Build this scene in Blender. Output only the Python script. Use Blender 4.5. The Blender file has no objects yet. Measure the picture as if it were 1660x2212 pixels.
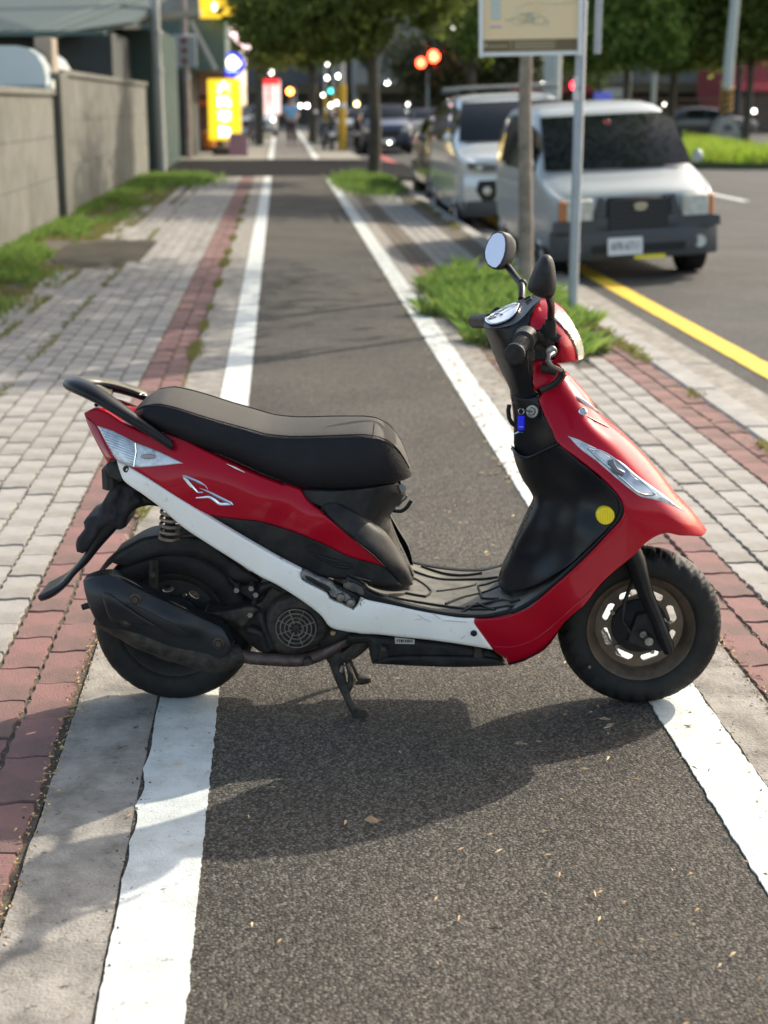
import bpy, math, random
import numpy as np
from mathutils import Vector, Matrix
from mathutils.geometry import delaunay_2d_cdt
from mathutils import noise as mn
random.seed(7); rng = np.random.default_rng(7)
sc = bpy.context.scene
COL = sc.collection
R = math.radians
# ------------------------------------------------------------------ camera, world, sun
F, CX, CY, EYE = 3300., 830., 1106., 1.5
PITCH = math.atan((CY-222)/F); YAW = math.atan(227/(F/math.cos(PITCH)))
cam = bpy.data.cameras.new('camera'); camo = bpy.data.objects.new('camera', cam); COL.objects.link(camo)
camo.location = (0, 0, EYE); camo.rotation_euler = (R(90)-PITCH, 0, -YAW)
cam.sensor_fit = 'HORIZONTAL'; cam.sensor_width = 36; cam.lens = F/1660*36
cam.clip_start = .05; cam.clip_end = 2000
cam.dof.use_dof = True; cam.dof.focus_distance = 3.5; cam.dof.aperture_fstop = cam.lens/1000/.0155
sc.camera = camo
w = bpy.data.worlds.new('World'); sc.world = w; w.use_nodes = True
SUNV = Vector((math.cos(YAW)*1.0+math.sin(YAW)*.95, -math.sin(YAW)*1.0+math.cos(YAW)*.95, 1.0)).normalized()
nt = w.node_tree; sky = nt.nodes.new('ShaderNodeTexSky'); sky.sky_type = 'NISHITA'; sky.sun_disc = False; sky.air_density = .7; sky.dust_density = 1.6; sky.ozone_density = .6
sky.sun_elevation = math.asin(SUNV.z); sky.sun_rotation = math.atan2(SUNV.x, SUNV.y)
wb = nt.nodes.new('ShaderNodeMix'); wb.data_type = 'RGBA'; wb.blend_type = 'MULTIPLY'; wb.inputs[0].default_value = 1; wb.inputs[7].default_value = (1.12, 1.02, .84, 1)   # white balance
nt.links.new(sky.outputs[0], wb.inputs[6]); nt.links.new(wb.outputs[2], nt.nodes['Background'].inputs[0]); nt.nodes['Background'].inputs[1].default_value = .15
sl = bpy.data.lights.new('sun', 'SUN'); sl.energy = 2.1; sl.angle = R(.6); sl.color = (1, .92, .79)
so = bpy.data.objects.new('sun', sl); COL.objects.link(so); so.rotation_euler = (-SUNV).to_track_quat('-Z', 'Y').to_euler()
vs = sc.view_settings; vs.view_transform = 'Standard'; vs.look = 'None'; vs.gamma = 1; vs.use_curve_mapping = False
vs.exposure = 1.43
# ------------------------------------------------------------------ helpers
_cp, _sp, _cy, _sy = math.cos(PITCH), math.sin(PITCH), math.cos(YAW), math.sin(YAW)
def ray(x, y):
    r = (x-CX)/F; u = -(y-CY)/F; f = _cp+u*_sp
    return Vector((f*_sy+r*_cy, f*_cy-r*_sy, -_sp+u*_cp))
def G(x, y, z=0.):                       # point of the ground seen at (x, y)
    d = ray(x, y); t = (z-EYE)/d.z
    return Vector((d.x*t, d.y*t, z))
def W(x, y, Y):                          # point at depth Y along the street
    d = ray(x, y); t = Y/d.y
    return Vector((d.x*t, Y, EYE+d.z*t))
def proj(p):
    x, y, z = p[0], p[1], p[2]-EYE
    r = x*_cy-y*_sy; f = x*_sy+y*_cy
    d = f*_cp-z*_sp; u = f*_sp+z*_cp
    return CX+F*r/d, CY-F*u/d, d
K = 1.0687
def crop(ox, oy, s): return lambda pts: [((ox+p[0]/s)/K, (oy+p[1]/s)/K)+tuple(p[2:]) for p in pts]
cA = crop(60, 840, 2.7667); cB = crop(180, 1180, 2.3714); cC = crop(600, 900, 2.7667); cD = crop(1060, 500, 4.8824)
cE = crop(1100, 860, 2.7667); cG = crop(850, 1380, 4.15); cH = crop(660, 1300, 6.9167)
SR, SF = G(375, 1504), G(1385, 1513)
SO = (SR+SF)/2; SH = math.atan2(SF.y-SR.y, SF.x-SR.x)
_c, _s = math.cos(-SH), math.sin(-SH)
def P(px, py, v):                        # photo position -> scooter frame, on the plane y = v
    d = ray(px, py); o = Vector((-SO.x, -SO.y, EYE))
    dl = Vector((d.x*_c-d.y*_s, d.x*_s+d.y*_c, d.z)); ol = Vector((o.x*_c-o.y*_s, o.x*_s+o.y*_c, o.z))
    t = (v-ol.y)/dl.y
    return ol+dl*t

MATS = {}
def mat(name, col, rough=.5, metal=0., coat=0., var=0., vscale=5., bump=0., bscale=200., col2=None, emit=None, es=1., trans=0., spec=None, island=0., obj3=True, detail=6, leaf=0., speck=0., sscale=40.):
    if name in MATS: return MATS[name]
    m = bpy.data.materials.new(name); m.use_nodes = True; n = m.node_tree.nodes; l = m.node_tree.links
    b = n['Principled BSDF']; b.inputs['Base Color'].default_value = (*col, 1); b.inputs['Roughness'].default_value = rough
    b.inputs['Metallic'].default_value = metal; b.inputs['Coat Weight'].default_value = coat; b.inputs['Coat Roughness'].default_value = .05
    b.inputs['Transmission Weight'].default_value = trans
    if spec is not None: b.inputs['Specular IOR Level'].default_value = spec
    tc = n.new('ShaderNodeTexCoord'); co = tc.outputs['Object']
    src = None
    if var > 0 or island > 0:
        mix = n.new('ShaderNodeMix'); mix.data_type = 'RGBA'
        c2 = col2 or tuple(c*.4 for c in col)
        mix.inputs[6].default_value = (*col, 1); mix.inputs[7].default_value = (*c2, 1)
        fac = None
        if var > 0:
            t = n.new('ShaderNodeTexNoise'); t.inputs['Scale'].default_value = vscale; t.inputs['Detail'].default_value = detail; t.inputs['Roughness'].default_value = .65
            l.new(co, t.inputs['Vector']); mr = n.new('ShaderNodeMapRange'); mr.inputs[1].default_value = .38; mr.inputs[2].default_value = .68
            mr.inputs[4].default_value = var; l.new(t.outputs[0], mr.inputs[0]); fac = mr.outputs[0]
        if island > 0:
            g = n.new('ShaderNodeNewGeometry'); oi = n.new('ShaderNodeObjectInfo'); a = n.new('ShaderNodeMath'); a.operation = 'ADD'
            l.new(g.outputs['Random Per Island'], a.inputs[0]); l.new(oi.outputs['Random'], a.inputs[1])
            fr = n.new('ShaderNodeMath'); fr.operation = 'FRACT'; l.new(a.outputs[0], fr.inputs[0])
            mu = n.new('ShaderNodeMath'); mu.operation = 'MULTIPLY'; mu.inputs[1].default_value = island; l.new(fr.outputs[0], mu.inputs[0])
            if fac:
                ad = n.new('ShaderNodeMath'); ad.operation = 'ADD'; ad.use_clamp = True; l.new(fac, ad.inputs[0]); l.new(mu.outputs[0], ad.inputs[1]); fac = ad.outputs[0]
            else: fac = mu.outputs[0]
        l.new(fac, mix.inputs[0]); l.new(mix.outputs[2], b.inputs['Base Color']); src = mix.outputs[2]
    if speck > 0:                        # small dark specks and stains
        sn = n.new('ShaderNodeTexNoise'); sn.inputs['Scale'].default_value = sscale; sn.inputs['Detail'].default_value = 5; sn.inputs['Roughness'].default_value = .75; l.new(co, sn.inputs['Vector'])
        sr = n.new('ShaderNodeMapRange'); sr.inputs[1].default_value = .60; sr.inputs[2].default_value = .70; sr.inputs[3].default_value = 1.; sr.inputs[4].default_value = 1-speck; l.new(sn.outputs[0], sr.inputs[0])
        sm_ = n.new('ShaderNodeMix'); sm_.data_type = 'RGBA'; sm_.blend_type = 'MULTIPLY'; sm_.inputs[0].default_value = 1
        if src: l.new(src, sm_.inputs[6])
        else: sm_.inputs[6].default_value = (*col, 1)
        l.new(sr.outputs[0], sm_.inputs[7]); l.new(sm_.outputs[2], b.inputs['Base Color']); src = sm_.outputs[2]
    if bump > 0:
        t = n.new('ShaderNodeTexNoise'); t.inputs['Scale'].default_value = bscale; t.inputs['Detail'].default_value = 4
        l.new(co, t.inputs['Vector']); bp = n.new('ShaderNodeBump'); bp.inputs['Strength'].default_value = bump; bp.inputs['Distance'].default_value = .004
        l.new(t.outputs[0], bp.inputs['Height']); l.new(bp.outputs[0], b.inputs['Normal'])
    if emit: b.inputs['Emission Color'].default_value = (*emit, 1); b.inputs['Emission Strength'].default_value = es
    if leaf > 0:                         # thin leaves let some light through
        tr = n.new('ShaderNodeBsdfTranslucent'); ms = n.new('ShaderNodeMixShader'); ms.inputs[0].default_value = leaf
        if src: l.new(src, tr.inputs[0])
        else: tr.inputs[0].default_value = (*col, 1)
        l.new(b.outputs[0], ms.inputs[1]); l.new(tr.outputs[0], ms.inputs[2]); l.new(ms.outputs[0], n['Material Output'].inputs[0])
    MATS[name] = m; return m

class MB:
    def __init__(s): s.v = []; s.f = []
    def add(s, vs_, fs): o = len(s.v); s.v += [tuple(q) for q in vs_]; s.f += [tuple(i+o for i in q) for q in fs]; return s
    def box(s, c, d, rot=None):
        vs_ = [Vector((a*d[0]/2, b_*d[1]/2, e*d[2]/2)) for a in (-1, 1) for b_ in (-1, 1) for e in (-1, 1)]
        if rot is not None: vs_ = [rot @ q for q in vs_]
        vs_ = [q+Vector(c) for q in vs_]
        return s.add(vs_, [(0, 1, 3, 2), (4, 6, 7, 5), (0, 4, 5, 1), (2, 3, 7, 6), (0, 2, 6, 4), (1, 5, 7, 3)])
    def bbox(s, c, d, b=.01):            # box with chamfered edges in plan and top
        x, y, z = d[0]/2, d[1]/2, d[2]/2; vs_ = []
        pl = [(x-b, y), (x, y-b), (x, -y+b), (x-b, -y), (-x+b, -y), (-x, -y+b), (-x, y-b), (-x+b, y)]
        for zz, k in ((-z, 0), (-z+b, 0), (z-b, 0), (z, b)):
            for q in pl: vs_.append((c[0]+q[0]-math.copysign(k, q[0]), c[1]+q[1]-math.copysign(k, q[1]), c[2]+zz))
        fs = [tuple(range(8))]
        for r_ in range(3):
            for i in range(8): j = (i+1) % 8; fs.append((r_*8+i, r_*8+i+8, r_*8+j+8, r_*8+j))
        fs.append(tuple(range(31, 23, -1))); return s.add(vs_, fs)
    def loft(s, secs, cap=True, closed=True):
        o = len(s.v); k = len(secs[0])
        for q in secs: s.v += [tuple(p) for p in q]
        for i in range(len(secs)-1):
            for j in range(k if closed else k-1):
                j2 = (j+1) % k; s.f.append((o+i*k+j, o+i*k+j2, o+(i+1)*k+j2, o+(i+1)*k+j))
        if cap: s.f.append(tuple(o+j for j in range(k-1, -1, -1))); s.f.append(tuple(o+(len(secs)-1)*k+j for j in range(k)))
        return s
    def tube(s, path, r, seg=10, cap=True, flat=1.):
        path = [Vector(p) for p in path]; n = len(path); rr = r if isinstance(r, (list, tuple)) else [r]*n
        t0 = (path[1]-path[0]).normalized(); up = Vector((0, 0, 1)) if abs(t0.z) < .9 else Vector((0, 1, 0))
        a = t0.cross(up).normalized(); secs = []
        for i in range(n):
            t = (path[min(i+1, n-1)]-path[max(i-1, 0)]).normalized()
            a = (a-t*a.dot(t)).normalized(); b = t.cross(a)
            secs.append([path[i]+(a*math.cos(q)+b*math.sin(q)*flat)*rr[i] for q in [2*math.pi*j/seg for j in range(seg)]])
        return s.loft(secs, cap)
    def lathe(s, prof, seg, M, cap=True):     # prof (r, h) about local axis z of M
        secs = [[M @ Vector((r_*math.cos(2*math.pi*j/seg), r_*math.sin(2*math.pi*j/seg), h)) for j in range(seg)] for r_, h in prof]
        return s.loft(secs, cap)
    def sphere(s, c, r, seg=12, rings=8):
        c = Vector(c); r = (r, r, r) if not isinstance(r, (tuple, list)) else r
        secs = []
        for i in range(rings+1):
            th = math.pi*(i/rings*.98+.01)
            secs.append([(c.x+r[0]*math.sin(th)*math.cos(2*math.pi*j/seg), c.y+r[1]*math.sin(th)*math.sin(2*math.pi*j/seg), c.z-r[2]*math.cos(th)) for j in range(seg)])
        return s.loft(secs)
    def prism(s, poly, y0, y1, fn=lambda x, y, z: (x, y, z)):  # poly in (a, b), extruded
        k = len(poly); vs_ = [fn(p[0], y0, p[1]) for p in poly]+[fn(p[0], y1, p[1]) for p in poly]
        return s.add(vs_, [tuple(range(k)), tuple(range(2*k-1, k-1, -1))]+[(i, i+k, (i+1) % k+k, (i+1) % k) for i in range(k)])
    def mesh(s, name, m, smooth=False):
        me = bpy.data.meshes.new(name); me.from_pydata(s.v, [], s.f); me.validate(); me.update()
        if m: me.materials.append(m)
        if smooth:
            me.polygons.foreach_set('use_smooth', [True]*len(me.polygons))
            if smooth != 'all': me.set_sharp_from_angle(angle=R(40))
        return me
def link(name, me, parent=None, **props):
    o = bpy.data.objects.new(name, me); COL.objects.link(o)
    if parent: o.parent = parent
    for k_, v_ in props.items(): o[k_] = v_
    return o
def obj(name, mb, m, parent=None, smooth=True, subd=0, **props):
    o = link(name, mb.mesh(name, m, smooth), parent, **props)
    if subd:
        sd = o.modifiers.new('sub', 'SUBSURF'); sd.levels = sd.render_levels = subd
    return o
def thing(name, label, cat, loc=(0, 0, 0), rz=0, group=None):
    o = bpy.data.objects.new(name, None); COL.objects.link(o); o.location = loc; o.rotation_euler = (0, 0, rz)
    o['label'] = label; o['category'] = cat
    if group: o['group'] = group
    return o
def tag(o, label, cat, group=None):
    o['label'] = label; o['category'] = cat
    if group: o['group'] = group
    return o
def struct(name, mb, m, smooth=False, kind='structure', **p):
    return obj(name, mb, m, None, smooth, kind=kind, **p)
def catmull(pts, step, closed=False, corner=50, keep=()):
    pts = [Vector(p) for p in pts]; n = len(pts); out = []
    def is_c(i):
        if not closed and i in (0, n-1): return True
        a = pts[i]-pts[(i-1) % n]; b = pts[(i+1) % n]-pts[i]
        if a.length < 1e-9 or b.length < 1e-9: return True
        return a.angle(b) > R(corner)
    cs = [is_c(i) for i in range(n)]
    for i in range(n if closed else n-1):
        j = (i+1) % n; p1, p2 = pts[i], pts[j]; L = (p2-p1).length
        p0 = pts[(i-1) % n] if not cs[i] else p1-(p2-p1); p3 = pts[(j+1) % n] if not cs[j] else p2+(p2-p1)
        k = max(1, int(L/step))
        d1 = (p2-p0); d2 = (p3-p1)
        m1 = d1.normalized()*L if d1.length > 1e-9 else d1; m2 = d2.normalized()*L if d2.length > 1e-9 else d2
        for q in range(k):
            t = q/k; t2 = t*t; t3 = t2*t
            out.append(p1*(2*t3-3*t2+1)+m1*(t3-2*t2+t)+p2*(-2*t3+3*t2)+m2*(t3-t2))
    if not closed: out.append(pts[-1])
    return out
def segdist(pt, poly, closed=True):
    a = np.array(poly); b = np.roll(a, -1, 0)
    if not closed: a, b = a[:-1], b[:-1]
    d = b-a; L = (d*d).sum(1)+1e-12; best = np.full(len(pt), 1e9)
    for i in range(len(a)):
        t = np.clip(((pt-a[i])@d[i])/L[i], 0, 1)
        best = np.minimum(best, np.hypot(*(pt-(a[i]+t[:, None]*d[i])).T))
    return best
def inside(pt, poly):
    a = np.array(poly); b = np.roll(a, -1, 0); c = np.zeros(len(pt), bool)
    for (x1, y1), (x2, y2) in zip(a, b):
        if y1 == y2: continue
        k = ((y1 > pt[:, 1]) != (y2 > pt[:, 1])) & (pt[:, 0] < (x2-x1)*(pt[:, 1]-y1)/(y2-y1)+x1)
        c ^= k
    return c
def rbf(ctrl, c=30.):
    A = np.array([q[:2] for q in ctrl], float); v = np.array([q[2] for q in ctrl], float); n = len(A)
    if n == 1: return lambda X: np.full(len(X), v[0])
    D = np.sqrt(((A[:, None]-A[None])**2).sum(2)+c*c); M = np.ones((n+1, n+1)); M[:n, :n] = D; M[n, n] = 0
    wts = np.linalg.solve(M+np.diag([1e-6]*n+[0]), np.append(v, 0))
    return lambda X: np.sqrt(((X[:, None]-A[None])**2).sum(2)+c*c)@wts[:n]+wts[n]
PXM = 829.
def panel_mesh(outline, ctrl, edge=.006, thick=.014, sil=None, grid=8., lift=0., step=7., disp=None, corner=50, rc=75.):
    pl = [tuple(q) for q in catmull([p[:2] for p in outline], step, True, corner)]
    A = np.array(pl); vf = rbf(ctrl, rc)
    area = .5*np.sum(A[:, 0]*np.roll(A[:, 1], -1)-np.roll(A[:, 0], -1)*A[:, 1])
    tang = np.roll(A, -1, 0)-np.roll(A, 1, 0); tang /= np.linalg.norm(tang, axis=1)[:, None]+1e-9
    nrm = np.stack([-tang[:, 1], tang[:, 0]], 1)*(1 if area > 0 else -1)
    e = edge*PXM; pts = []
    rings = (.25, .6, 1.05) if edge > 0 else ()
    for k in rings: q = A+nrm*e*k; ok = inside(q, pl) & (segdist(q, pl) > e*k*.93); pts.append(q[ok])
    if sil:
        sp = [tuple(q) for q in catmull(sil[0], step)]; rs = sil[1]*PXM
        B = np.array(sp)
        for k in (.04, .1, .2, .35, .55):
            for sg in (-1, 1):
                tb = np.gradient(B, axis=0); tb /= np.linalg.norm(tb, axis=1)[:, None]+1e-9
                q = B+np.stack([-tb[:, 1], tb[:, 0]], 1)*sg*rs*k; ok = inside(q, pl) & (segdist(q, pl) > 1.5); pts.append(q[ok])
    x0, y0 = A.min(0); x1, y1 = A.max(0)
    gx, gy = np.meshgrid(np.arange(x0, x1, grid), np.arange(y0, y1, grid*.87)); gx[1::2] += grid/2
    g = np.stack([gx.ravel(), gy.ravel()], 1); ok = inside(g, pl); g = g[ok]; g = g[segdist(g, pl) > max(e*1.3, grid*.45)]
    pts.append(g); I = np.concatenate(pts) if pts else np.zeros((0, 2))
    n = len(A); allp = [Vector(p) for p in pl]+[Vector(p) for p in I]
    vo, eo, fo, _, _, _ = delaunay_2d_cdt(allp, [(i, (i+1) % n) for i in range(n)], [list(range(n))], 1, .05)
    X = np.array([(q.x, q.y) for q in vo]); v = vf(X); d = segdist(X, pl)/PXM
    if sil:
        ds = segdist(X, sp, False)/PXM; t = np.clip(ds/sil[1], 0, 1); f = np.sqrt(np.clip(1-(1-t)**2, 0, 1)); v = v*(.02+.98*f) if len(sil) < 3 else v*(sil[2]+(1-sil[2])*f)
    if edge > 0:
        t = np.clip(d/edge, 0, 1); fe = 1-np.sqrt(np.clip(1-(1-t)**2, 0, 1)); v = v+edge*fe
    v = v-lift
    free = ctrl[0][2] > 0 or max(q[2] for q in ctrl) > 0
    if not free: v = np.minimum(v, -.0005)
    if disp: v = v+np.array([disp(*q) for q in X])
    m = MB(); m.v = [tuple(P(X[i][0], X[i][1], v[i])) for i in range(len(X))]
    for f in fo:
        a, b, c = [m.v[i] for i in f][:3]
        m.f.append(tuple(f))
    # orient outward (-y)
    me0 = []
    for f in m.f:
        a, b, c = (Vector(m.v[i]) for i in f[:3])
        me0.append(f if (b-a).cross(c-a).y < 0 else tuple(reversed(f)))
    m.f = me0
    if thick > 0:                          # rim
        cnt = {}
        for f in m.f:
            for i in range(len(f)): k = (f[i], f[(i+1) % len(f)]); cnt[k] = 1
        bd = [k for k in cnt if (k[1], k[0]) not in cnt]; mp = {}
        for a, b in bd:
            for q in (a, b):
                if q not in mp:
                    x, y, z = m.v[q]; mp[q] = (len(m.v), len(m.v)+1); m.v.append((x, y, z)); m.v.append((x, y+thick if free else min(y+thick, -.0001 if y < -.0002 else y), z))
            m.f.append((mp[b][0], mp[a][0], mp[a][1], mp[b][1]))
    return m
def panel(name, outline, ctrl, m, parent, mirror=True, **k):
    mb = panel_mesh(outline, ctrl, **k); o = obj(name, mb, m, parent, 'all')
    if mirror:
        m2 = MB(); m2.v = [(x, -y, z) for x, y, z in mb.v]; m2.f = [tuple(reversed(f)) for f in mb.f]
        obj(name, m2, m, parent, 'all')
    return o
def rotx(a): return Matrix.Rotation(a, 4, 'X')
def place(p, M): return Matrix.Translation(p) @ M
YAX = Matrix.Rotation(R(90), 4, 'X')       # local z -> -y (towards the camera side)
M_red = mat('red paint', (.37, .003, .017), .30, coat=.18, spec=.15, var=.18, vscale=9, col2=(.30, .006, .012))
M_white = mat('white paint', (.86, .83, .77), .4, coat=.15, spec=.3, var=.35, vscale=7, col2=(.70, .67, .58), speck=.25, sscale=30)
M_blk = mat('black plastic', (.013, .013, .014), .5, spec=.2, var=.8, vscale=16, col2=(.042, .040, .036), bump=.15, bscale=500)
M_gls = mat('satin black plastic', (.008, .008, .010), .34, spec=.25, var=.4, vscale=10, col2=(.03, .03, .03))
M_dust = mat('dusty black plastic', (.045, .043, .038), .6, var=.95, vscale=13, col2=(.17, .16, .12), bump=.2, bscale=300)
M_lea = mat('black leather', (.009, .009, .011), .42, spec=.2, bump=.5, bscale=420, var=.3, vscale=6, col2=(.022, .022, .024))
M_leat = mat('sunlit black leather', (.052, .046, .038), .62, spec=.25, bump=.5, bscale=420, var=.4, vscale=6, col2=(.065, .058, .048))  # lighter copy of the leather, sun on the seat top put into colour
M_rub = mat('tyre rubber', (.010, .010, .010), .6, spec=.25, var=.7, vscale=14, col2=(.027, .025, .021), bump=.25, bscale=260)
M_rim = mat('rusty bronze steel', (.085, .065, .048), .5, metal=.35, var=.8, vscale=24, col2=(.17, .115, .075), bump=.2, bscale=200)
M_steel = mat('worn steel', (.30, .29, .27), .42, metal=.85, var=.7, vscale=60, col2=(.10, .08, .06))
M_grime = mat('grimy metal', (.022, .020, .018), .6, spec=.3, metal=.2, var=.8, vscale=35, col2=(.085, .07, .055), bump=.4, bscale=160)
M_exh = mat('exhaust cover black', (.010, .0115, .013), .40, spec=.4, var=.6, vscale=13, col2=(.034, .032, .032))
M_pipe = mat('brown exhaust pipe', (.075, .048, .045), .5, metal=.4, var=.8, vscale=50, col2=(.15, .11, .09))
M_chr = mat('chrome', (.75, .76, .76), .12, metal=1.)
M_lens = mat('clear lens', (.62, .66, .70), .08, coat=1., spec=.8, var=.95, vscale=45, col2=(.30, .34, .38), detail=3)
M_hlens = mat('yellowed headlight lens', (.58, .56, .40), .14, coat=1., var=.5, vscale=40, col2=(.36, .35, .26))
M_redlens = mat('red lens', (.35, .01, .01), .12, coat=1.)
M_olive = mat('sunlit olive rail', (.17, .155, .09), .35, metal=.4, var=.8, vscale=22, col2=(.05, .05, .04))  # olive tone carries the sunlight on the rail top
M_yel = mat('yellow reflector', (1., .80, .02), .4, coat=.1, var=.4, vscale=500, col2=(.85, .60, .01), detail=1)
M_blue = mat('blue plastic', (.012, .02, .85), .3, coat=.4)
M_cloth = mat('wrinkled black cloth', (.010, .010, .012), .8, bump=.8, bscale=60, var=.5, vscale=30, col2=(.025, .023, .028))
M_spring = mat('rusty spring steel', (.30, .24, .19), .45, metal=.5, var=.8, vscale=70, col2=(.12, .06, .035))
M_gauge = mat('gauge face', (.50, .53, .62), .12, coat=1., var=.8, vscale=30, col2=(.72, .74, .80), detail=2)
M_mirror = mat('mirror glass', (.96, .95, .97), .02, metal=1.)
M_label = mat('pale sticker', (.5, .5, .48), .5); M_ink = mat('dark ink', (.02, .02, .02), .6)
M_dark = mat('deep black', (.006, .006, .006), .6)

# ================================================================== GROUND
def stone_mat(name, c_lo, c_hi, scale, tint, bump=.8, rough=.85, spec=.3):
    m = bpy.data.materials.new(name); m.use_nodes = True; n = m.node_tree.nodes; l = m.node_tree.links; b = n['Principled BSDF']; b.inputs['Roughness'].default_value = rough
    b.inputs['Specular IOR Level'].default_value = spec
    tc = n.new('ShaderNodeTexCoord'); co = tc.outputs['Object']
    wn = n.new('ShaderNodeTexNoise'); wn.inputs['Scale'].default_value = scale*.8; l.new(co, wn.inputs['Vector'])
    vm = n.new('ShaderNodeMix'); vm.data_type = 'VECTOR'; vm.inputs[0].default_value = .004; l.new(co, vm.inputs[4]); l.new(wn.outputs['Color'], vm.inputs[5])
    v = n.new('ShaderNodeTexVoronoi'); v.inputs['Scale'].default_value = scale; l.new(vm.outputs[1], v.inputs['Vector'])
    v2 = n.new('ShaderNodeTexVoronoi'); v2.inputs['Scale'].default_value = scale*2.7; l.new(vm.outputs[1], v2.inputs['Vector'])
    cr = n.new('ShaderNodeValToRGB'); l.new(v.outputs['Color'], cr.inputs[0]); e = cr.color_ramp.elements
    e[0].position = .1; e[0].color = (*c_lo, 1); e[1].position = .95; e[1].color = (*c_hi, 1); e2 = cr.color_ramp.elements.new(.55); e2.color = (*[(a*.6+b_*.4) for a, b_ in zip(c_lo, c_hi)], 1)
    cr2 = n.new('ShaderNodeMix'); cr2.data_type = 'RGBA'; cr2.blend_type = 'MULTIPLY'; cr2.inputs[0].default_value = .8; l.new(cr.outputs[0], cr2.inputs[6])
    g = n.new('ShaderNodeMapRange'); l.new(v2.outputs['Color'], g.inputs[0]); g.inputs[3].default_value = .55; g.inputs[4].default_value = 1.35; l.new(g.outputs[0], cr2.inputs[7])
    # dark binder between the stones
    ed = n.new('ShaderNodeMapRange'); l.new(v.outputs['Distance'], ed.inputs[0]); ed.inputs[1].default_value = .35; ed.inputs[2].default_value = .75; ed.inputs[3].default_value = 1.0; ed.inputs[4].default_value = .38
    mm = n.new('ShaderNodeMix'); mm.data_type = 'RGBA'; mm.blend_type = 'MULTIPLY'; mm.inputs[0].default_value = 1; l.new(cr2.outputs[2], mm.inputs[6]); l.new(ed.outputs[0], mm.inputs[7])
    t = n.new('ShaderNodeTexNoise'); t.inputs['Scale'].default_value = 1.1; t.inputs['Detail'].default_value = 7; l.new(co, t.inputs['Vector'])
    tr = n.new('ShaderNodeMapRange'); l.new(t.outputs[0], tr.inputs[0]); tr.inputs[1].default_value = .35; tr.inputs[2].default_value = .7; tr.inputs[3].default_value = .78; tr.inputs[4].default_value = 1.18
    m3 = n.new('ShaderNodeMix'); m3.data_type = 'RGBA'; m3.blend_type = 'MULTIPLY'; m3.inputs[0].default_value = 1; l.new(mm.outputs[2], m3.inputs[6]); l.new(tr.outputs[0], m3.inputs[7])
    l.new(m3.outputs[2], b.inputs['Base Color'])
    h = n.new('ShaderNodeMath'); h.operation = 'MULTIPLY'; l.new(v.outputs['Distance'], h.inputs[0]); h.inputs[1].default_value = -1
    h2 = n.new('ShaderNodeMath'); h2.operation = 'MULTIPLY_ADD'; l.new(v2.outputs['Distance'], h2.inputs[0]); h2.inputs[1].default_value = -.4; l.new(h.outputs[0], h2.inputs[2])
    bp = n.new('ShaderNodeBump'); bp.inputs['Strength'].default_value = bump; bp.inputs['Distance'].default_value = .004; l.new(h2.outputs[0], bp.inputs['Height']); l.new(bp.outputs[0], b.inputs['Normal'])
    return m
A_lane = stone_mat('lane asphalt', (.046, .040, .032), (.225, .202, .165), 150, 0, .9)
A_road = stone_mat('road asphalt', (.05, .048, .044), (.16, .152, .14), 120, 0, .6)
A_cross = stone_mat('new asphalt', (.014, .014, .015), (.032, .030, .031), 120, 0, .5, spec=.05)
M_conc = mat('weathered concrete', (.34, .31, .265), .9, var=.95, vscale=9, col2=(.13, .12, .10), bump=.9, bscale=140, detail=15, speck=.75, sscale=28)
M_conc2 = mat('pale concrete', (.36, .34, .31), .9, var=.6, vscale=7, col2=(.18, .17, .15), bump=.6, bscale=90, detail=10)
M_line = mat('white road paint', (.62, .645, .61), .75, var=.8, vscale=14, col2=(.43, .44, .40), bump=.6, bscale=170, detail=15, speck=.55, sscale=45)
M_yline = mat('yellow road paint', (.78, .50, .02), .7, var=.5, vscale=6, col2=(.55, .34, .03), detail=10)
M_rline = mat('faded red paint', (.42, .07, .06), .75)
M_pg = mat('grey paver', (.37, .35, .32), .88, var=.8, vscale=4, col2=(.22, .20, .17), bump=.6, bscale=150, island=.3, detail=14, speck=.4, sscale=30)
M_pr = mat('red paver', (.27, .13, .115), .88, var=.75, vscale=5, col2=(.125, .085, .07), bump=.6, bscale=170, island=.35, detail=10, speck=.4, sscale=40)
M_pd = mat('brown paver', (.16, .115, .085), .9, var=.6, vscale=6, col2=(.085, .085, .06), bump=.5, bscale=150, island=.4)
M_soil = mat('joint soil', (.12, .10, .072), .95, var=.8, vscale=26, col2=(.05, .043, .033), bump=1., bscale=130)
M_grass = mat('grass blades', (.09, .20, .03), .7, island=1., col2=(.25, .33, .08), leaf=.45)
M_dryg = mat('dry grass blades', (.24, .21, .08), .8, island=1., col2=(.20, .22, .06), leaf=.4)
M_seed = mat('straw seeds', (.55, .42, .22), .8, island=1., col2=(.36, .20, .08))
def sheet(name, x0, x1, y0, y1, z, m, n=1, kind='structure', th=.1):
    b = MB(); b.box(((x0+x1)/2, (y0+y1)/2, z-th/2), (x1-x0, y1-y0, th)); return struct(name, b, m, kind=kind)
b = MB(); b.box((0, 300, -.42), (1600, 1600, .6)); struct('ground', b, A_road)                    # top z = -.12, also the roadway
b = MB(); b.box((-.25+.6, 15, -.06), (1.5, 36.4, .12)); struct('bike_lane', b, A_lane)             # x -.4 .. 1.1
sheet('side_street', -30, 2.2, 33.2, 43.4, -.012, A_cross)
b = MB(); b.prism([(2.2, -.012), (3.4, -.118), (3.4, -.2), (2.2, -.2)], 33.2, 43.4); struct('street_ramp', b, A_cross)
b = MB(); b.box((.35, 76.7, -.06), (1.5, 66.6, .12)); struct('far_bike_lane', b, mat('far lane asphalt', (.15, .14, .12), .9, var=.6, vscale=2))
sheet('far_footway', -3.4, -.4, 43.4, 110, -.004, mat('far paving', (.26, .24, .20), .9, var=.7, vscale=1.5, col2=(.15, .15, .10)))
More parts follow.
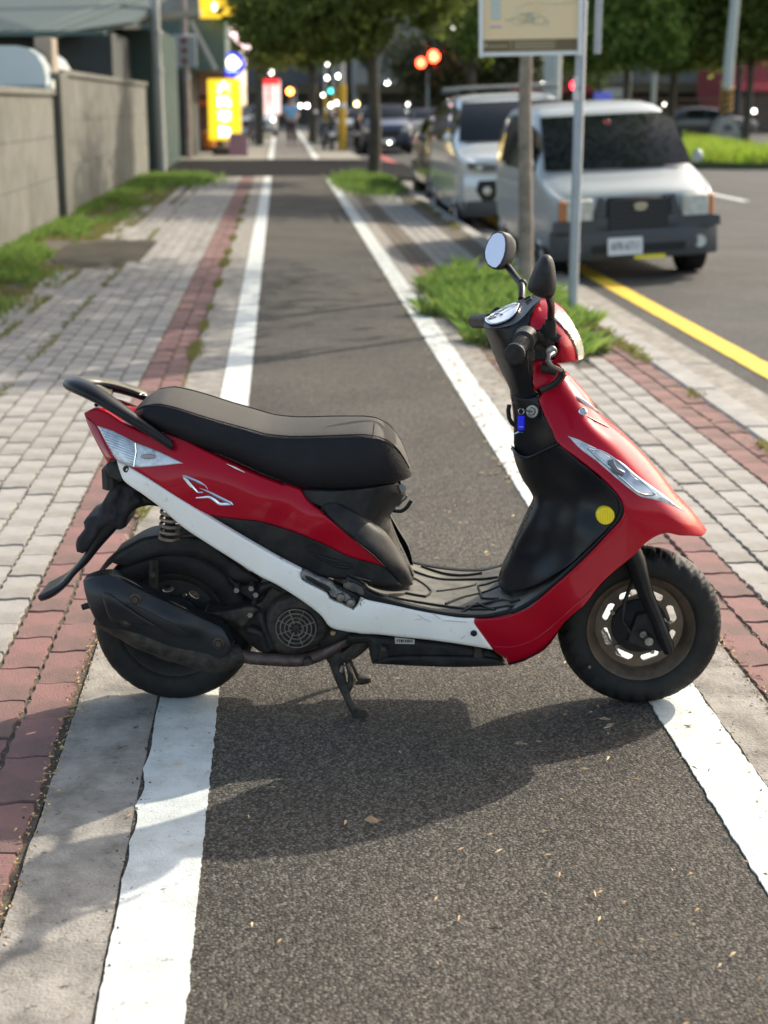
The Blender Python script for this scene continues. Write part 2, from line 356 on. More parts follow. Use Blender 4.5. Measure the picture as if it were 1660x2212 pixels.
sheet('far_footway', 1.1, 2.3, 43.4, 110, -.004, MATS['far paving'])
sheet('yard', -40, -2.9, -4, 33.2, -.02, M_conc)
def ribbon(name, pts_l, pts_r, z, m, th=.004):
    n = len(pts_l); b = MB(); b.v = [(x, y, z) for x, y in pts_l]+[(x, y, z) for x, y in pts_r]+[(x, y, z-th) for x, y in pts_l]+[(x, y, z-th) for x, y in pts_r]
    for i in range(n-1):
        b.f.append((i, n+i, n+i+1, i+1)); b.f.append((i, i+1, 2*n+i+1, 2*n+i)); b.f.append((n+i, 3*n+i, 3*n+i+1, n+i+1))
    b.f.append((0, 2*n, 3*n, n)); b.f.append((n-1, 2*n-1, 4*n-1, 3*n-1)); return struct(name, b, m)
def edge(x, y0, y1, amp, sc_, st, seed, scallop=0):
    out = []; y = y0
    while y < y1:
        a = amp*mn.noise(Vector((y*sc_, seed, 0)))+amp*.6*mn.noise(Vector((y*sc_*3.7, seed, 5)))
        if scallop and y < 4.5: a += scallop*(abs(math.sin(y*14+mn.noise(Vector((y*2, 1, 1)))*4))-.5)*max(0, mn.noise(Vector((y*1.3+.4, 9, 9)))+.25)*2
        out.append((x+a, y)); y += st if y < 9 else .15
    out.append((x, y1)); return out
ribbon('lane_line', edge(-.337, 1.2, 33.0, .003, 9, .008, 1, .009), edge(-.185, 1.2, 33.0, .005, 22, .008, 2), .0045, M_line)
ribbon('lane_line', edge(.930, 1.2, 32.2, .005, 22, .008, 3), edge(1.075, 1.2, 32.2, .006, 12, .008, 4), .0045, M_line)
ribbon('lane_line', [(-.34, 43.5), (-.34, 90)], [(-.18, 43.5), (-.18, 90)], .005, M_line); ribbon('lane_line', [(.93, 43.5), (.93, 90)], [(1.09, 43.5), (1.09, 90)], .005, M_line)
# the two lines have slightly uneven lengths so make matching vertex counts above
struct_c = ribbon('concrete_strip', edge(-.545, .5, 33.1, .004, 6, .03, 5), edge(-.343, .5, 33.1, .004, 7, .03, 6), .002, M_conc, .01)
ribbon('concrete_strip', edge(1.080, .5, 33.1, .010, 7, .03, 8), edge(1.235, .5, 33.1, .004, 6, .03, 7), .002, M_conc, .01)
b = MB(); b.box((-1.72, 15, -.065), (2.36, 36.4, .106)); struct('verge', b, M_soil)                # x -2.9 .. -.54, top -.012
b = MB(); b.box((1.68, 15, -.065), (.92, 36.4, .106)); struct('planting_strip', b, M_soil)          # x 1.22 .. 2.14
# kerb stones and gutter
y = -2.
while y < 33:
    b = MB(); L = .995; b.bbox((2.265, y+L/2, -.055), (.17, L-.012, .135), .012); o = struct('kerb_stone', b, M_conc2); y += 1.
for k in range(12):
    b = MB(); b.bbox((2.55, -1+k*3.0, -.13), (.40, 2.985, .05), .006); struct('gutter_slab', b, M_conc)
b = MB(); b.v = []; pl_ = edge(2.93, 0, 29, .006, 5, .1, 11); pr_ = edge(3.11, 0, 29, .006, 5, .1, 12); ribbon('yellow_line', pl_, pr_, -.1145, M_yline)
q = [G(*p, -.12) for p in ((812, 333), (830, 341), (862, 358), (895, 378), (905, 392))]; ribbon('red_line', [(p.x-.12, p.y) for p in q], [(p.x+.12, p.y) for p in q], -.112, M_rline)
q0, q1 = G(1505, 375, -.12), G(1555, 388, -.12); b = MB(); b.box((7.9, 28, -.117), (.16, 4, .008)); struct('lane_dash', b, M_line)
# ---- interlocking pavers
PW, PL = .1185, .243
def paver_shape():
    pts = []; w_, l_ = PW/2-.0042, PL/2-.0032; z = .007
    right = [(w_, -l_), (w_+z*.5, -l_*.66), (w_-z*.6, -l_*.34), (w_+z*.5, 0), (w_-z*.6, l_*.34), (w_+z*.5, l_*.66), (w_-z*.3, l_)]
    top = [(w_*.35, l_+.005), (-w_*.35, l_-.005)]
    left = [(-w_-z*.3, l_), (-w_+z*.5, l_*.66), (-w_-z*.6, l_*.34), (-w_+z*.5, 0), (-w_-z*.6, -l_*.34), (-w_+z*.5, -l_*.66), (-w_, -l_)]
    bot = [(-w_*.35, -l_-.005), (w_*.35, -l_+.005)]
    return right+top+left+bot
PS = paver_shape()
def paver_geo(m, cx, cy, z=0, tx=0, ty=0, s=1.):
    k = len(PS); c = MB(); vt = [(cx+x*.955*s, cy+y*.975*s, z+x*tx+y*ty) for x, y in PS]; vb_ = [(cx+x*s, cy+y*s, z-.012) for x, y in PS]
    m.add(vt+vb_, [tuple(range(k))]+[(i, i+k, (i+1) % k+k, (i+1) % k) for i in range(k)])
pv = {}
for nm_, mm_ in (('g', M_pg), ('r', M_pr), ('d', M_pd)):
    b = MB(); paver_geo(b, 0, 0); pv[nm_] = b.mesh('paver', mm_)
DARK = [G(*p) for p in ((95, 530), (225, 515), (340, 520), (330, 548), (240, 582), (140, 582))]
def in_poly(x, y, poly):
    return bool(inside(np.array([[x, y]]), [(p.x, p.y) if hasattr(p, 'x') else p for p in poly])[0])
def paving(name, cols, label=None):
    base = MB(); cx = sum(c[0] for c in cols)/len(cols); lo = min(c[0] for c in cols)-PW/2; hi = max(c[0] for c in cols)+PW/2
    base.box(((lo+hi)/2, 16, -.0125), (hi-lo+.02, 34.2, .012)); par = struct(name, base, M_soil)
    cand = []
    for ci, (x, kind, y0, y1) in enumerate(cols):
        y = y0+(PL/2 if ci % 2 else 0)
        while y < y1:
            cand.append((x, y, kind)); y += PL
    cand = [c for c in cand if not (in_poly(c[0], c[1], DARK))]
    def vis(c):
        px, py, d = proj((c[0], c[1], 0)); return d > .5 and -40 < px < 1700 and py < 2260
    cand = [c for c in cand if c[0] < 0 or not ((c[0]-1.65)**2/.62**2+(c[1]-11.3)**2/2.5**2 < 1 or (c[0]-1.7)**2/.5**2+(c[1]-29.5)**2/2.2**2 < 1)]
    v_ = sorted([c for c in cand if vis(c)], key=lambda c: c[1]); keep = v_[:300]; ks = set((c[0], c[1]) for c in keep)
    for x, y, kd in keep:
        o = link('paver', pv[kd], par); o.location = (x+random.gauss(0, .0012), y+random.gauss(0, .0015), random.gauss(.0005, .0018)); o.rotation_euler = (random.gauss(0, .008), random.gauss(0, .012), random.gauss(0, .008))
    for kd, mm_ in (('g', M_pg), ('r', M_pr), ('d', M_pd)):
        b = MB()
        for x, y, k2 in cand:
            if k2 == kd and (x, y) not in ks and y > .5: paver_geo(b, x+random.gauss(0, .0012), y+random.gauss(0, .0015), random.gauss(.0005, .0018), random.gauss(0, .012), random.gauss(0, .008))
        if b.v: obj('distant_pavers', b, mm_, par, False, kind='stuff')
left = [(-.548-.012-PW*(i+.5), 'r' if i < 2 else 'g', .6, 33.0 if i < 9 else (30.5 if i == 10 else 24)) for i in range(13)]
paving('left_pavement', left)
right = [(1.252+PW*(i+.5), 'r' if i < 2 or i in (6, 7) else 'g', .6, 15.0) for i in range(8)]+[(1.252+PW*(i+.5), 'd' if i in (0, 1, 6, 7) else 'g', 15.2, 32.5) for i in range(8)]
right = [(x-.012, k_, a, b_) for x, k_, a, b_ in right]
paving('right_pavement', right)
b = MB(); q = [(-1.78+(.62+.12*mn.noise(Vector((math.cos(a)*2, math.sin(a)*2, 3))))*math.cos(a), 16.3+(1.5+.5*mn.noise(Vector((math.cos(a)*3, math.sin(a)*3, 8))))*math.sin(a)) for a in [2*math.pi*i/40 for i in range(40)]]; b.add([(x, y, -.004) for x, y in q]+[(x, y, -.02) for x, y in q], [tuple(range(40)), tuple(range(79, 39, -1))]+[(i, i+40, (i+1) % 40+40, (i+1) % 40) for i in range(40)]); struct('bare_patch', b, mat('damp dark earth', (.045, .042, .035), .9, var=.9, vscale=3, col2=(.09, .08, .055), bump=.6, bscale=60, spec=.1))
b = MB(); b.box((-2.72, 9, -.002), (.5, 12, .008)); 
# ---- grass and litter
def blades(name, pts, h, m, wd=.006, spread=.5, **kw):
    n = len(pts); hh = h*(.45+.75*rng.random(n)); a = rng.random(n)*2*np.pi; b_ = rng.random(n)*2*np.pi; lean = hh*spread*rng.random(n)
    w_ = wd*(.6+.8*rng.random(n)); V = np.zeros((n, 4, 3)); P_ = np.array(pts)
    dx, dy = np.cos(a)*w_, np.sin(a)*w_; lx, ly = np.cos(b_)*lean, np.sin(b_)*lean
    V[:, 0, 0] = P_[:, 0]-dx; V[:, 0, 1] = P_[:, 1]-dy; V[:, 1, 0] = P_[:, 0]+dx; V[:, 1, 1] = P_[:, 1]+dy
    V[:, :2, 2] = P_[:, 2:3]-.01
    V[:, 2, 0] = P_[:, 0]+lx*.4+dx*.7; V[:, 2, 1] = P_[:, 1]+ly*.4+dy*.7; V[:, 2, 2] = P_[:, 2]+hh*.6
    V[:, 3, 0] = P_[:, 0]+lx; V[:, 3, 1] = P_[:, 1]+ly; V[:, 3, 2] = P_[:, 2]+hh*.95
    me = bpy.data.meshes.new(name); v = V.reshape(-1, 3); f = []
    idx = np.arange(n)*4; F1 = np.stack([idx, idx+1, idx+2], 1); F2 = np.stack([idx, idx+2, idx+3], 1); Fs = np.concatenate([F1, F2], 1).reshape(-1, 3)
    me.from_pydata(v.tolist(), [], Fs.tolist()); me.materials.append(m); return tag_k(link(name, me), kw)
def tag_k(o, kw):
    o['kind'] = 'stuff'
    for k_, v_ in kw.items(): o[k_] = v_
    return o
def scatter(n, fn):
    out = []
    while len(out) < n:
        p = fn()
        if p: out.append(p)
    return out
def wall_grass():
    y = 9+24*random.random()**1.0; x = -2.86+abs(random.gauss(0, .38))
    if x > -1.95: return None
    if in_poly(x, y, DARK): return None
    d = mn.noise(Vector((x*2.2, y*.9, 3)))
    if x+2.86 > .12 and d < -.02+.25*(x+2.55): return None
    return (x, y, -.01)
blades('wall_grass', scatter(19000, wall_grass), .11, M_grass, .007, 1.1)
blades('wall_grass_dry', scatter(6000, lambda: (lambda x, y: (x, y, -.01) if mn.noise(Vector((x*3, y*1.2, 8))) > .0 and not in_poly(x, y, DARK) else None)(-2.8+random.random()*.95, 7+25*random.random())), .06, M_dryg, .007, 1.4)
def pit():
    a = random.random()*6.283; r = math.sqrt(random.random())*1.08; x = 1.62+.62*r*math.cos(a); y = 11.4+2.9*r*math.sin(a)
    if r > .72+.5*mn.noise(Vector((x*5, y*2.2, 0))) or mn.noise(Vector((x*9, y*5, 7))) < -.22: return None
    return (x, y, -.01)
blades('tree_pit_grass', scatter(8000, pit), .15, M_grass, .005, 1.2)
blades('tree_pit_dry_grass', scatter(5000, pit), .09, M_dryg, .006, 1.5)
blades('tree_pit_grass', scatter(7000, lambda: (1.62+random.gauss(0, .22), 29.8+random.gauss(0, 1.5), -.01)), .16, M_grass, .012, .9)
blades('far_verge_grass', scatter(5000, lambda: (-2.1+random.gauss(0, .35), 31.2+random.gauss(0, 1.0), -.01)), .14, M_grass, .012, .9)
blades('roadside_weeds', scatter(5000, lambda: (lambda x, y: (x, y, -.004) if mn.noise(Vector((y*1.1, 4, 4))) > .05+abs(x+.545)*4 else None)(-.548+random.gauss(0, .02), 4+26*random.random())), .035, M_dryg, .004, 1.2)
blades('roadside_weeds', scatter(3500, lambda: (lambda x, y: (x, y, -.004) if mn.noise(Vector((y*.9, 14, 4))) > .0 else None)(2.17+random.gauss(0, .025), 6+24*random.random())), .045, M_dryg, .005, 1.2)
def joint_weed():
    c = left[random.choice((10, 10, 12, 12, 7))]; x = c[0]-PW/2+random.gauss(0, .014); y = 5+24*random.random()
    return (x, y, -.008) if mn.noise(Vector((x*2.5, y*1.6, 21))) > -.12 and not in_poly(x, y, DARK) else None
blades('joint_weeds', scatter(9000, joint_weed), .03, M_dryg, .004, 1.5)
def flakes(name, pts, L, wd, m):
    b = MB()
    for x, y, z in pts:
        a = random.random()*6.28; l_ = L*(.5+.9*random.random()); dx, dy = math.cos(a)*l_/2, math.sin(a)*l_/2; nx, ny = -math.sin(a)*wd, math.cos(a)*wd; h = .002+.003*random.random()
        b.add([(x-dx, y-dy, z), (x+nx, y+ny, z+h), (x+dx, y+dy, z+.001), (x-nx, y-ny, z+.0005)], [(0, 3, 1), (1, 3, 2)])
    o = obj(name, b, m, None, False, kind='stuff'); return o
flakes('fallen_seeds', scatter(420, lambda: (lambda x, y: (x, y, .007) if random.random() < (.25+.75*(x > .5)) else None)(-.5+1.75*random.random(), 2.1+3.6*random.random())), .019, .0022, M_seed)
flakes('joint_litter', scatter(5200, lambda: (lambda c: (c[0]+PW/2*random.choice((-1, 1))+random.gauss(0, .003), 3+7*random.random(), -.001))(random.choice(left+right))), .011, .002, mat('tan joint litter', (.42, .36, .24), .85, island=1., col2=(.12, .095, .06)))
flakes('fallen_seeds', scatter(1500, lambda: (-.555+random.gauss(0, .012), 2.2+8*random.random(), .004)), .013, .0016, M_seed)
flakes('fallen_seeds', scatter(900, lambda: (1.245+random.gauss(0, .02), 2.8+7*random.random(), .004)), .016, .002, M_seed)
flakes('leaf_litter', scatter(2200, lambda: (random.choice((1.25, 2.15, .98))+random.gauss(0, .07), 6+24*random.random()**1.3, .006)), .03, .008, mat('brown leaf litter', (.26, .14, .05), .8, island=1., col2=(.30, .24, .10)))
flakes('grit', scatter(700, lambda: (random.choice((-.345, -.55, 1.078, 1.24))+random.gauss(0, .012), 2.1+5*random.random(), .005)), .006, .003, mat('dark grit', (.03, .027, .022), .9))
b = MB(); lf = G(808, 1780); b.add([(lf.x-.022, lf.y, .010), (lf.x-.008, lf.y+.010, .016), (lf.x+.010, lf.y+.004, .008), (lf.x+.022, lf.y-.006, .014), (lf.x+.006, lf.y-.008, .006), (lf.x-.010, lf.y-.006, .007)], [(0, 5, 1), (1, 5, 4, 2), (2, 4, 3)])
tag(obj('dry_leaf', b, mat('dry leaf', (.30, .19, .10), .7), None, False), 'curled brown dry leaf lying on the asphalt in front of the scooter', 'leaf')

# ================================================================== WALL
M_wall = mat('stained cement wall', (.165, .16, .135), .92, var=.95, vscale=1.7, col2=(.085, .085, .065), bump=.5, bscale=30, detail=12, speck=.45, sscale=5)
M_wallp = mat('dark cement pier', (.13, .125, .10), .92, var=.8, vscale=2.5, col2=(.08, .08, .065))
def wall(name, y0, y1, h, label):
    t = thing(name, label, 'wall', (-2.97, y0, 0)); n = max(2, int((y1-y0)/2.2)); hs = [h*.36, h*.32, h*.32]
    b = MB(); b.box((0, (y1-y0)/2, h/2-.1), (.12, y1-y0-.02, h+.16)); obj('core', b, M_wallp, t)
    z = 0
    for r_ in range(3):
        for i in range(n):
            L = (y1-y0)/n; b = MB(); b.bbox((.055, i*L+L/2, z+hs[r_]/2), (.09, L-.008, hs[r_]-.008), .004)
            o = obj('cement_panel', b, M_wall, t)
        z += hs[r_]
    b = MB(); b.bbox((.03, (y1-y0)/2, h+.035), (.22, y1-y0+.01, .07), .01); obj('coping', b, M_wall, t)
    return t
wall('boundary_wall', 9, 20.4, 1.60, 'low cement boundary wall at the left edge before the tall pier')
wall('boundary_wall', 21.2, 34.5, 1.86, 'taller stained cement wall running from the pier to the side street')
t = thing('wall_pier', 'dark cement pier with a pale upper slab between the two boundary walls', 'pier', (-2.94, 20.8, 0))
b = MB(); b.bbox((.0, 0, .93), (.34, .78, 1.9), .02); obj('pier_shaft', b, M_wallp, t)
b = MB(); b.bbox((-.05, .05, 2.09), (.22, .5, .44), .01); obj('pier_head', b, mat('tan board', (.30, .24, .18), .8), t)
# ================================================================== STREET FURNITURE
M_bump = mat('grey bumper plastic', (.055, .057, .060), .55)
M_galv = mat('galvanised steel', (.36, .39, .42), .45, metal=.45, var=.5, vscale=9, col2=(.26, .28, .31))
M_bark = mat('pale bark', (.30, .25, .20), .9, var=.95, vscale=7, col2=(.12, .10, .075), bump=1., bscale=40, detail=10)
M_barkd = mat('dark bark', (.09, .075, .055), .95, var=.8, vscale=5, bump=1., bscale=30)
p0 = G(1237, 684); top = W(1260, -60, 10.95)
t = thing('sign_post', 'galvanised round post with a small paper sticker standing in the kerbside grass', 'post', (p0.x, p0.y, 0))
m = MB(); m.tube([(0, 0, -.05), (.0, 0, 1.2), (top.x-p0.x, top.y-p0.y, 3.0)], .036, 20); obj('pole', m, M_galv, t)
m = MB(); q = W(1250, 190, p0.y); m.tube([(q.x-p0.x, 0, q.z-.08), (q.x-p0.x+.002, 0, q.z+.08)], .038, 20); obj('paper_sticker', m, mat('paper sticker', (.62, .56, .54), .7), t)
m = MB(); m.box((q.x-p0.x, -.0388, q.z), (.018, .001, .03)); obj('sticker_mark', m, mat('grey print', (.2, .2, .2), .7), t)
# beige map board on the post
bl, br, yb_ = W(1036, 118, p0.y-.06), W(1256, 108, p0.y-.06), p0.y-.06
bw = br.x-bl.x; t = thing('map_board', 'beige information map board with brown footer and white frame fixed to the round post', 'sign', (bl.x+bw/2, yb_, bl.z)); t.rotation_euler = (0, R(-1.2), 0)
M_fr = mat('white frame', (.66, .68, .66), .5); M_beige = mat('beige map print', (.80, .58, .33), .6, var=.9, vscale=3.2, col2=(.72, .62, .38), detail=3); M_brown = mat('brown print', (.14, .10, .045), .6)
m = MB(); m.bbox((0, .012, .55), (bw, .03, 1.10), .006); obj('board', m, M_beige, t)
for sd in (-1, 1): m = MB(); m.bbox((sd*(bw/2-.012), -.012, .55), (.026, .03, 1.12), .004); obj('frame', m, M_fr, t)
m = MB(); m.bbox((0, -.012, .008), (bw-.055, .03, .024), .004); obj('frame', m, M_fr, t)
m = MB(); m.box((0, -.0045, .065), (bw-.054, .003, .078)); ft = obj('footer', m, M_brown, t)
M_tan = mat('tan print', (.42, .33, .20), .6)
for x, w_ in ((-.225, .13), (.02, .26)):
    for k in range(3 if w_ > .2 else 1): m = MB(); m.box((x, -.0068, .065+(k-1)*.018 if w_ > .2 else .062), (w_, .002, .008)); obj('print_line', m, M_tan, ft)
for x in (-.135, .17, .155): m = MB(); m.box((x, -.0068, .065), (.004, .002, .066)); obj('print_rule', m, M_tan, ft)
m = MB(); m.lathe([(0, .001), (.014, .001)], 12, Matrix.Translation((-.31, -.0068, .068)) @ YAX, False); obj('print_dot', m, M_tan, ft)
M_pg1, M_pg2 = mat('pale map print', (.66, .64, .50), .6), mat('grey green print', (.46, .52, .46), .6)
m = MB(); m.box((-.24, -.0045, .31), (.065, .003, .15)); obj('map_legend', m, M_pg2, t)
for k in range(5): m = MB(); m.box((-.24, -.0065, .26+k*.028), (.045, .002, .006)); obj('legend_line', m, M_pg1, t)
m = MB(); m.box((-.24, -.0045, .19), (.08, .003, .012)); obj('map_caption', m, mat('mauve print', (.4, .36, .5), .6), t)
for k in range(26):
    a = random.random()*6.28; r = random.random(); x, z = -.0+.13*r*math.cos(a), .24+.075*r*math.sin(a); an = random.random()*3
    m = MB(); m.tube([(x+math.cos(an)*q*.05, -.0052, z+math.sin(an)*q*.03+random.gauss(0, .004)) for q in (-1, -.3, .4, 1)], .0045, 5, True, .4); obj('map_street', m, M_pg1 if k % 4 else M_pg2, t)
m = MB(); m.tube([(-.10, -.0052, .31), (.0, -.0052, .345), (.16, -.0052, .335), (.34, -.0052, .345)], .006, 5, True, .3); obj('map_road', m, M_pg1, t)
q = W(1275, 60, 11.6); t = thing('back_board', 'narrow edge-on grey sign plate behind the round post', 'sign', (q.x, 11.3, q.z-.1)); m = MB(); m.bbox((.0, 0, .4), (.05, .02, .98), .005); obj('plate', m, M_galv, t)
# ---- trees
M_leafd = mat('dark leaves', (.08, .13, .025), .65, island=1., col2=(.20, .23, .045), leaf=.55); M_leafm = mat('mid green leaves', (.08, .16, .03), .6, island=1., col2=(.26, .34, .07), leaf=.6)
M_leafy = mat('yellow green leaves', (.17, .19, .03), .6, island=1., col2=(.34, .33, .08), leaf=.55)
def crown(blobs, n, size, seed=1):
    r_ = np.random.default_rng(seed); V = []; vol = np.array([b[3]*b[4]*b[5] for b in blobs]); vol = vol/vol.sum()
    P_ = []
    for b, f in zip(blobs, vol):
        k = max(8, int(n*f)); nc_ = max(6, k//45); u = r_.normal(size=(nc_, 3)); u /= np.linalg.norm(u, axis=1)[:, None]; rad = .55+.5*r_.random(nc_)
        c = u*rad[:, None]*np.array([b[3], b[4], b[5]])+np.array(b[:3]); sel = r_.integers(0, nc_, k)
        P_.append(c[sel]+r_.normal(size=(k, 3))*np.array([b[3], b[4], b[5]*.7])*.21)
    P_ = np.concatenate(P_); k = len(P_); a = r_.normal(size=(k, 3)); a /= np.linalg.norm(a, axis=1)[:, None]; b = np.cross(a, r_.normal(size=(k, 3))); b /= np.linalg.norm(b, axis=1)[:, None]+1e-9
    s = size*(.6+.8*r_.random(k))[:, None]; v = np.stack([P_-a*s, P_+b*s*.45, P_+a*s, P_-b*s*.45], 1).reshape(-1, 3); i = np.arange(k)*4
    return v, np.stack([i, i+1, i+2, i+3], 1)
def tree(name, label, base, trunk, limbs, blobs, n, size, lm, bm, group=None, seed=1, tr=.06):
    t = thing(name, label, 'tree', base, 0, group)
    m = MB(); pts = catmull([Vector(q) for q in trunk], .15); k = len(pts)
    m.tube([p+Vector((mn.noise(p*2)*.015, mn.noise(p*2+Vector((5, 5, 5)))*.015, 0)) for p in pts], [tr*(1.25-.5*i/k+.12*mn.noise(Vector((0, 0, i*.6+seed)))+(.35 if i == 0 else 0)) for i in range(k)], 12); obj('trunk', m, bm, t)
    for l_ in limbs: m = MB(); m.tube(catmull([Vector(q) for q in l_], .25), [tr*.55, tr*.5]+[tr*.38]*200 if False else tr*.38, 7); obj('limb', m, bm, t)
    v, f = crown(blobs, n, size, seed); me = bpy.data.meshes.new('crown'); me.from_pydata(v.tolist(), [], f.tolist()); me.materials.append(lm); link('crown', me, t)
    return t
b0 = G(1136, 622)
tree('street_tree', 'slim pale barked street tree in the grass behind the scooter mirrors', (b0.x, b0.y, 0), [(0, 0, -.05), (-.01, 0, .5), (-.03, 0, 1.1), (-.04, .02, 1.7), (-.02, .0, 2.4), (.05, .1, 3.2)], [[(0, 0, 2.4), (-.5, -.2, 3.0), (-1.0, -.3, 3.5)], [(0, 0, 2.6), (.5, .3, 3.2), (1.0, .4, 3.8)], [(.02, .1, 2.9), (.1, -.6, 3.7)]],
     [(0, .4, 4.0, 1.5, 1.5, .7), (-.9, .4, 4.0, .8, .9, .5), (1.1, .6, 3.9, .9, .9, .5), (.6, 3.4, 4.9, 2.6, 2.6, 1.0), (1.6, 5.6, 5.2, 1.8, 1.6, .8)], 16000, .065, M_leafm, M_bark, 'street trees along the kerb', 3, .052)  # upper rear blobs are unseen, added to widen the lane shade
b1 = G(808, 384)
tree('street_tree', 'taller forked street tree with a dark overhanging crown before the side street', (b1.x, b1.y, 0), [(0, 0, -.1), (.03, 0, .9), (.0, 0, 1.6), (-.02, 0, 2.3), (.0, 0, 2.9), (.1, 0, 3.6)], [[(0, 0, 2.2), (-.6, -.2, 2.8), (-1.4, -.3, 3.3)], [(0, 0, 2.3), (.35, .2, 2.9), (.7, .3, 3.6)], [(0, 0, 2.0), (-.35, .1, 2.6), (-.5, .2, 3.4)]],
     [(-1.3, -.3, 3.35, 1.5, 1.4, .75), (-.4, .2, 3.9, 1.8, 1.6, .9), (1.0, .2, 3.9, 1.2, 1.3, .7), (-2.1, -.4, 3.5, .8, .9, .8), (-.6, -.5, 2.9, .7, .6, .4), (.3, 0, 3.1, .5, .5, .5), (-1.3, -.3, 2.75, 1.15, 1.0, .42), (-.5, .1, 2.75, .8, .8, .45), (-2.3, -.2, 2.95, .7, .7, .4), (1.3, .2, 3.1, .5, .6, .35), (2.5, -4, 5.2, 2.5, 2.6, .9)], 34000, .085, M_leafd, M_barkd, 'street trees along the kerb', 5, .11)  # final overhead blob lies out of view, added for its shade
def bgtree(label, px, py, Y, gz, blobs, n, size, lm, seed, tr=.14, name='leafy_tree', group='trees further up the street'):
    q = W(px, py, Y); base = (q.x, Y, gz); top_ = max(b[2] for b in blobs)
    return tree(name, label, base, [(0, 0, -.1), (.05, 0, top_*.4), (0, 0, top_*.9)], [[(0, 0, top_*.5), (-.8, 0, top_*.8)], [(0, 0, top_*.5), (.8, .2, top_*.85)]], blobs, n, size, lm, M_barkd, group, seed, tr)
bgtree('olive green tree over the lit shop signs left of the lane', 560, 300, 58, -.05, [(-.2, 0, 4.3, 1.6, 1.5, 1.5), (.9, 0, 3.6, 1.2, 1.2, 1.0), (.2, 0, 6, 2.2, 1.6, 1.2), (1.6, 0, 5.4, 1.5, 1.2, 1.2)], 13000, .12, M_leafy, 11)
bgtree('dense dark tree above the walking person', 675, 300, 62, -.05, [(-.6, 0, 4.1, 1.5, 1.5, 1.2), (.5, 0, 5.2, 2.2, 1.6, 1.5), (-1.5, 0, 5.4, 1.6, 1.5, 1.3), (.5, 0, 3.6, .8, .8, .7)], 16000, .12, M_leafd, 12)
bgtree('brown green tree behind the red traffic lights', 985, 300, 70, -.12, [(0, 0, 3.2, 2.6, 2., 1.5), (2.3, 0, 4.6, 1.6, 1.5, 1.6), (.6, 0, 2.2, 1.8, 1.4, .8), (-1.6, 0, 3.0, 1.0, 1, 1.1)], 15000, .13, mat('rusty leaves', (.085, .06, .025), .7, island=1., col2=(.05, .085, .02)), 13)
bgtree('pale leaved tree rising left of the map board', 1015, 300, 64, -.12, [(0, 0, 5.0, 1.0, 1.2, 1.6), (.2, 0, 3.9, .7, .7, .6)], 6000, .12, M_leafm, 14)
for i, (px, Y, bl_, n_, lm, lb) in enumerate(((1350, 62, [(-.8, 0, 4.3, 2.4, 2, 1.4), (.9, 0, 3.7, 1.6, 1.5, .95), (-1.6, 0, 3.6, 1.2, 1, .6), (-1.6, 0, 6.2, 2.6, 2, 1.5), (.5, 0, 6.0, 2.6, 2, 1.2)], 19000, M_leafm, 'broad dark green tree on the median nearest the round post'),
        (1450, 66, [(-.6, 0, 4.3, 2.0, 2, 1.2), (.9, 0, 4.5, 2.2, 2, 1.4), (-.4, 0, 3.4, 1.6, 1.3, .7), (.5, 0, 6.6, 2.6, 2, 1.2)], 18000, M_leafm, 'broad green tree on the median left of the yellow striped post'),
        (1615, 64, [(-.8, 0, 4.2, 1.8, 2, 1.1), (.9, 0, 4.7, 2.2, 2, 1.6), (.2, 0, 6.4, 2.6, 2, 1.2), (-1.4, 0, 5.6, 1.6, 1.4, 1.0)], 17000, M_leafd, 'dark green tree on the median right of the yellow striped post'),
        (1290, 80, [(-.4, 0, 4.2, 1.8, 2, 1.6), (.3, 0, 6.2, 2.6, 2, 1.6), (-.4, 0, 8.0, 2.6, 2, 1.2)], 9000, M_leafd, 'dark distant tree just behind the round post'))):
    bgtree(lb, px, 250, Y, .0, bl_, n_, .14, lm, 20+i, .13, 'median_tree', 'trees on the median')
bgtree('dark tree far behind the white shop front', 1180, 300, 88, -.1, [(0, 0, 5, 3, 2.4, 2.4), (2, 0, 6.5, 3, 2.2, 2), (-2, 0, 7, 2.6, 2, 2)], 9000, .17, M_leafd, 31)
# ---- median, lamp post, fence
m = MB(); a, b_ = G(1440, 299, -.12), G(1780, 366, -.12); d = (b_-a).normalized(); nrm_ = Vector((-d.y, d.x, 0)); nrm_ = nrm_ if nrm_.y > 0 else -nrm_
a2 = a-d*40; m.prism([(0, 0), (0, .14), (.25, .14), (.25, 0)], 0, (b_-a2).length, lambda x, y, z: tuple(a2+d*y+nrm_*x+Vector((0, 0, z)))); struct('median_kerb', m, M_conc)
m = MB(); m.prism([(.25, 0), (.25, .12), (4.5, .22), (4.5, 0)], 0, (b_-a2).length, lambda x, y, z: tuple(a2+d*y+nrm_*x+Vector((0, 0, z)))); struct('median', m, mat('median earth', (.06, .08, .03), .9))
L_ = (b_-a2).length
def med():
    y = random.random()*L_; x = .3+random.random()*3.6; p = a2+d*y+nrm_*x; return (p.x, p.y, -.0)
blades('median_grass', scatter(26000, med), .42, mat('bright grass', (.17, .30, .02), .6, island=1., col2=(.34, .40, .06), leaf=.5), .03, .6)
m = MB(); m.prism([(-.35, .003), (-.23, .003), (-.23, .006), (-.35, .006)], 0, L_, lambda x, y, z: tuple(a2+d*y+nrm_*x+Vector((0, 0, z-.12+.002)))); struct('median_edge_line', m, M_yline)
q = W(1566, 290, 58); zb = q.z-.0
t = thing('lamp_post', 'grey lamp post with yellow and black stripes on a concrete block', 'lamp post', (q.x, 58, 0))
m = MB(); m.loft([[(sx*w_, sy*w_, z) for sx, sy in ((-1, -1), (1, -1), (1, 1), (-1, 1))] for w_, z in ((.46, 0), (.44, .5), (.26, .98), (.22, 1.02))]); obj('concrete_base', m, M_conc, t, False)
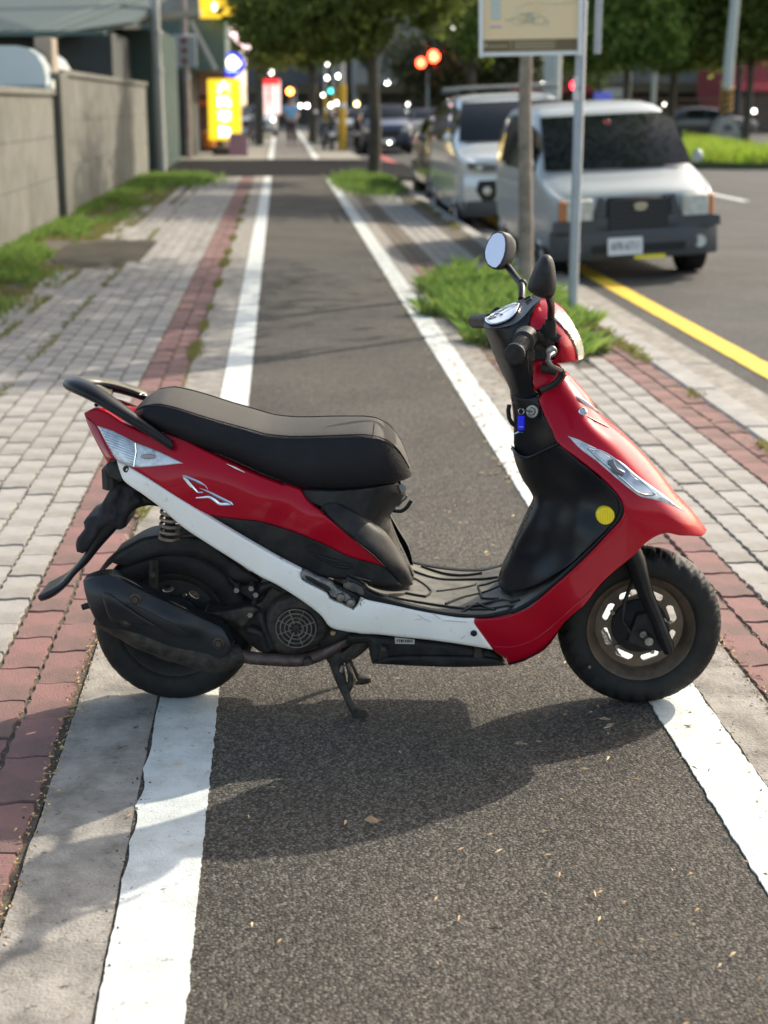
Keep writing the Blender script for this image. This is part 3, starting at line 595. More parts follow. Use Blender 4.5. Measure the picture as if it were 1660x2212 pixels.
m = MB(); m.box((0, -.42, .55), (.3, .04, .32)); obj('base_plate', m, M_bump, t)
m = MB(); m.tube([(0, 0, 1.0), (.02, 0, 3), (.25, 0, 8)], [.20, .19, .14], 16); obj('pole', m, mat('pale grey pole', (.42, .44, .40), .6), t)
M_stb = mat('black stripe', (.03, .03, .03), .7); M_sty = mat('orange yellow stripe', (.95, .50, .03), .6)
m = MB(); m.tube([(0, 0, 1.02), (.008, 0, 2.0)], .212, 16); obj('black_band', m, M_stb, t)
for k in range(4): m = MB(); m.tube([(.215*math.cos(a), .215*math.sin(a), 1.12+k*.23+(a+3.2)*.07) for a in [R(-175+j*17) for j in range(21)]], .065, 5, True, .4); obj('stripe', m, M_sty, t)
for k, (px, Y, lb) in enumerate(((1190, 46, 'stout pale grey pole behind the people carrier'), (1355, 70, 'thin white post left of the median trees'), (1590, 78, 'dark slim post right of the striped lamp post'), (1408, 74, 'thin pale post under the middle of the median trees'))):
    q = W(px, 300, Y); t = thing('roadside_pole', lb, 'pole', (q.x, Y, -.12)); r_ = (.26, .08, .14, .12)[k]; hh = (7, 3.6, 5, 3.2)[k]
    m = MB(); m.tube([(0, 0, 0), (0, 0, hh)], r_, 12); obj('shaft', m, mat('pale grey pole', (0, 0, 0)) if k != 2 else M_stb, t); m = MB(); m.tube([(0, 0, hh), (0, 0, hh+.1)], r_*1.3, 12); obj('cap', m, M_stb, t)
t = thing('roadside_fence', 'low brown rail fence behind the grass median', 'fence', (24, 84, 0))
for k in range(4): m = MB(); m.box((1, 0, .55+k*.38), (19, .06, .12)); obj('rail', m, mat('brown rail', (.14, .07, .04), .7), t)
for k in range(9): m = MB(); m.box((-8+k*2.2, .1, .9), (.14, .1, 1.8)); obj('fence_post', m, M_stb, t)
# ---- buildings
def tiled_block(name, label, x0, x1, y0, y1, h, wallm, winm, cols, rows, z0=3.4, sill=True, wd=.62, gh=.55, shop=None, z=-.1, extra=None):
    t = thing(name, label, 'building', ((x0+x1)/2, y0, z)); w_ = x1-x0
    m = MB(); m.box((0, (y1-y0)/2, h/2), (w_, y1-y0, h)); obj('wall', m, wallm, t, False)
    ch = (h-z0-.6)/rows; cw = w_/cols
    for i in range(cols):
        for j in range(rows):
            cx, cz = -w_/2+cw*(i+.5), z0+ch*(j+.5)
            m = MB(); fw, fh = cw*wd, ch*gh
            for dx, dz, sx, sz in ((0, fh/2, fw+.1, .08), (0, -fh/2, fw+.1, .08), (-fw/2, 0, .08, fh), (fw/2, 0, .08, fh), (0, 0, .05, fh)): m.box((cx+dx, -.03, cz+dz), (sx, .1, sz))
            wn_ = obj('window', m, M_galv, t, False); g = MB(); g.box((cx, -.012, cz), (fw-.06, .03, fh-.06)); obj('pane', g, winm, wn_, False)
    m = MB(); m.box((0, -.06, h+.1), (w_+.2, .3, .35)); obj('parapet', m, M_conc, t, False)
    if shop:
        m = MB(); m.box((0, -.05, 1.3), (w_*.9, .12, 2.5)); obj('shop_front', m, shop, t, False)
        m = MB(); m.prism([(0, 2.9), (-1.6, 2.4), (-1.6, 2.25), (0, 2.7)], -w_/2, w_/2, lambda x, y, z_: (y, x, z_)); obj('awning', m, extra or M_brown, t, False)
    return t
M_win = mat('far window glass', (.05, .065, .075), .12, coat=.6); M_b1 = mat('grey tile building', (.30, .285, .25), .85, var=.7, vscale=.6); M_b2 = mat('brown tile building', (.24, .15, .115), .85, var=.7, vscale=.7)
M_b3 = mat('pale tile building', (.46, .44, .39), .85, var=.7, vscale=.5); M_b4 = mat('dark grey building', (.14, .14, .145), .8, var=.6, vscale=.8); M_shop = mat('dim shop interior', (.05, .045, .04), .6, var=1, vscale=1.2, col2=(.16, .12, .08))
M_redaw = mat('red awning', (.5, .05, .06), .7, var=.6, vscale=1.2, col2=(.22, .05, .05)); M_green = mat('green sheet metal', (.09, .14, .115), .6, var=.6, vscale=2, col2=(.06, .085, .075))
tiled_block('city_building', 'grey tiled building closing the left side of the street beyond the lit signs', -16, -2.6, 84, 96, 16, M_b1, M_win, 6, 4, shop=M_shop)
tiled_block('city_building', 'dark building behind the trees above the walking person', -2.4, 5.2, 118, 130, 22, M_b4, M_win, 4, 6, shop=M_shop)
tiled_block('city_building', 'pale high building behind the crown of the forked tree', 5.4, 11.8, 112, 124, 26, M_b3, M_win, 4, 8, shop=M_shop)
tiled_block('city_building', 'brown tiled building behind the red traffic lights', 12, 20.5, 104, 118, 24, M_b2, M_win, 4, 7, shop=M_shop, extra=M_redaw)
tiled_block('city_building', 'grey building behind the map board and the pale pole', 20.7, 29.5, 104, 116, 20, M_b1, M_win, 4, 5, shop=M_shop)
tiled_block('city_building', 'building with red awning behind the median trees', 29.7, 46, 100, 112, 18, M_b3, M_win, 7, 4, shop=M_shop, extra=M_redaw)
tiled_block('city_building', 'red fronted building at the far right beyond the fence', 26.5, 29.4, 92, 99, 9, mat('red wall', (.36, .07, .07), .8, var=.5, vscale=1), M_win, 2, 1, shop=M_shop, extra=M_redaw)
# ---- sheds and signs on the left
def corr(m, x0, x1, z0, z1, y, nrib, axis='x'):
    for k in range(nrib):
        u = x0+(x1-x0)*(k+.5)/nrib; du = (x1-x0)/nrib*.55
        if axis == 'x': m.box((u, y, (z0+z1)/2), (du, .05, z1-z0))
    return m
sx0, sx1 = W(-60, 200, 33).x, W(122, 200, 33).x
t = thing('metal_shed', 'teal roofed metal shed behind the nearer boundary wall', 'shed', (-5.4, 33, 0))
m = MB(); m.box((-2.2, 4, 1.45), (8.4, 8, 2.9)); obj('wall', m, mat('dark shed wall', (.045, .05, .045), .8, var=.5, vscale=2), t, False)
zr0 = W(60, 80, 32).z; zr1 = W(250, -20, 36).z
m = MB(); m.prism([(-8, zr0-.02), (.72, zr0+.02), (2.0, zr0+.05), (2.0, zr0+.12), (-8, zr0+.10)], -1.2, -.9, lambda x, y, z: (x, y, z)); obj('eave', m, M_green, t)
m = MB(); m.add([(-8, -1.1, zr0+.06), (.9, -1.1, zr0+.06), (2.35, 1.5, zr0+.42), (3.1, 6, zr0+1.5), (-8, 6, zr0+2.9)], [(0, 1, 2, 3, 4)]); m.add([(q[0], q[1], q[2]-.08) for q in m.v[:5]], [(4, 3, 2, 1, 0)]); obj('roof', m, mat('teal sheet roof', (.10, .125, .118), .7, spec=.1, var=.6, vscale=1.2, col2=(.09, .115, .11)), t, False)
for k in range(26):
    u = k/25; m = MB(); m.tube([(-8+u*8.9, -1.1, zr0+.08), (-8+u*11.1, 6, zr0+2.92-1.4*u)], .03, 4); obj('roof_rib', m, MATS['teal sheet roof'], t, False)
for k, (px, py) in enumerate(((150, 55), (180, 45), (205, 55))):
    q = W(px, py, 34.5); m = MB(); m.tube([(q.x+5.4, 1.5, q.z-.55), (q.x+5.4, 1.5, q.z-.1)], .06, 10); vt = obj('roof_vent', m, M_galv, t); m = MB(); m.sphere((q.x+5.4, 1.5, q.z), (.16, .16, .13)); obj('turbine', m, M_galv if k else M_chr, vt)
a, b_ = W(262, 60, 37), W(340, 60, 37); t = thing('corrugated_shed', 'green corrugated shed with beige eave behind the taller wall', 'shed', ((a.x+b_.x)/2, 37, 0)); w_ = b_.x-a.x; zt = W(300, 62, 37).z
m = MB(); m.box((0, 3, zt/2), (w_, 6, zt)); obj('wall', m, M_green, t, False)
for k in range(11): m = MB(); m.box((-w_/2+w_*(k+.5)/11, -.03, zt/2), (w_/11*.5, .06, zt)); obj('metal_sheet', m, M_green, t, False)
for k in range(16): m = MB(); m.box((w_/2+.03, .2+k*.36, zt/2), (.06, .18, zt)); obj('metal_sheet', m, M_green, t, False)
m = MB(); m.loft([[(-w_/2-.5, -.5, zt-.02), (-w_/2-.5, -.5, zt+.10), (-w_/2-.5, .4, zt+.12), (-w_/2-.5, .4, zt)], [(w_/2+1.0, -.5, zt+.28), (w_/2+1.0, -.5, zt+.42), (w_/2+1.0, .4, zt+.44), (w_/2+1.0, .4, zt+.30)]]); obj('eave', m, mat('beige fascia', (.34, .30, .22), .7), t, False)
a, b_ = W(145, 60, 38.5), W(262, 60, 38.5); t = thing('open_shed', 'dark open shed with a white door frame above the taller wall', 'shed', ((a.x+b_.x)/2, 38.5, 0)); w_ = b_.x-a.x
m = MB(); m.box((0, 3, 1.9), (w_, 5, 3.6+.2)); obj('wall', m, M_dark, t, False)
m = MB(); q = W(192, 112, 38.5); m.tube([(-w_/2+.1, -.1, q.z), (q.x-(a.x+b_.x)/2, -.1, q.z), (q.x-(a.x+b_.x)/2, -.1, .5)], .05, 6); obj('door_frame', m, M_fr, t)
m = MB(); m.box((.3, -.02, 2.2), (.5, .05, .5)); obj('red_panel', m, mat('dull red panel', (.12, .02, .02), .7), t)
# dark gate house by the side street
a, b_ = W(336, 300, 45.5), W(414, 300, 45.5); t = thing('gate_building', 'dark shuttered building on the far corner of the side street', 'building', ((a.x+b_.x)/2, 45.5, 0)); w_ = b_.x-a.x
zt = W(380, 150, 45.5).z; m = MB(); m.box((0, 3, zt/2), (w_, 6, zt)); obj('wall', m, mat('dark gate wall', (.05, .055, .05), .8), t, False)
for k in range(5): m = MB(); m.box((-w_/2+w_*(k+.5)/5, -.04, zt*.45), (w_/5-.04, .06, zt*.88)); obj('shutter_panel', m, M_dark if k < 3 else mat('dark shutter', (.04, .045, .04), .7), t, False)
zt2 = W(380, 30, 46).z; m = MB(); m.box((.2, 3.5, (zt+zt2)/2), (w_+1.6, 5, zt2-zt)); obj('upper_wall', m, M_green, t, False)
def board(name, label, px0, py0, px1, py1, Y, m_, marks=None, mm=None, th=.12, cat='sign', bracket=True, frame=None):
    a, b_ = W(px0, py1, Y), W(px1, py0, Y); w_, h = b_.x-a.x, b_.z-a.z; t = thing(name, label, cat, ((a.x+b_.x)/2, Y, (a.z+b_.z)/2))
    m = MB(); m.bbox((0, 0, 0), (w_, th, h), min(.03, h*.1)); obj('panel', m, m_, t)
    if frame: 
        for dx, dz, sx_, sz in ((0, h/2, w_+.06, .05), (0, -h/2, w_+.06, .05), (-w_/2, 0, .05, h-.05), (w_/2, 0, .05, h-.05)): m = MB(); m.box((dx, 0, dz), (sx_, th+.03, sz)); obj('frame', m, frame, t, False)
    if bracket: m = MB(); m.tube([(0, th/2, 0), (0, th/2+.5, 0), (0, th/2+.55, -a.z if False else -.4)], .04, 6); obj('bracket', m, M_galv, t)
    if marks:
        for pts in marks:
            m = MB(); m.tube([(x*w_, -th/2-.004, z*h) for x, z in pts], .026*w_/ .6 if w_ < 1.5 else .05, 5, True, .3); obj('stroke', m, mm, t)
    return t, w_, h
def em(name, col, s, base=None): return mat(name, base or col, .5, emit=col, es=s)
def glyph(cx, cz, s, sd):
    k = sd % 4; H_ = lambda z, a=.9: [(cx-s*a, cz+s*z), (cx+s*a, cz+s*z)]; V_ = lambda x, a, b: [(cx+s*x, cz+s*a), (cx+s*x, cz+s*b)]
    if k == 1: return [H_(.35), [(cx, cz+s*.95), (cx-s*.1, cz+s*.1), (cx-s*.8, cz-s*.9)], [(cx+s*.05, cz+s*.2), (cx+s*.8, cz-s*.9)]]
    if k == 2: return [H_(.85, .7), H_(.2, .8), V_(-.7, .85, -.9), V_(0, .8, -.7), H_(-.45, .6), V_(.65, .2, -.9)]
    if k == 3: return [H_(.8, .9), V_(-.35, 1, .55), V_(.35, 1, .55), H_(.35, .6), H_(-.1, .6), V_(-.6, .35, -.1), V_(.6, .35, -.1), V_(0, -.1, -.95), H_(-.55, .9)]
    return [V_(-.6, .9, -.9), H_(.6, .5), [(cx-s*.2, cz+s*.2), (cx+s*.8, cz+s*.2)], [(cx-s*.2, cz-s*.3), (cx+s*.8, cz-s*.3)], V_(.3, .6, -.9), H_(-.9, .8)]
W_em = em('white sign light', (1, .98, .9), 1.4)
mk = []
for k, y in enumerate((.37, .13, -.11, -.35)): mk += [[(x, z) for x, z in g] for g in [[(p[0], p[1]) for p in s_] for s_ in glyph(.0, y, .09, k+1)]]
mk = [[(x*2.6, z) for x, z in s_] for s_ in mk]
board('lit_sign', 'tall yellow lit shop sign with four white characters standing at the corner', 452, 170, 519, 302, 47, em('yellow sign light', (1, .66, .02), .52, (.3, .2, .01)), mk, W_em, .3)
t = thing('sign_stand', 'small dark stand holding up the tall yellow lit sign', 'stand', (W(485, 320, 47.2).x, 47.2, 0)); m = MB(); m.bbox((0, 0, .12), (.7, .4, .24), .03); obj('base', m, M_bump, t); m = MB(); m.tube([(0, 0, .2), (0, 0, .5)], .06, 8); obj('leg', m, M_galv, t)
board('lit_sign', 'yellow and white lit fascia sign high above the blue round sign', 432, -40, 540, 38, 46, em('amber sign light', (1, .58, .02), .55, (.3, .2, .01)), [[(-.3, .1), (-.1, .3), (.1, .1)], [(.1, .3), (.3, .1), (.4, .3)], [(-.2, -.3), (-.2, -.1)]], W_em, .3)
q = W(503, 139, 48); t = thing('round_sign', 'blue round lit sign with a white cloud shaped logo', 'sign', tuple(q))
m = MB(); m.lathe([(0, .1), (.33, .1), (.36, .07), (.36, -.07), (0, -.07)], 40, YAX, False); obj('disc', m, em('blue sign light', (.02, .03, .85), .55, (.01, .02, .3)), t)
for dx, dz, r_ in ((-.13, .03, .11), (.13, .03, .11), (0, .12, .14), (0, .0, .12)): m = MB(); m.lathe([(0, .012), (r_, .012), (r_, 0)], 20, Matrix.Translation((dx, -.1, dz)) @ YAX, False); obj('logo_lobe', m, W_em, t)
m = MB(); m.tube([(-.16, -.11, -.18), (.16, -.11, -.18)], .03, 6); obj('logo_text', m, em('pale blue light', (.4, .55, 1), 1.2), t); m = MB(); m.tube([(-.36, 0, 0), (-1.2, .2, 0)], .04, 6); obj('arm', m, M_galv, t)
board('lit_sign', 'red and white lit sign right of the tall yellow sign', 556, 172, 606, 246, 60, em('pinkish sign light', (1, .72, .66), .5, (.4, .35, .33)), [[(-.3, .25), (.3, .25)], [(0, .4), (0, -.2)], [(-.3, 0), (.3, 0)], [(-.25, -.25), (.25, -.3)]], em('red sign light', (.9, .03, .03), .7), .3, frame=None)
board('lit_sign', 'small red lit header above the red and white sign', 562, 170, 604, 182, 59.6, MATS['red sign light'], None, None, .2)
board('shop_sign', 'pale yellow lit shop fascia behind the yellow sign', 412, 141, 466, 180, 52, em('pale yellow light', (.85, .85, .42), .4), None, None, .2)
board('wall_sign', 'white board with red characters beside the utility pole', 374, 74, 424, 144, 44.5, mat('dull white board', (.36, .36, .33), .7), [[(x*1.5, z*1) for x, z in s_] for k, y in enumerate((.3, 0, -.3)) for s_ in glyph(.0, y, .10, k+2)], mat('dull red print', (.35, .06, .05), .7), .1)
# utility poles
for lb, px, Y, r_, h, cm in (('pale concrete utility pole rising behind the end of the taller wall', 345, 36, .115, 8, mat('pale concrete pole', (.40, .39, .34), .8)), ('thin rusty white pipe pole at the gate corner', 407, 44.6, .085, 6, mat('rusty white pole', (.40, .33, .28), .7, var=.8, vscale=3, col2=(.25, .13, .08)))):
    q = W(px, 250, Y); t = thing('utility_pole', lb, 'pole', (q.x, Y, -.02)); m = MB(); m.tube([(0, 0, 0), (-.05, 0, h)], [r_, r_*.8], 14); obj('shaft', m, cm, t)
    for z in (2.2, 3.0): m = MB(); m.tube([(0, 0, z), (0, 0, z+.06)], r_*1.1, 14); obj('band', m, M_galv, t)
t = thing('awning_frame', 'slanting pale steel awning frame over the pavement beside the round sign', 'awning', (-3.2, 46, 0))
a, b_ = W(412, 45, 46), W(466, 150, 46)
for dy in (0, 1.5, 3): m = MB(); m.tube([(a.x+3.2, dy, a.z), (b_.x+3.2, dy, b_.z)], .075, 6); obj('rafter', m, MATS['pale concrete pole'], t)
a = W(466, 30, 47); b_ = W(560, 10, 50)
t = thing('pink_tube_light', 'slanting pink lit tube above the blue round sign', 'light', tuple(W(515, 85, 52))); m = MB(); m.tube([(-.35, 0, .35), (.38, 0, -.35)], .09, 8); obj('tube', m, em('pink tube light', (1, .65, .66), 1.0), t); m = MB(); m.bbox((0, .2, 0), (.2, .1, .2), .02); obj('holder', m, M_bump, t)
# shop corner things
t = thing('shop_stall', 'brown shop stall with an orange counter behind the tall yellow sign', 'stall', (W(440, 300, 50).x, 50, 0))
m = MB(); m.box((0, 1.5, 1.4), (1.5, 2, 2.7)); obj('cabinet', m, mat('brown stall wood', (.13, .075, .05), .8, var=.7, vscale=2, col2=(.2, .12, .09)), t, False); m = MB(); m.box((-.1, .3, 1.5), (1.2, .3, .18)); obj('counter', m, mat('orange counter', (.5, .13, .04), .6), t, False)
m = MB(); m.box((0, .4, 2.2), (1.4, .12, .9)); obj('menu_board', m, mat('rose board', (.34, .2, .17), .7), t, False)
t = thing('orange_bucket', 'round orange bucket left of the foot of the yellow sign', 'bucket', (W(432, 320, 47.6).x+.3, 47.6, 0)); m = MB(); m.lathe([(.0, 0), (.17, 0), (.22, .42), (.24, .44), (.20, .42)], 18, Matrix.Translation((0, 0, .22))); obj('shell', m, mat('orange plastic', (.7, .25, .06), .5), t); m = MB(); m.tube([(-.2, 0, .6), (0, 0, .8), (.2, 0, .6)], .012, 5); obj('handle', m, M_galv, t)
t = thing('sandwich_board', 'dull pink folding board on the pavement right of the yellow sign', 'sign', (W(515, 310, 46.5).x, 46.5, 0)); m = MB(); m.loft([[(-.28, -.2, 0), (.28, -.2, 0), (.28, .2, 0), (-.28, .2, 0)], [(-.26, -.02, .62), (.26, -.02, .62), (.26, .02, .62), (-.26, .02, .62)]]); obj('board', m, mat('dull pink', (.36, .18, .2), .7), t, False); m = MB(); m.tube([(-.3, 0, .62), (.3, 0, .62)], .02, 6); obj('hinge', m, M_galv, t)
t = thing('white_vehicle', 'white rounded truck cab with a blue band parked behind the near wall', 'truck', (W(30, 150, 20).x, 20, 0))
q0, q1 = W(40, 98, 20), W(40, 184, 20); zt_, zb_ = q0.z, q1.z; xl = W(98, 150, 20).x-t.location.x; cur = [(-2.6, zb_), (-2.6, zt_+.02), (xl-.33, zt_), (xl-.20, zt_-.03), (xl-.09, zt_-.11), (xl-.02, zt_-.24), (xl, zb_+.10), (xl, zb_)]
m = MB(); m.prism([(x, z) for x, z in cur], 0, 2.6); obj('cab_roof', m, mat('cab white', (.50, .55, .56), .4, coat=.5), t)
m = MB(); m.box(((xl-2.6)/2, 1.3, zb_-.45), (xl+2.58, 2.58, .92)); obj('blue_band', m, mat('cab blue', (.03, .13, .20), .4, coat=.4), t, False)
m = MB(); m.bbox((xl+.02, .4, zb_+.02), (.10, .3, .12), .02); obj('trim', m, M_chr, t)
m = MB(); m.box(((xl-2.6)/2, 1.3, .25), (xl+2.4, 2.4, .5)); obj('chassis', m, M_dark, t, False)
# yellow guard posts, signals and street lights
for k, (px, Y, h, lb) in enumerate(((740, 51.5, 2.1, 'yellow wrapped pole standing by the end of the right lane line'), (722, 75, 1.9, 'thinner yellow post just left of the wrapped pole'), (704, 82, 1.8, 'short yellow orange post beyond the walking person'))):
    q = W(px, 300, Y); t = thing('yellow_post', lb, 'post', (q.x, Y, 0), 0, 'yellow wrapped posts'); m = MB(); m.tube([(0, 0, 0), (0, 0, h)], .13 if k == 0 else .09, 14); obj('sleeve', m, mat('yellow sleeve', (.62, .36, .02), .5), t); m = MB(); m.tube([(0, 0, h), (0, 0, h+3.5)], .10 if k == 0 else .06, 12); obj('pole', m, MATS['pale concrete pole'], t)
    if k == 0: m = MB(); m.tube([(0, 0, 1.35), (0, 0, 1.5)], .135, 14); obj('white_band', m, M_fr, t)
def signal(lb, px, py, Y, col, r_=.17, s=6, cat='traffic light', hood=True, pole=None):
    q = W(px, py, Y); t = thing('traffic_light' if cat == 'traffic light' else 'street_light', lb, cat, tuple(q)); m = MB()
    if hood: m.bbox((0, .1, 0), (r_*2.8, .2, r_*2.8), .03); obj('housing', m, M_dark, t)
    else: m.tube([(0, .1, .0), (0, .3, r_*1.4)], .03, 6); obj('bracket', m, M_galv, t)
    m = MB(); m.sphere((0, -.03, 0), (r_, r_*.5, r_)); obj('lamp', m, em('lamp %s %.1f' % (col, s), col, s), t)
    if pole: m = MB(); m.tube([(r_*1.6, .2, r_), (r_*1.6, .2, -q.z)], .05, 6); obj('pole', m, M_galv, t)
    return t
signal('left lamp of the paired red traffic lights over the road', 910, 135, 68, (1, .05, .02), .20, 9, pole=1)
signal('right and higher lamp of the paired red traffic lights over the road', 937, 121, 68, (1, .05, .02), .24, 11)
signal('red traffic light showing left of the sticker on the round post', 1243, 184, 60, (1, .02, .03), .17, 9, pole=1)
signal('small red pedestrian light above the walking person', 627, 197, 80, (1, .25, .04), .16, 8, pole=1)
signal('small teal signal light between the lane posts', 715, 196, 90, (.05, .6, .5), .12, 3)
board('lit_sign', 'bright lemon yellow lit sign below the left corner of the map board', 1022, 136, 1060, 159, 70, em('lemon light', (.8, .9, .03), .6), None, None, .3)
board('lit_sign', 'yellow lit shop sign left of the red traffic lights', 885, 138, 910, 158, 72, em('yellow shop light', (.75, .6, .03), .8), None, None, .3)
for i, (px, py, Y, r_, s) in enumerate(((823, 62, 60, .20, 9), (831, 30, 66, .16, 7), (977, 58, 75, .19, 6), (732, 164, 90, .20, 8), (706, 138, 85, .16, 7), (706, 168, 85, .16, 7), (837, 178, 88, .18, 8), (716, 227, 92, .22, 5), (726, 222, 92, .22, 5), (771, 224, 92, .24, 5), (650, 228, 95, .15, 7), (664, 228, 95, .18, 7), (698, 205, 90, .14, 5), (586, 156, 70, .17, 5), (592, 95, 72, .18, 4), (578, 96, 74, .16, 4), (600, 112, 74, .16, 3), (960, 226, 80, .15, 5), (978, 225, 80, .15, 5), (999, 226, 86, .16, 7), (1000, 208, 86, .12, 3), (842, 308, 50.6, .07, 5), (737, 202, 92, .12, 4), (1172, 180, 80, .13, 3), (882, 225, 84, .14, 4), (1630, 240, 90, .22, 4), (1436, 225, 84, .12, 3), (675, 244, 70, .12, 3), (590, 258, 72, .14, 3), (625, 120, 96, .1, 3))):
    q = W(px, py, Y); c = (1, .95, .8) if i % 3 else (.9, 1, .95)
    if i in (17, 18, 9): c = (1, .75, .3)
    t = thing('shop_light', 'small bright lamp in the distant street, %s' % (['above the forked tree trunk', 'beneath the branches of the forked tree', 'beyond the red traffic lights', 'right of the yellow wrapped pole', 'in the upper pair over the lane', 'in the lower pair over the lane', 'beside the forked tree trunk', 'in the warm row behind the walking person', 'second in the warm row behind the walking person', 'warm and round by the yellow wrapped pole', 'low and left above the walking person', 'low and right above the walking person', 'single under the lane trees', 'beside the blue round sign', 'pale pink amid olive leaves', 'greenish amid olive leaves', 'lowest amid olive leaves', 'left headlamp glow of the distant traffic', 'right headlamp glow of the distant traffic', 'white beyond the distant traffic', 'greenish over the distant traffic', 'on the front of the navy car', 'small above the warm row', 'behind the people carrier roof', 'low beside the forked tree', 'at the far right beyond the fence', 'under the median trees', 'white right of the walking person', 'behind the red and white sign', 'faint above the lane trees'][i]), 'lamp', tuple(q), 0, 'distant street and shop lamps')
    m = MB(); m.sphere((0, 0, 0), r_*.52, 10, 6); obj('bulb', m, em('warm lamp %d' % int(s), c, s*1.2) if c[2] > .5 else em('amber lamp glow', c, 5), t); m = MB(); m.tube([(0, .05, r_*.6), (0, .3, r_*1.2)], .03, 5); obj('holder', m, M_galv, t)
board('sign', 'white shutter front seen between the round post and the median trees', 1418/1.0*0+1300, 190, 1345, 232, 90, mat('white shutter', (.5, .5, .44), .7), None, None, .2, 'shop front')
board('road_sign', 'round cornered dark blue sign behind the minivan roof', 1372/1.0687, 198, 1414/1.0687, 224, 78, em('dim blue light', (.05, .06, .25), .5), None, None, .1)
# walking person
def person(label, px, py_feet, Y):
    q = W(px, py_feet, Y); t = thing('person', label, 'person', (q.x, Y, 0))
    def skin(name, nodes, edges, m_, sub=2):
        me = bpy.data.meshes.new(name); me.from_pydata([n_[0] for n_ in nodes], edges, []); me.materials.append(m_); o = link(name, me, t)
        mo_ = o.modifiers.new('skin', 'SKIN'); mo_.use_smooth_shade = True
        for i, n_ in enumerate(nodes): me.skin_vertices[0].data[i].radius = n_[1]
        me.skin_vertices[0].data[0].use_root = True
        s_ = o.modifiers.new('sub', 'SUBSURF'); s_.levels = s_.render_levels = sub; return o
    N_ = [((0, 0, .92), (.15, .11)), ((0, 0, 1.12), (.14, .10)), ((0, 0, 1.36), (.17, .11)), ((0, 0, 1.48), (.06, .06)), ((0, -.01, 1.54), (.055, .055)), ((0, -.02, 1.64), (.085, .10)), ((0, -.01, 1.72), (.06, .07)),
          ((.09, 0, .86), (.085, .085)), ((.10, -.06, .48), (.06, .06)), ((.10, .02, .08), (.04, .04)), ((.10, -.10, .04), (.04, .03)), ((-.09, 0, .86), (.085, .085)), ((-.09, .10, .50), (.06, .06)), ((-.09, .30, .16), (.04, .04)), ((-.09, .24, .06), (.04, .03)),
          ((.19, 0, 1.38), (.055, .055)), ((.25, .03, 1.12), (.045, .045)), ((.20, -.18, 1.02), (.035, .035)), ((-.19, 0, 1.38), (.055, .055)), ((-.25, -.02, 1.12), (.045, .045)), ((-.16, -.22, 1.06), (.035, .035))]
    E_ = [(0, 1), (1, 2), (2, 3), (3, 4), (4, 5), (5, 6), (0, 7), (7, 8), (8, 9), (9, 10), (0, 11), (11, 12), (12, 13), (13, 14), (2, 15), (15, 16), (16, 17), (2, 18), (18, 19), (19, 20)]
    skin('body', N_, E_, mat('skin', (.42, .26, .19), .6))
    skin('shirt', [((0, 0, .90), (.20, .15)), ((0, 0, 1.12), (.185, .14)), ((0, 0, 1.36), (.19, .14)), ((.20, 0, 1.37), (.08, .08)), ((.25, .02, 1.18), (.075, .075)), ((-.20, 0, 1.37), (.08, .08)), ((-.25, -.01, 1.18), (.075, .075))], [(0, 1), (1, 2), (2, 3), (3, 4), (2, 5), (5, 6)], mat('light blue shirt', (.22, .42, .62), .8))
    skin('trousers', [((0, 0, .88), (.17, .13)), ((.09, 0, .80), (.10, .10)), ((.10, -.06, .48), (.085, .085)), ((.10, .02, .16), (.07, .07)), ((-.09, 0, .80), (.10, .10)), ((-.09, .10, .50), (.085, .085)), ((-.09, .28, .20), (.07, .07))], [(0, 1), (1, 2), (2, 3), (0, 4), (4, 5), (5, 6)], mat('dark trousers', (.05, .035, .03), .85))
    m = MB(); m.sphere((0, .01, 1.69), (.092, .105, .095)); obj('hair', m, M_dark, t)
    for sd in (-1, 1): m = MB(); m.sphere((sd*.03, -.105, 1.655), .010, 8, 6); obj('eye', m, M_dark, t)
    m = MB(); m.sphere((0, -.12, 1.63), (.012, .02, .022), 8, 6); obj('nose', m, MATS['skin'], t)
    for sx_ in (.205, -.165):
        for k in range(5): m = MB(); m.tube([(sx_+(k-2)*.014, -.20, 1.03), (sx_+(k-2)*.017, -.245, 1.01), (sx_+(k-2)*.017, -.27, .985)], .0075, 5); obj('finger', m, MATS['skin'], t)
    m = MB(); m.bbox((.10, -.10, .035), (.09, .25, .07), .02); obj('shoe', m, M_dark, t); m = MB(); m.bbox((-.09, .24, .05), (.09, .25, .07), .02); obj('shoe', m, M_dark, t)
    return t
person('person in light blue shirt and dark trousers walking down the far bike lane', 630, 300, 56)
# ================================================================== VEHICLES
M_silver = mat('silver car paint', (.36, .39, .40), .36, metal=.2, coat=.3, spec=.4)
M_glass = mat('dark car glass', (.006, .008, .010), .05, spec=.35)

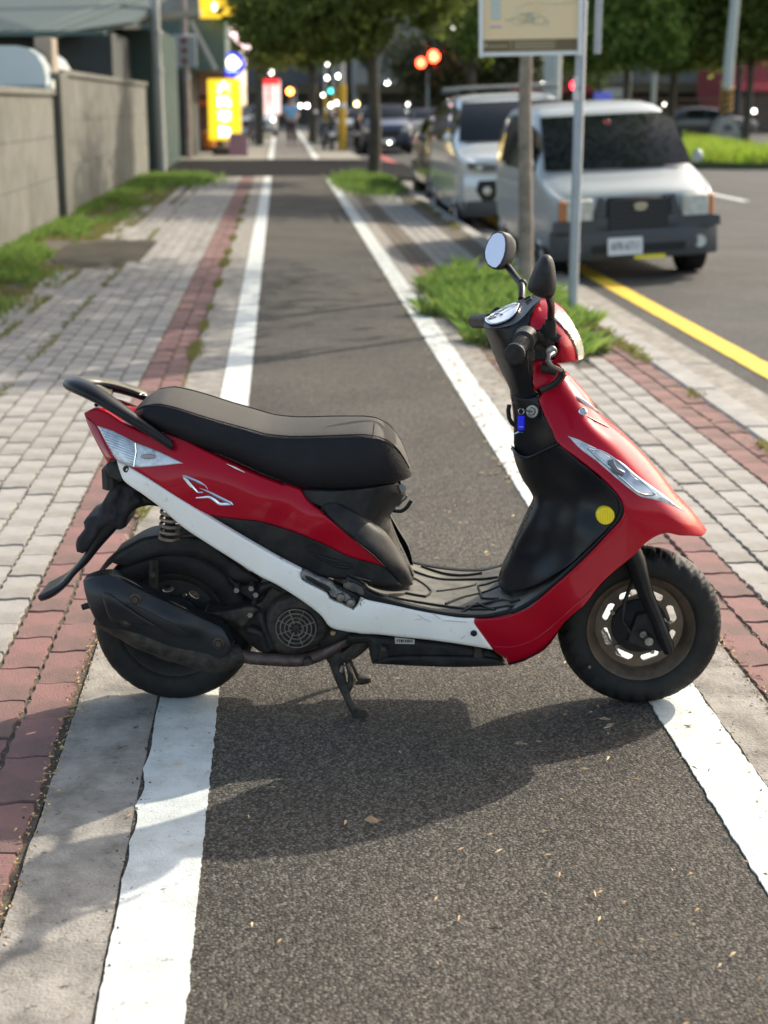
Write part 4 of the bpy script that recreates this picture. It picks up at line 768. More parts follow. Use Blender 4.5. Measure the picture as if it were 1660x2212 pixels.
M_tyre2 = mat('car tyre', (.018, .018, .018), .8); M_alloy = mat('alloy wheel', (.55, .55, .56), .35, metal=.6)
M_amber = mat('amber lamp', (.5, .17, .05), .2, coat=1.); M_headl = mat('headlamp glass', (.50, .50, .42), .1, coat=1., var=.5, vscale=14, col2=(.75, .75, .72), detail=0)
M_plate = mat('plate white', (.72, .73, .72), .5)
def text_mesh(s, size, m, ext=.001):
    cu = bpy.data.curves.new('text', 'FONT'); cu.body = s; cu.size = size; cu.extrude = ext; cu.align_x = 'CENTER'; cu.align_y = 'CENTER'
    o = bpy.data.objects.new('text', cu); COL.objects.link(o); dg = bpy.context.evaluated_depsgraph_get(); me = bpy.data.meshes.new_from_object(o.evaluated_get(dg)); bpy.data.objects.remove(o); me.materials.clear(); me.materials.append(m); return me
def car(name, label, loc, yaw, roll, st, L, paint, group=None, lower=None, cat='car', wheels=(.62, 3.0), wr=.29, W_=.80, details=None, cowl=None, roofi=None, rack=False):
    """local frame: x right as seen from the front, y = back from the nose, z up.
    st: stations (y, zbot, zbelt, ztop, wlow, wbelt, wtop)"""
    t = thing(name, label, cat, loc, 0, group); t.rotation_euler = (0, R(roll), R(yaw))
    m = MB(); secs = []
    for (y, zb, zt, ztop, wl, wb, wt) in st:
        h = [(0, ztop), (wt*.55, ztop-.004), (wt*.92, ztop-.022), (wt, ztop-.055), (wb*.6+wt*.4, zt+.55*(ztop-.055-zt)), (wb, zt), (wb+.015, zt-.06), (wl+.02, (zb+zt)/2), (wl, zb+.06), (wl-.05, zb)]
        ring = [(-x, y, z) for x, z in reversed(h)]+[(x, y, z) for x, z in h[1:]]
        secs.append(ring)
    m.loft(secs, True, False); b0 = obj('body', m, paint, t, 'all', 1)
    m = MB(); m.box((0, L/2, .38), (2*W_-.25, L-.5, .36)); obj('underside', m, M_dark if 'M_dark' in globals() else M_tyre2, t)
    def surf(s0, s1, u0, u1, side, vt, vb, name_, mtl, off=.012, nu=6, nv=5):   # glass between belt and roof on a side
        g = MB(); rows = []
        for i in range(nu+1):
            f = i/nu; y = s0+(s1-s0)*f
            a = [np.interp(y, [q[0] for q in st], [q[k_] for q in st]) for k_ in range(7)]
            row = []
            for j in range(nv+1):
                z = vb[0]+(vb[1]-vb[0])*f+((vt[0]+(vt[1]-vt[0])*f)-(vb[0]+(vb[1]-vb[0])*f))*j/nv
                k_ = max(0, min(1, (z-a[2])/max(.01, a[3]-.055-a[2]))); x = a[5]+(a[6]-a[5])*k_+.010*4*k_*(1-k_)
                row.append((side*(x+off), y, z))
            rows.append(row)
        g.loft(rows, False, False); return obj(name_, g, mtl, t, 'all')
    yc, zc, wc = cowl; yr, zr, wr_ = roofi
    g = MB(); rows = []
    for j in range(9):
        f = j/8; y = yc+(yr-yc)*f; z = zc+(zr-zc)*f; ww = wc+(wr_-wc)*f
        rows.append([(ww*u, y-.02+.10*u*u*(1-.3*f)-.03, z+.035*math.sin(math.pi*f)+.012) for u in [k_/6-1 for k_ in range(13)]])
    g.loft(rows, False, False); wsn = obj('windscreen', g, M_glass, t, 'all')
    for y0_ in wheels:
        for sd in (-1, 1):
            m = MB(); Mx = Matrix.Translation((sd*(W_-.10), y0_, wr)) @ Matrix.Rotation(R(90)*sd, 4, 'Y')
            m.lathe([(wr*.62, -.09), (wr*.9, -.09), (wr, -.06), (wr, .06), (wr*.92, .095), (wr*.66, .098)], 28, Mx, False); wo = obj('wheel', m, M_tyre2, t)
            m = MB(); m.lathe([(wr*.66, .095), (wr*.63, .06), (wr*.5, .05), (wr*.25, .075), (0, .08)], 28, Mx, False); obj('rim', m, M_alloy, wo)
            for k_ in range(5):
                m = MB(); a = 2*math.pi*k_/5; m.tube([Mx @ Vector((wr*.15*math.cos(a), wr*.15*math.sin(a), .088)), Mx @ Vector((wr*.6*math.cos(a), wr*.6*math.sin(a), .088))], wr*.07, 6); obj('spoke', m, M_alloy, wo)
            m = MB(); m.lathe([(0, 0), (wr*1.16, 0), (wr*1.16, -.2)], 28, Matrix.Translation((sd*(W_+.004), y0_, wr+.015)) @ Matrix.Rotation(R(90)*sd, 4, 'Y') @ Matrix.Translation((0, 0, -.01)), False)
            obj('wheel_arch', m, M_dark if 'M_dark' in globals() else M_tyre2, t)
    for sd in (-1, 1):
        m = MB(); m.sphere((sd*(W_+.05), yc+.24, zc+.07), (.055, .035, .065)); obj('door_mirror', m, paint, t)
    return t, surf
# --- silver minivan
st = [(.0, .34, .70, .735, .62, .60, .50), (.03, .26, .76, .800, .74, .70, .62), (.12, .22, .80, .840, .79, .765, .70), (.35, .20, .85, .900, .80, .785, .74), (.62, .20, .93, .975, .80, .79, .75), (.80, .20, .95, 1.03, .80, .79, .74),
      (1.30, .20, .97, 1.47, .80, .79, .68), (1.50, .20, .97, 1.585, .80, .79, .67), (2.0, .20, .98, 1.65, .80, .79, .66), (3.0, .20, .99, 1.64, .80, .79, .66), (3.45, .22, 1.0, 1.58, .79, .78, .65), (3.56, .28, 1.0, 1.45, .74, .74, .62)]
vc = W(1362, 560, 14.55)
van, surf = car('minivan', 'silver boxy minivan with dark grey bumper nearest of the cars parked along the kerb', (vc.x+.06, 14.5, -.12), 1.2, -2.8, st, 3.56, M_silver, 'cars parked along the kerb', cat='van', wheels=(.66, 3.02), wr=.285, cowl=(.66, 1.0, .735), roofi=(1.30, 1.50, .655))
surf(1.02, 1.98, 0, 0, -1, (1.33, 1.52), (1.0, .99), 'side_window', M_glass); surf(2.04, 2.7, 0, 0, -1, (1.53, 1.53), (1.0, 1.0), 'side_window', M_glass); surf(2.78, 3.35, 0, 0, -1, (1.52, 1.48), (1.03, 1.03), 'side_window', M_glass)
surf(1.02, 1.98, 0, 0, 1, (1.33, 1.52), (1.0, .99), 'side_window', M_glass); surf(2.04, 3.3, 0, 0, 1, (1.53, 1.50), (1.0, 1.0), 'side_window', M_glass)
def plan_slab(par, name_, w2, z0, z1, y_of, m_, th=.1, nx=17):
    b = MB(); secs = []
    for i in range(nx):
        x = -w2+2*w2*i/(nx-1); y = y_of(x); secs.append([(x, y+.012, z0), (x, y, z0+.02), (x, y, z1-.02), (x, y+.012, z1), (x, y+th, z1), (x, y+th, z0)])
    b.loft(secs); return obj(name_, b, m_, par)
yb = lambda x: -.10+.16*(abs(x)/.8)**4
plan_slab(van, 'bumper', .80, .20, .47, yb, M_bump, .16); plan_slab(van, 'bumper_top', .70, .46, .60, lambda x: yb(x)+.035, M_bump, .12)
for sd in (-1, 1):
    m = MB(); m.prism([(sd*.40, .47), (sd*.80, .47), (sd*.79, .56), (sd*.74, .57), (sd*.42, .57), (sd*.36, .78), (sd*.32, .78), (sd*.33, .47)], -.055, .08); obj('lamp_surround', m, M_bump, van)
    m = MB(); m.bbox((sd*.555, -.02, .675), (.25, .12, .20), .02); hl_ = obj('headlight', m, M_headl, van)
    m = MB(); m.bbox((sd*.705, .015, .675), (.075, .13, .195), .02); obj('turn_signal', m, M_amber, hl_)
    m = MB(); m.lathe([(0, .0), (.05, .0), (.06, .01)], 16, Matrix.Translation((sd*.57, -.075, .33)) @ YAX.inverted() if False else Matrix.Translation((sd*.60, yb(.6)-.006, .33)) @ YAX, False); obj('fog_lamp', m, M_headl, van)
m = MB(); m.bbox((0, -.045, .60), (.60, .05, .35), .02); gr_ = obj('grille', m, M_dark, van)
for k in range(7): m = MB(); m.box((0, -.075, .47+k*.043), (.54, .012, .012)); obj('grille_bar', m, M_bump, gr_)
m = MB(); m.prism([(-.065, .02), (-.045, .035), (.0, .04), (.05, .035), (.065, .015), (.05, -.02), (.01, -.035), (-.05, -.028)], -.100, -.085, lambda x, y, z: (x+.02, y, z+.68)); em = obj('badge', m, mat('gold badge', (.55, .48, .34), .3, metal=.6), van)
m = MB(); m.prism([(-.045, .006), (.045, .006), (.045, -.008), (-.045, -.008)], -.106, -.099, lambda x, y, z: (x+.02, y, z+.683)); obj('badge_bar', m, mat('badge shade', (.25, .2, .16), .4), em)
m = MB(); m.bbox((0, -.095, .30), (.9, .03, .07), .008); obj('air_intake', m, M_dark, van)
m = MB(); m.bbox((-.14, -.125, .325), (.335, .012, .165), .005); np_ = obj('number_plate', m, M_plate, van)
tm_ = text_mesh('AFR-6711', .082, mat('plate ink', (.06, .07, .08), .6)); o = link('plate_text', tm_, np_); o.location = (-.14, -.134, .322); o.rotation_euler = (R(90), 0, 0); o.scale = (.84, 1.35, 1)
m = MB(); m.bbox((.10, -.11, .215), (.30, .02, .035), .006); obj('yellow_strip', m, mat('yellow strip', (.85, .70, .02), .5), van)
m = MB(); m.tube([(-.25, .74, 1.0), (.1, .70, 1.005), (.45, .72, 1.01)], .012, 6); obj('wiper', m, M_dark, van)
m = MB(); m.lathe([(.022, 0), (.026, .003), (.030, 0)], 16, Matrix.Translation((-.02, 1.10, 1.44)) @ Matrix.Rotation(R(50), 4, 'X'), False); obj('round_sticker', m, mat('red sticker', (.7, .03, .04), .4), van)
# --- silver people carrier with roof rack
st2 = [(.0, .40, .84, .88, .55, .62, .55), (.06, .28, .92, .965, .80, .80, .66), (.25, .24, .98, 1.03, .87, .85, .76), (.75, .22, 1.06, 1.12, .88, .86, .78), (.95, .22, 1.08, 1.18, .88, .86, .76), (1.45, .22, 1.1, 1.60, .88, .86, .70), (1.75, .22, 1.1, 1.74, .88, .86, .70), (2.6, .22, 1.1, 1.78, .88, .86, .69), (4.1, .24, 1.1, 1.72, .88, .86, .68), (4.4, .3, 1.1, 1.55, .84, .82, .62)]
M_silv2 = mat('pale silver paint', (.62, .64, .62), .3, metal=.3, coat=.8)
c2 = W(1095, 440, 20.4)
mpv, surf = car('people_carrier', 'pale silver people carrier with hexagonal grille and roof rack parked behind the minivan', (c2.x+.26, 20.0, -.12), .5, -2.4, st2, 4.4, M_silv2, 'cars parked along the kerb', cat='car', wheels=(.85, 3.5), wr=.33, W_=.88, cowl=(.80, 1.14, .80), roofi=(1.46, 1.64, .67))
for sd in (-1, 1):
    surf(1.25, 2.2, 0, 0, sd, (1.55, 1.66), (1.14, 1.14), 'side_window', M_glass); surf(2.28, 3.1, 0, 0, sd, (1.66, 1.66), (1.14, 1.14), 'side_window', M_glass); surf(3.18, 4.0, 0, 0, sd, (1.64, 1.58), (1.16, 1.2), 'side_window', M_glass)
    m = MB(); m.prism([(sd*.80, .83), (sd*.80, .92), (sd*.52, .88), (sd*.28, .85), (sd*.30, .79), (sd*.60, .79)], -.05, .06); lp_ = obj('headlight', m, mat('dark lamp glass', (.06, .07, .08), .1, coat=.6), mpv); m = MB(); m.sphere((sd*.66, -.05, .845), (.05, .02, .03)); obj('projector', m, M_headl, lp_)
    m = MB(); m.tube([(sd*.66, 1.6, 1.80), (sd*.66, 4.0, 1.80)], .02, 8); rk = obj('roof_rail', m, M_bump, mpv)
m = MB(); m.prism([(-.26, .80), (.26, .80), (.30, .66), (.22, .56), (-.22, .56), (-.30, .66)], -.07, .03); gg = obj('grille', m, M_dark, mpv)
m = MB(); m.lathe([(0, .01), (.06, .01), (.09, .0)], 18, Matrix.Translation((0, -.075, .70)) @ YAX, False); obj('badge', m, M_chr, gg)
for y_ in (1.9, 2.8, 3.7): m = MB(); m.bbox((0, y_, 1.85), (1.35, .07, .04), .01); obj('rack_bar', m, M_conc2, mpv)
plan_slab(mpv, 'bumper', .86, .22, .42, lambda x: -.10+.2*(abs(x)/.86)**4, M_bump, .16)
plan_slab(mpv, 'front_mask', .84, .30, .76, lambda x: -.075+.17*(abs(x)/.86)**3, M_silv2, .14)
for sd in (-1, 1):
    fx = lambda x: -.085+.17*(abs(x)/.86)**3
    m = MB(); k6 = [(sd*x, z) for x, z in ((.44, .68), (.66, .68), (.70, .56), (.62, .42), (.50, .40), (.42, .50))]; m.add([(x, fx(x)-.004, z) for x, z in k6]+[(x, fx(x)+.05, z) for x, z in k6], [tuple(range(6)), tuple(range(11, 5, -1))]+[(i, i+6, (i+1) % 6+6, (i+1) % 6) for i in range(6)]); fh = obj('fog_lamp_housing', m, M_dark, mpv, False)
    m = MB(); m.lathe([(0, .01), (.04, .01), (.055, 0)], 14, Matrix.Translation((sd*.56, fx(.56)-.012, .55)) @ YAX, False); obj('fog_lamp', m, M_headl, fh)
# --- generic cars further off
def simple_car(label, px, Y, z, yaw, col, s=1., tall=False, group=None, X=None, face=True):
    k_ = 1.1 if tall else 1.
    s3 = [(0, .40, .72*k_, .76*k_, .6, .6, .5), (.08, .28, .82*k_, .88*k_, .82, .80, .68), (.9, .22, .93*k_, 1.0*k_, .86, .84, .76), (1.15, .22, .95*k_, 1.05*k_, .86, .84, .73), (1.7, .22, .95*k_, 1.42*k_, .86, .84, .64), (3.0, .22, .96*k_, 1.46*k_, .86, .84, .63), (3.7, .24, .97*k_, 1.3*k_, .86, .83, .65), (4.2, .3, .9*k_, .98*k_, .82, .78, .62)]
    x = X if X is not None else W(px, 300, Y).x
    pt = mat('car paint %s' % (str(col)), col, .3, coat=.8)
    c_, sf = car('parked_car', label, (x, Y, z), yaw, -1.5, s3, 4.2, pt, group, wheels=(.8, 3.3), wr=.31, W_=.86, cowl=(1.0, 1.0*k_, .78), roofi=(1.72, 1.41*k_, .62))
    for sd in (-1, 1):
        sf(1.5, 2.3, 0, 0, sd, (1.25*k_, 1.36*k_), (.98*k_, .98*k_), 'side_window', M_glass); sf(2.36, 3.2, 0, 0, sd, (1.36*k_, 1.3*k_), (.98*k_, .98*k_), 'side_window', M_glass)
        m = MB(); m.bbox((sd*.62, .03, .70*k_), (.30, .10, .12), .02); obj('headlight', m, M_headl, c_)
    m = MB(); m.bbox((0, -.005, .60*k_), (.75, .06, .20), .02); obj('grille', m, M_dark, c_)
    m = MB(); m.bbox((0, -.03, .42), (.36, .02, .14), .004); obj('number_plate', m, M_plate, c_)
    return c_
KERBCARS = 'cars parked along the kerb'
simple_car('dark grey car parked behind the silver people carrier', 0, 26.2, -.12, 1, (.05, .055, .05), X=3.45, group=KERBCARS)
simple_car('dark navy car with pale number plate facing the side street beyond the slim tree', 840, 51, -.12, 0, (.02, .028, .06), tall=True)
simple_car('grey car with amber reflections further up behind the navy car', 930, 60, -.12, 0, (.18, .15, .11))
simple_car('white car parked far up the lane behind the walking person', 560, 72, -.02, 0, (.6, .6, .58))
simple_car('black car on the far side of the road under the right trees', 1425, 66, -.1, 80, (.02, .02, .022), tall=True)
simple_car('dark car behind the grass median near the yellow striped post', 1630, 72, -.1, 80, (.03, .03, .035))
simple_car('pale green taxi far up the road left of the navy car', 765, 64, -.12, 0, (.35, .38, .34))
# ================================================================== DISTANT SCOOTERS (the same kind, seen small)
def small_scooter():
    t = thing('parked_scooter', 'x', 'scooter'); mbd = mat('dark scooter body', (.03, .03, .035), .4, coat=.4)
    m = MB(); m.loft([[(x, y*w_, z) for y, z in ((-.15, z0), (-.17, (z0+z1)/2), (-.12, z1), (.12, z1), (.17, (z0+z1)/2), (.15, z0))] for x, z0, z1, w_ in ((-.75, .62, .78, .5), (-.5, .42, .78, 1), (-.15, .32, .72, 1), (-.05, .3, .45, 1), (.3, .3, .36, 1), (.42, .3, .7, 1.1), (.52, .45, .95, .9), (.62, .55, .8, .5))]); obj('body', m, mbd, t, 'all', 1)
    m = MB(); m.bbox((-.38, 0, .80), (.66, .27, .12), .05); obj('seat', m, M_lea, t)
    for x in (-.6, .62):
        m = MB(); m.lathe([(.12, .04), (.2, .045), (.22, .02), (.22, -.02), (.2, -.045), (.12, -.04), (.12, .04)], 24, Matrix.Translation((x, 0, .22)) @ YAX, False); wl = obj('wheel', m, M_rub, t); m = MB(); m.lathe([(0, .03), (.12, .03), (.12, -.03), (0, -.03)], 16, Matrix.Translation((x, 0, .22)) @ YAX, False); obj('rim', m, M_steel, wl)
    m = MB(); m.tube([(.4, -.32, 1.02), (.46, 0, .98), (.4, .32, 1.02)], .02, 8); obj('handlebar', m, M_blk, t); m = MB(); m.tube([(.62, 0, .25), (.46, 0, .98)], .035, 8); obj('steering_column', m, M_blk, t)
    for sd in (-1, 1): m = MB(); m.sphere((.45, sd*.28, 1.2), (.02, .06, .05)); obj('mirror', m, M_chr, t); m = MB(); m.tube([(.44, sd*.2, 1.0), (.45, sd*.28, 1.18)], .008, 5); obj('mirror_stem', m, M_blk, t)
    m = MB(); m.sphere((.60, 0, .9), (.05, .09, .08)); obj('headlight', m, M_headl, t); m = MB(); m.bbox((-.80, 0, .52), (.01, .22, .14), .003); obj('number_plate', m, M_plate, t)
    return t
sm = small_scooter(); spots = [(708, 318, 52, 100, 'dark scooter with red tail parked against the yellow wrapped pole'), (700, 300, 58, 95, 'second scooter in the right hand row behind the nearest one'), (722, 296, 62, 85, 'scooter in the right hand row beside the pale green taxi'), (690, 285, 70, 92, 'furthest scooter in the right hand row'), (538, 300, 60, 80, 'scooter parked left of the lane by the red and white sign'), (556, 286, 68, 100, 'scooter parked behind the one by the red and white sign'), (770, 320, 53, 90, 'scooter with blue panel parked on the road side near the navy car')]
def clone(root, loc, rz, label, group):
    r = root.copy(); COL.objects.link(r); r.location = loc; r.rotation_euler = (0, 0, rz); r['label'] = label; r['group'] = group
    for ch in list(root.children):
        c = ch.copy(); COL.objects.link(c); c.parent = r
        for g in ch.children: d_ = g.copy(); COL.objects.link(d_); d_.parent = c
    return r
for i, (px, py, Y, a, lb) in enumerate(spots):
    q = W(px, py, Y)
    if i == 0: sm.location = (q.x, Y, 0); sm.rotation_euler = (0, 0, R(a)); sm['label'] = lb; sm['group'] = 'scooters parked along the far lane'
    else: clone(sm, (q.x, Y, 0), R(a), lb, 'scooters parked along the far lane')
# ================================================================== SCOOTER
scooter = thing('motor_scooter', 'red and white motor scooter parked across the bike lane on its centre stand', 'scooter', (SO.x, SO.y, 0), SH)
S = scooter
def sp(name, mb, m, smooth=True, parent=None, subd=0, **k): return obj(name, mb, m, parent or S, smooth, subd, **k)
def PT(pts): return [P(q[0], q[1], q[2]) for q in pts]
def smooth3(pts, step=.01): return catmull(PT(pts), step)

# ---- wheels
RW = .2085
def tyre(cx, treaded):
    m = MB(); prof = [(.134, -.030), (.140, -.040), (.152, -.0455), (.170, -.0475), (.184, -.046), (.194, -.0405), (.202, -.030), (.2065, -.017), (.2085, -.006), (.2085, .006), (.2065, .017), (.202, .030), (.194, .0405), (.184, .046), (.170, .0475), (.152, .0455), (.140, .040), (.134, .030)]
    n = 360; secs = []
    for r_, h in prof:
        ring = []
        for j in range(n):
            a = 2*math.pi*j/n; rr = r_; hh = h
            if .1825 < r_ < .2085:
                ph = (a*30/(2*math.pi)+abs(h)*26*(1 if h < 0 else 1)) % 1
                if ph < .26: rr -= .008 if treaded else .0015
            ring.append((cx+rr*math.cos(a), -hh, RW+rr*math.sin(a)))
        secs.append(ring)
    return m.loft(secs, False)
def shape2d(outer, holes, grid=None):
    allp = [Vector(p) for p in outer]; loops = [(0, len(outer))]
    for h in holes: loops.append((len(allp), len(allp)+len(h))); allp += [Vector(p) for p in h]
    ed = [(i, i+1 if i+1 < b else a) for a, b in loops for i in range(a, b)]
    if grid:
        A = np.array(outer); x0, y0 = A.min(0); x1, y1 = A.max(0); gx, gy = np.meshgrid(np.arange(x0, x1, grid), np.arange(y0, y1, grid)); g = np.stack([gx.ravel(), gy.ravel()], 1)
        ok = inside(g, outer) & (segdist(g, outer) > grid*.4)
        for h in holes: ok &= ~inside(g, h) & (segdist(g, h) > grid*.4)
        allp += [Vector(p) for p in g[ok]]
    vo, eo, fo, *_ = delaunay_2d_cdt(allp, ed, [], 0, 1e-6)
    c = np.array([[sum(vo[i].x for i in f)/3, sum(vo[i].y for i in f)/3] for f in fo]); ok = inside(c, outer)
    for h in holes: ok &= ~inside(c, h)
    fo = [f for f, k in zip(fo, ok) if k]
    ar = lambda f: (vo[f[1]]-vo[f[0]]).cross(vo[f[2]]-vo[f[1]])
    return vo, [f if ar(f) > 0 else tuple(reversed(f)) for f in fo], loops
def plate2d(m, outer, holes, to3, depth):   # to3(x, y, t): t=0 front, t=depth back
    vo, fo, loops = shape2d(outer, holes); o = len(m.v); n = len(vo)
    m.v += [tuple(to3(q.x, q.y, 0)) for q in vo]+[tuple(to3(q.x, q.y, depth)) for q in vo]
    m.f += [tuple(i+o for i in f) for f in fo]+[tuple(i+o+n for i in reversed(f)) for f in fo]
    cnt = set((f[i], f[(i+1) % 3]) for f in fo for i in range(3))
    for a, b in cnt:
        if (b, a) not in cnt: m.f.append((o+b, o+a, o+a+n, o+b+n))
    return m
def wheel(cx, treaded, rimM, a0):
    wn = 'wheel'; tm = tyre(cx, treaded); w_ = sp(wn, tm, M_rub, 'all', label='front wheel with grooved tyre' if treaded else 'rear wheel with smoother worn tyre')
    r = MB(); M = place(Vector((cx, 0, RW)), YAX)
    r.lathe([(.112, .006), (.117, .016), (.122, .024), (.128, .030), (.134, .038), (.137, .040), (.139, .037), (.134, .030), (.124, .015), (.124, -.015), (.134, -.030), (.139, -.037), (.137, -.040), (.128, -.030), (.117, -.016), (.112, -.006)], 96, M, False)
    circ = lambda rr, n=72: [(rr*math.cos(2*math.pi*j/n), rr*math.sin(2*math.pi*j/n)) for j in range(n)]
    holes = []
    for k in range(8):
        a = R(a0+45*k); rc = .090
        if treaded:
            pts = []
            for q in range(9): t = R(90)+math.pi*q/8; pts.append((-.016+.0085*math.cos(t), .0085*math.sin(t)))
            for q in range(9): t = R(-90)+math.pi*q/8; pts.append((.016+.0085*math.cos(t), .0085*math.sin(t)))
        else: pts = [(.015*math.cos(2*math.pi*q/14), .009*math.sin(2*math.pi*q/14)) for q in range(14)]
        holes.append([(rc*math.cos(a)-x*math.sin(a)+y*math.cos(a)-x*x*8*math.cos(a), rc*math.sin(a)+x*math.cos(a)+y*math.sin(a)-x*x*8*math.sin(a)) for x, y in pts])
    for c0, y in ((.113, .004),):
        plate2d(r, circ(c0), holes, lambda x, z, t: (cx+x, -(.006-t), RW+z), .008)
    obj('rim', r, rimM, w_, True)
    h = MB(); h.lathe([(.0, .034), (.036, .034), (.052, .026), (.070, .014), (.072, .004), (.060, -.02), (.03, -.034), (0, -.034)], 40, M, False); obj('hub', h, M_blk, w_)
    for k in range(5):
        b = MB(); a = R(a0-12+72*k); b.lathe([(0, .016), (.0055, .016), (.0065, .011), (.0065, .004)], 8, place(Vector((cx+.079*math.cos(a)*.99, 0, RW+.079*math.sin(a)*.99)), YAX), False)
        obj('bolt', b, M_steel, w_)
    return w_
XF = P(1386, 1350, -.04).x; XR = P(374, 1335, -.04).x
wheel(XF, True, M_rim, 21); wheel(XR, False, mat('dark dusty steel', (.035, .032, .028), .55, metal=.3, var=.7, vscale=30, col2=(.06, .052, .042)), 10)
# valve on the front tyre
m = MB(); m.lathe([(.0045, .0), (.0045, .006), (0, .006)], 8, place(Vector((XF-.128, -.046, RW-.098)), YAX), False); sp('valve_cap', m, M_steel)
# ---- front fork and axle
for sgn in (-1, 1):
    m = MB(); pa = [Vector(q) for q in PT([(1350, 1165, -.082), (1372, 1210, -.082), (1395, 1280, -.082), (1425, 1350, -.082), (1441, 1392, -.08), (1447, 1408, -.08)])]
    pa = [Vector((q.x, q.y*(-sgn), q.z)) for q in pa]
    m.tube(pa, [.034, .033, .025, .021, .022, .018], 14, True, .8); sp('fork_leg', m, M_gls)
    m = MB(); ax = P(1402, 1384, -.085); m.lathe([(0, .012), (.011, .012), (.013, .006), (.013, -.03)], 8, place(Vector((ax.x, sgn*.082, ax.z)), YAX if sgn < 0 else Matrix.Rotation(R(-90), 4, 'X')), False); sp('axle_nut', m, M_steel)
m = MB(); m.tube([(XF, -.08, RW), (XF, .08, RW)], .009, 10); sp('axle', m, M_steel)
m = MB(); a = P(1365, 1330, -.07); m.tube(PT([(1372, 1240, -.055), (1350, 1300, -.06), (1345, 1340, -.06), (1375, 1385, -.06)]), .005, 6); sp('brake_hose', m, M_blk)
m = MB(); q = P(1400, 1370, -.06); m.prism([(q.x-.05, q.z-.02), (q.x+.03, q.z-.045), (q.x+.06, q.z-.03), (q.x+.05, q.z+.03), (q.x+.01, q.z+.06), (q.x-.03, q.z+.05)], -.066, -.035); sp('brake_caliper', m, M_blk)
# mud flap / inner fender of front wheel
m = MB(); secs = []
for k in range(15):
    a = R(92+k*6); secs.append([(XF+(RW+.012)*math.cos(a), y, RW+(RW+.012)*math.sin(a)) for y in (-.055, -.03, 0, .03, .055)])
m.loft(secs, False, False); m.v += []; sp('inner_fender', m, M_blk)

# ---- rear body
CBp = [(180, 900, -.070), (240, 945, -.110), (300, 985, -.128), (380, 990, -.140), (450, 985, -.145), (560, 1030, -.148), (660, 1065, -.145),
       (410, 1005, -.155), (520, 1050, -.166), (600, 1085, -.168), (690, 1135, -.168), (760, 1170, -.163), (350, 1040, -.148), (430, 1090, -.156), (500, 1112, -.154), (600, 1130, -.156), (700, 1170, -.156), (828, 1220, -.155),
       (560, 1160, -.148), (640, 1200, -.148), (720, 1235, -.150), (800, 1245, -.160)]
VB = rbf(CBp)
vb = lambda x, y, d=0: float(VB(np.array([[x, y]]))[0])-d
tail = [(372, 315), (400, 300), (430, 285), (510, 300), (640, 380), (800, 450), (930, 440), (1100, 530), (1285, 625), (1450, 700), (1640, 775)]
panel('side_panel', cA(tail)+cC([(150, 600), (260, 640), (285, 680), (310, 715), (390, 780), (500, 870), (620, 970), (720, 1050), (800, 1130), (700, 1100), (560, 1060), (400, 980), (200, 900), (0, 840)])+cA([(1300, 985), (1150, 960), (1000, 870), (850, 775), (700, 675), (600, 620), (540, 600), (440, 460)]),
      CBp, M_red, S, edge=.005)
panel('tail_lamp_red_lens', cA([(372, 318), (400, 345), (440, 380), (455, 400), (500, 500), (550, 600), (525, 638), (470, 540), (400, 400)]), CBp, M_redlens, S, lift=.003, edge=.004)
tl = panel('tail_turn_lamp', cA([(455, 395), (560, 430), (700, 500), (850, 560), (1003, 635), (850, 652), (700, 660), (630, 640), (580, 612), (545, 560), (500, 480)]), CBp, M_lens, S, lift=.005, edge=.004)
for k in range(9):
    t = k/9; m = MB(); a = cA([(485+t*78, 425+t*175)])[0]; b = cA([(690+t*10, 500+t*150)])[0]
    m.tube([P(a[0]+(b[0]-a[0])*q, a[1]+(b[1]-a[1])*q, vb(a[0]+(b[0]-a[0])*q, a[1]+(b[1]-a[1])*q, .0062)) for q in (0, .15, .3, .45, .6, .8, 1)], .0015, 5); obj('lens_rib', m, M_chr, tl)
m = MB(); m.tube([P(*cA([q])[0], vb(*cA([q])[0], .008)) for q in [(700, 505), (705, 560), (690, 655)]], .0018, 5); obj('lens_divider', m, M_chr, tl)
m = MB(); q = cA([(785, 592)])[0]; m.sphere(P(*q, vb(*q, .004)), (.020, .004, .007)); obj('lamp_bulb', m, mat('smoky bulb', (.30, .27, .26), .1, coat=1), tl)
whc = [(300, 1040, -.140), (420, 1110, -.160), (520, 1180, -.172), (620, 1245, -.184), (700, 1300, -.192), (800, 1345, -.196), (950, 1362, -.196), (1060, 1370, -.196),
       (280, 1070, -.132), (400, 1150, -.150), (500, 1225, -.162), (600, 1290, -.175), (700, 1345, -.182), (780, 1378, -.182), (900, 1392, -.184), (1060, 1396, -.188), (330, 1030, -.146), (560, 1170, -.170), (880, 1320, -.190), (1020, 1340, -.192), (750, 1290, -.188), (270, 1010, -.12)]
whp = cA([(580, 615), (640, 640), (700, 680), (850, 775), (1000, 870), (1150, 965), (1400, 1115), (1655, 1262)])+cC([(130, 1078), (270, 1150), (258, 1180), (270, 1212), (340, 1250), (430, 1300), (450, 1335), (520, 1362), (600, 1403), (625, 1370), (652, 1322)])+cG([(0, 20), (300, 80), (600, 145), (850, 185), (1025, 192), (1024, 245), (1060, 300), (1195, 497), (1040, 470), (850, 440), (600, 405), (300, 375), (100, 352), (-60, 345)])+cC([(620, 1552), (560, 1545), (450, 1515), (400, 1450), (330, 1390), (200, 1300), (100, 1240), (0, 1190)])+cA([(1300, 1235), (1150, 1140), (1000, 1040), (850, 910), (750, 835), (630, 750), (600, 690)])
wp = panel('side_stripe', whp, whc, M_white, S, edge=.007, lift=.003)
VW = rbf(whc)
vw = lambda x, y, d=.004: float(VW(np.array([[x, y]]))[0])-d
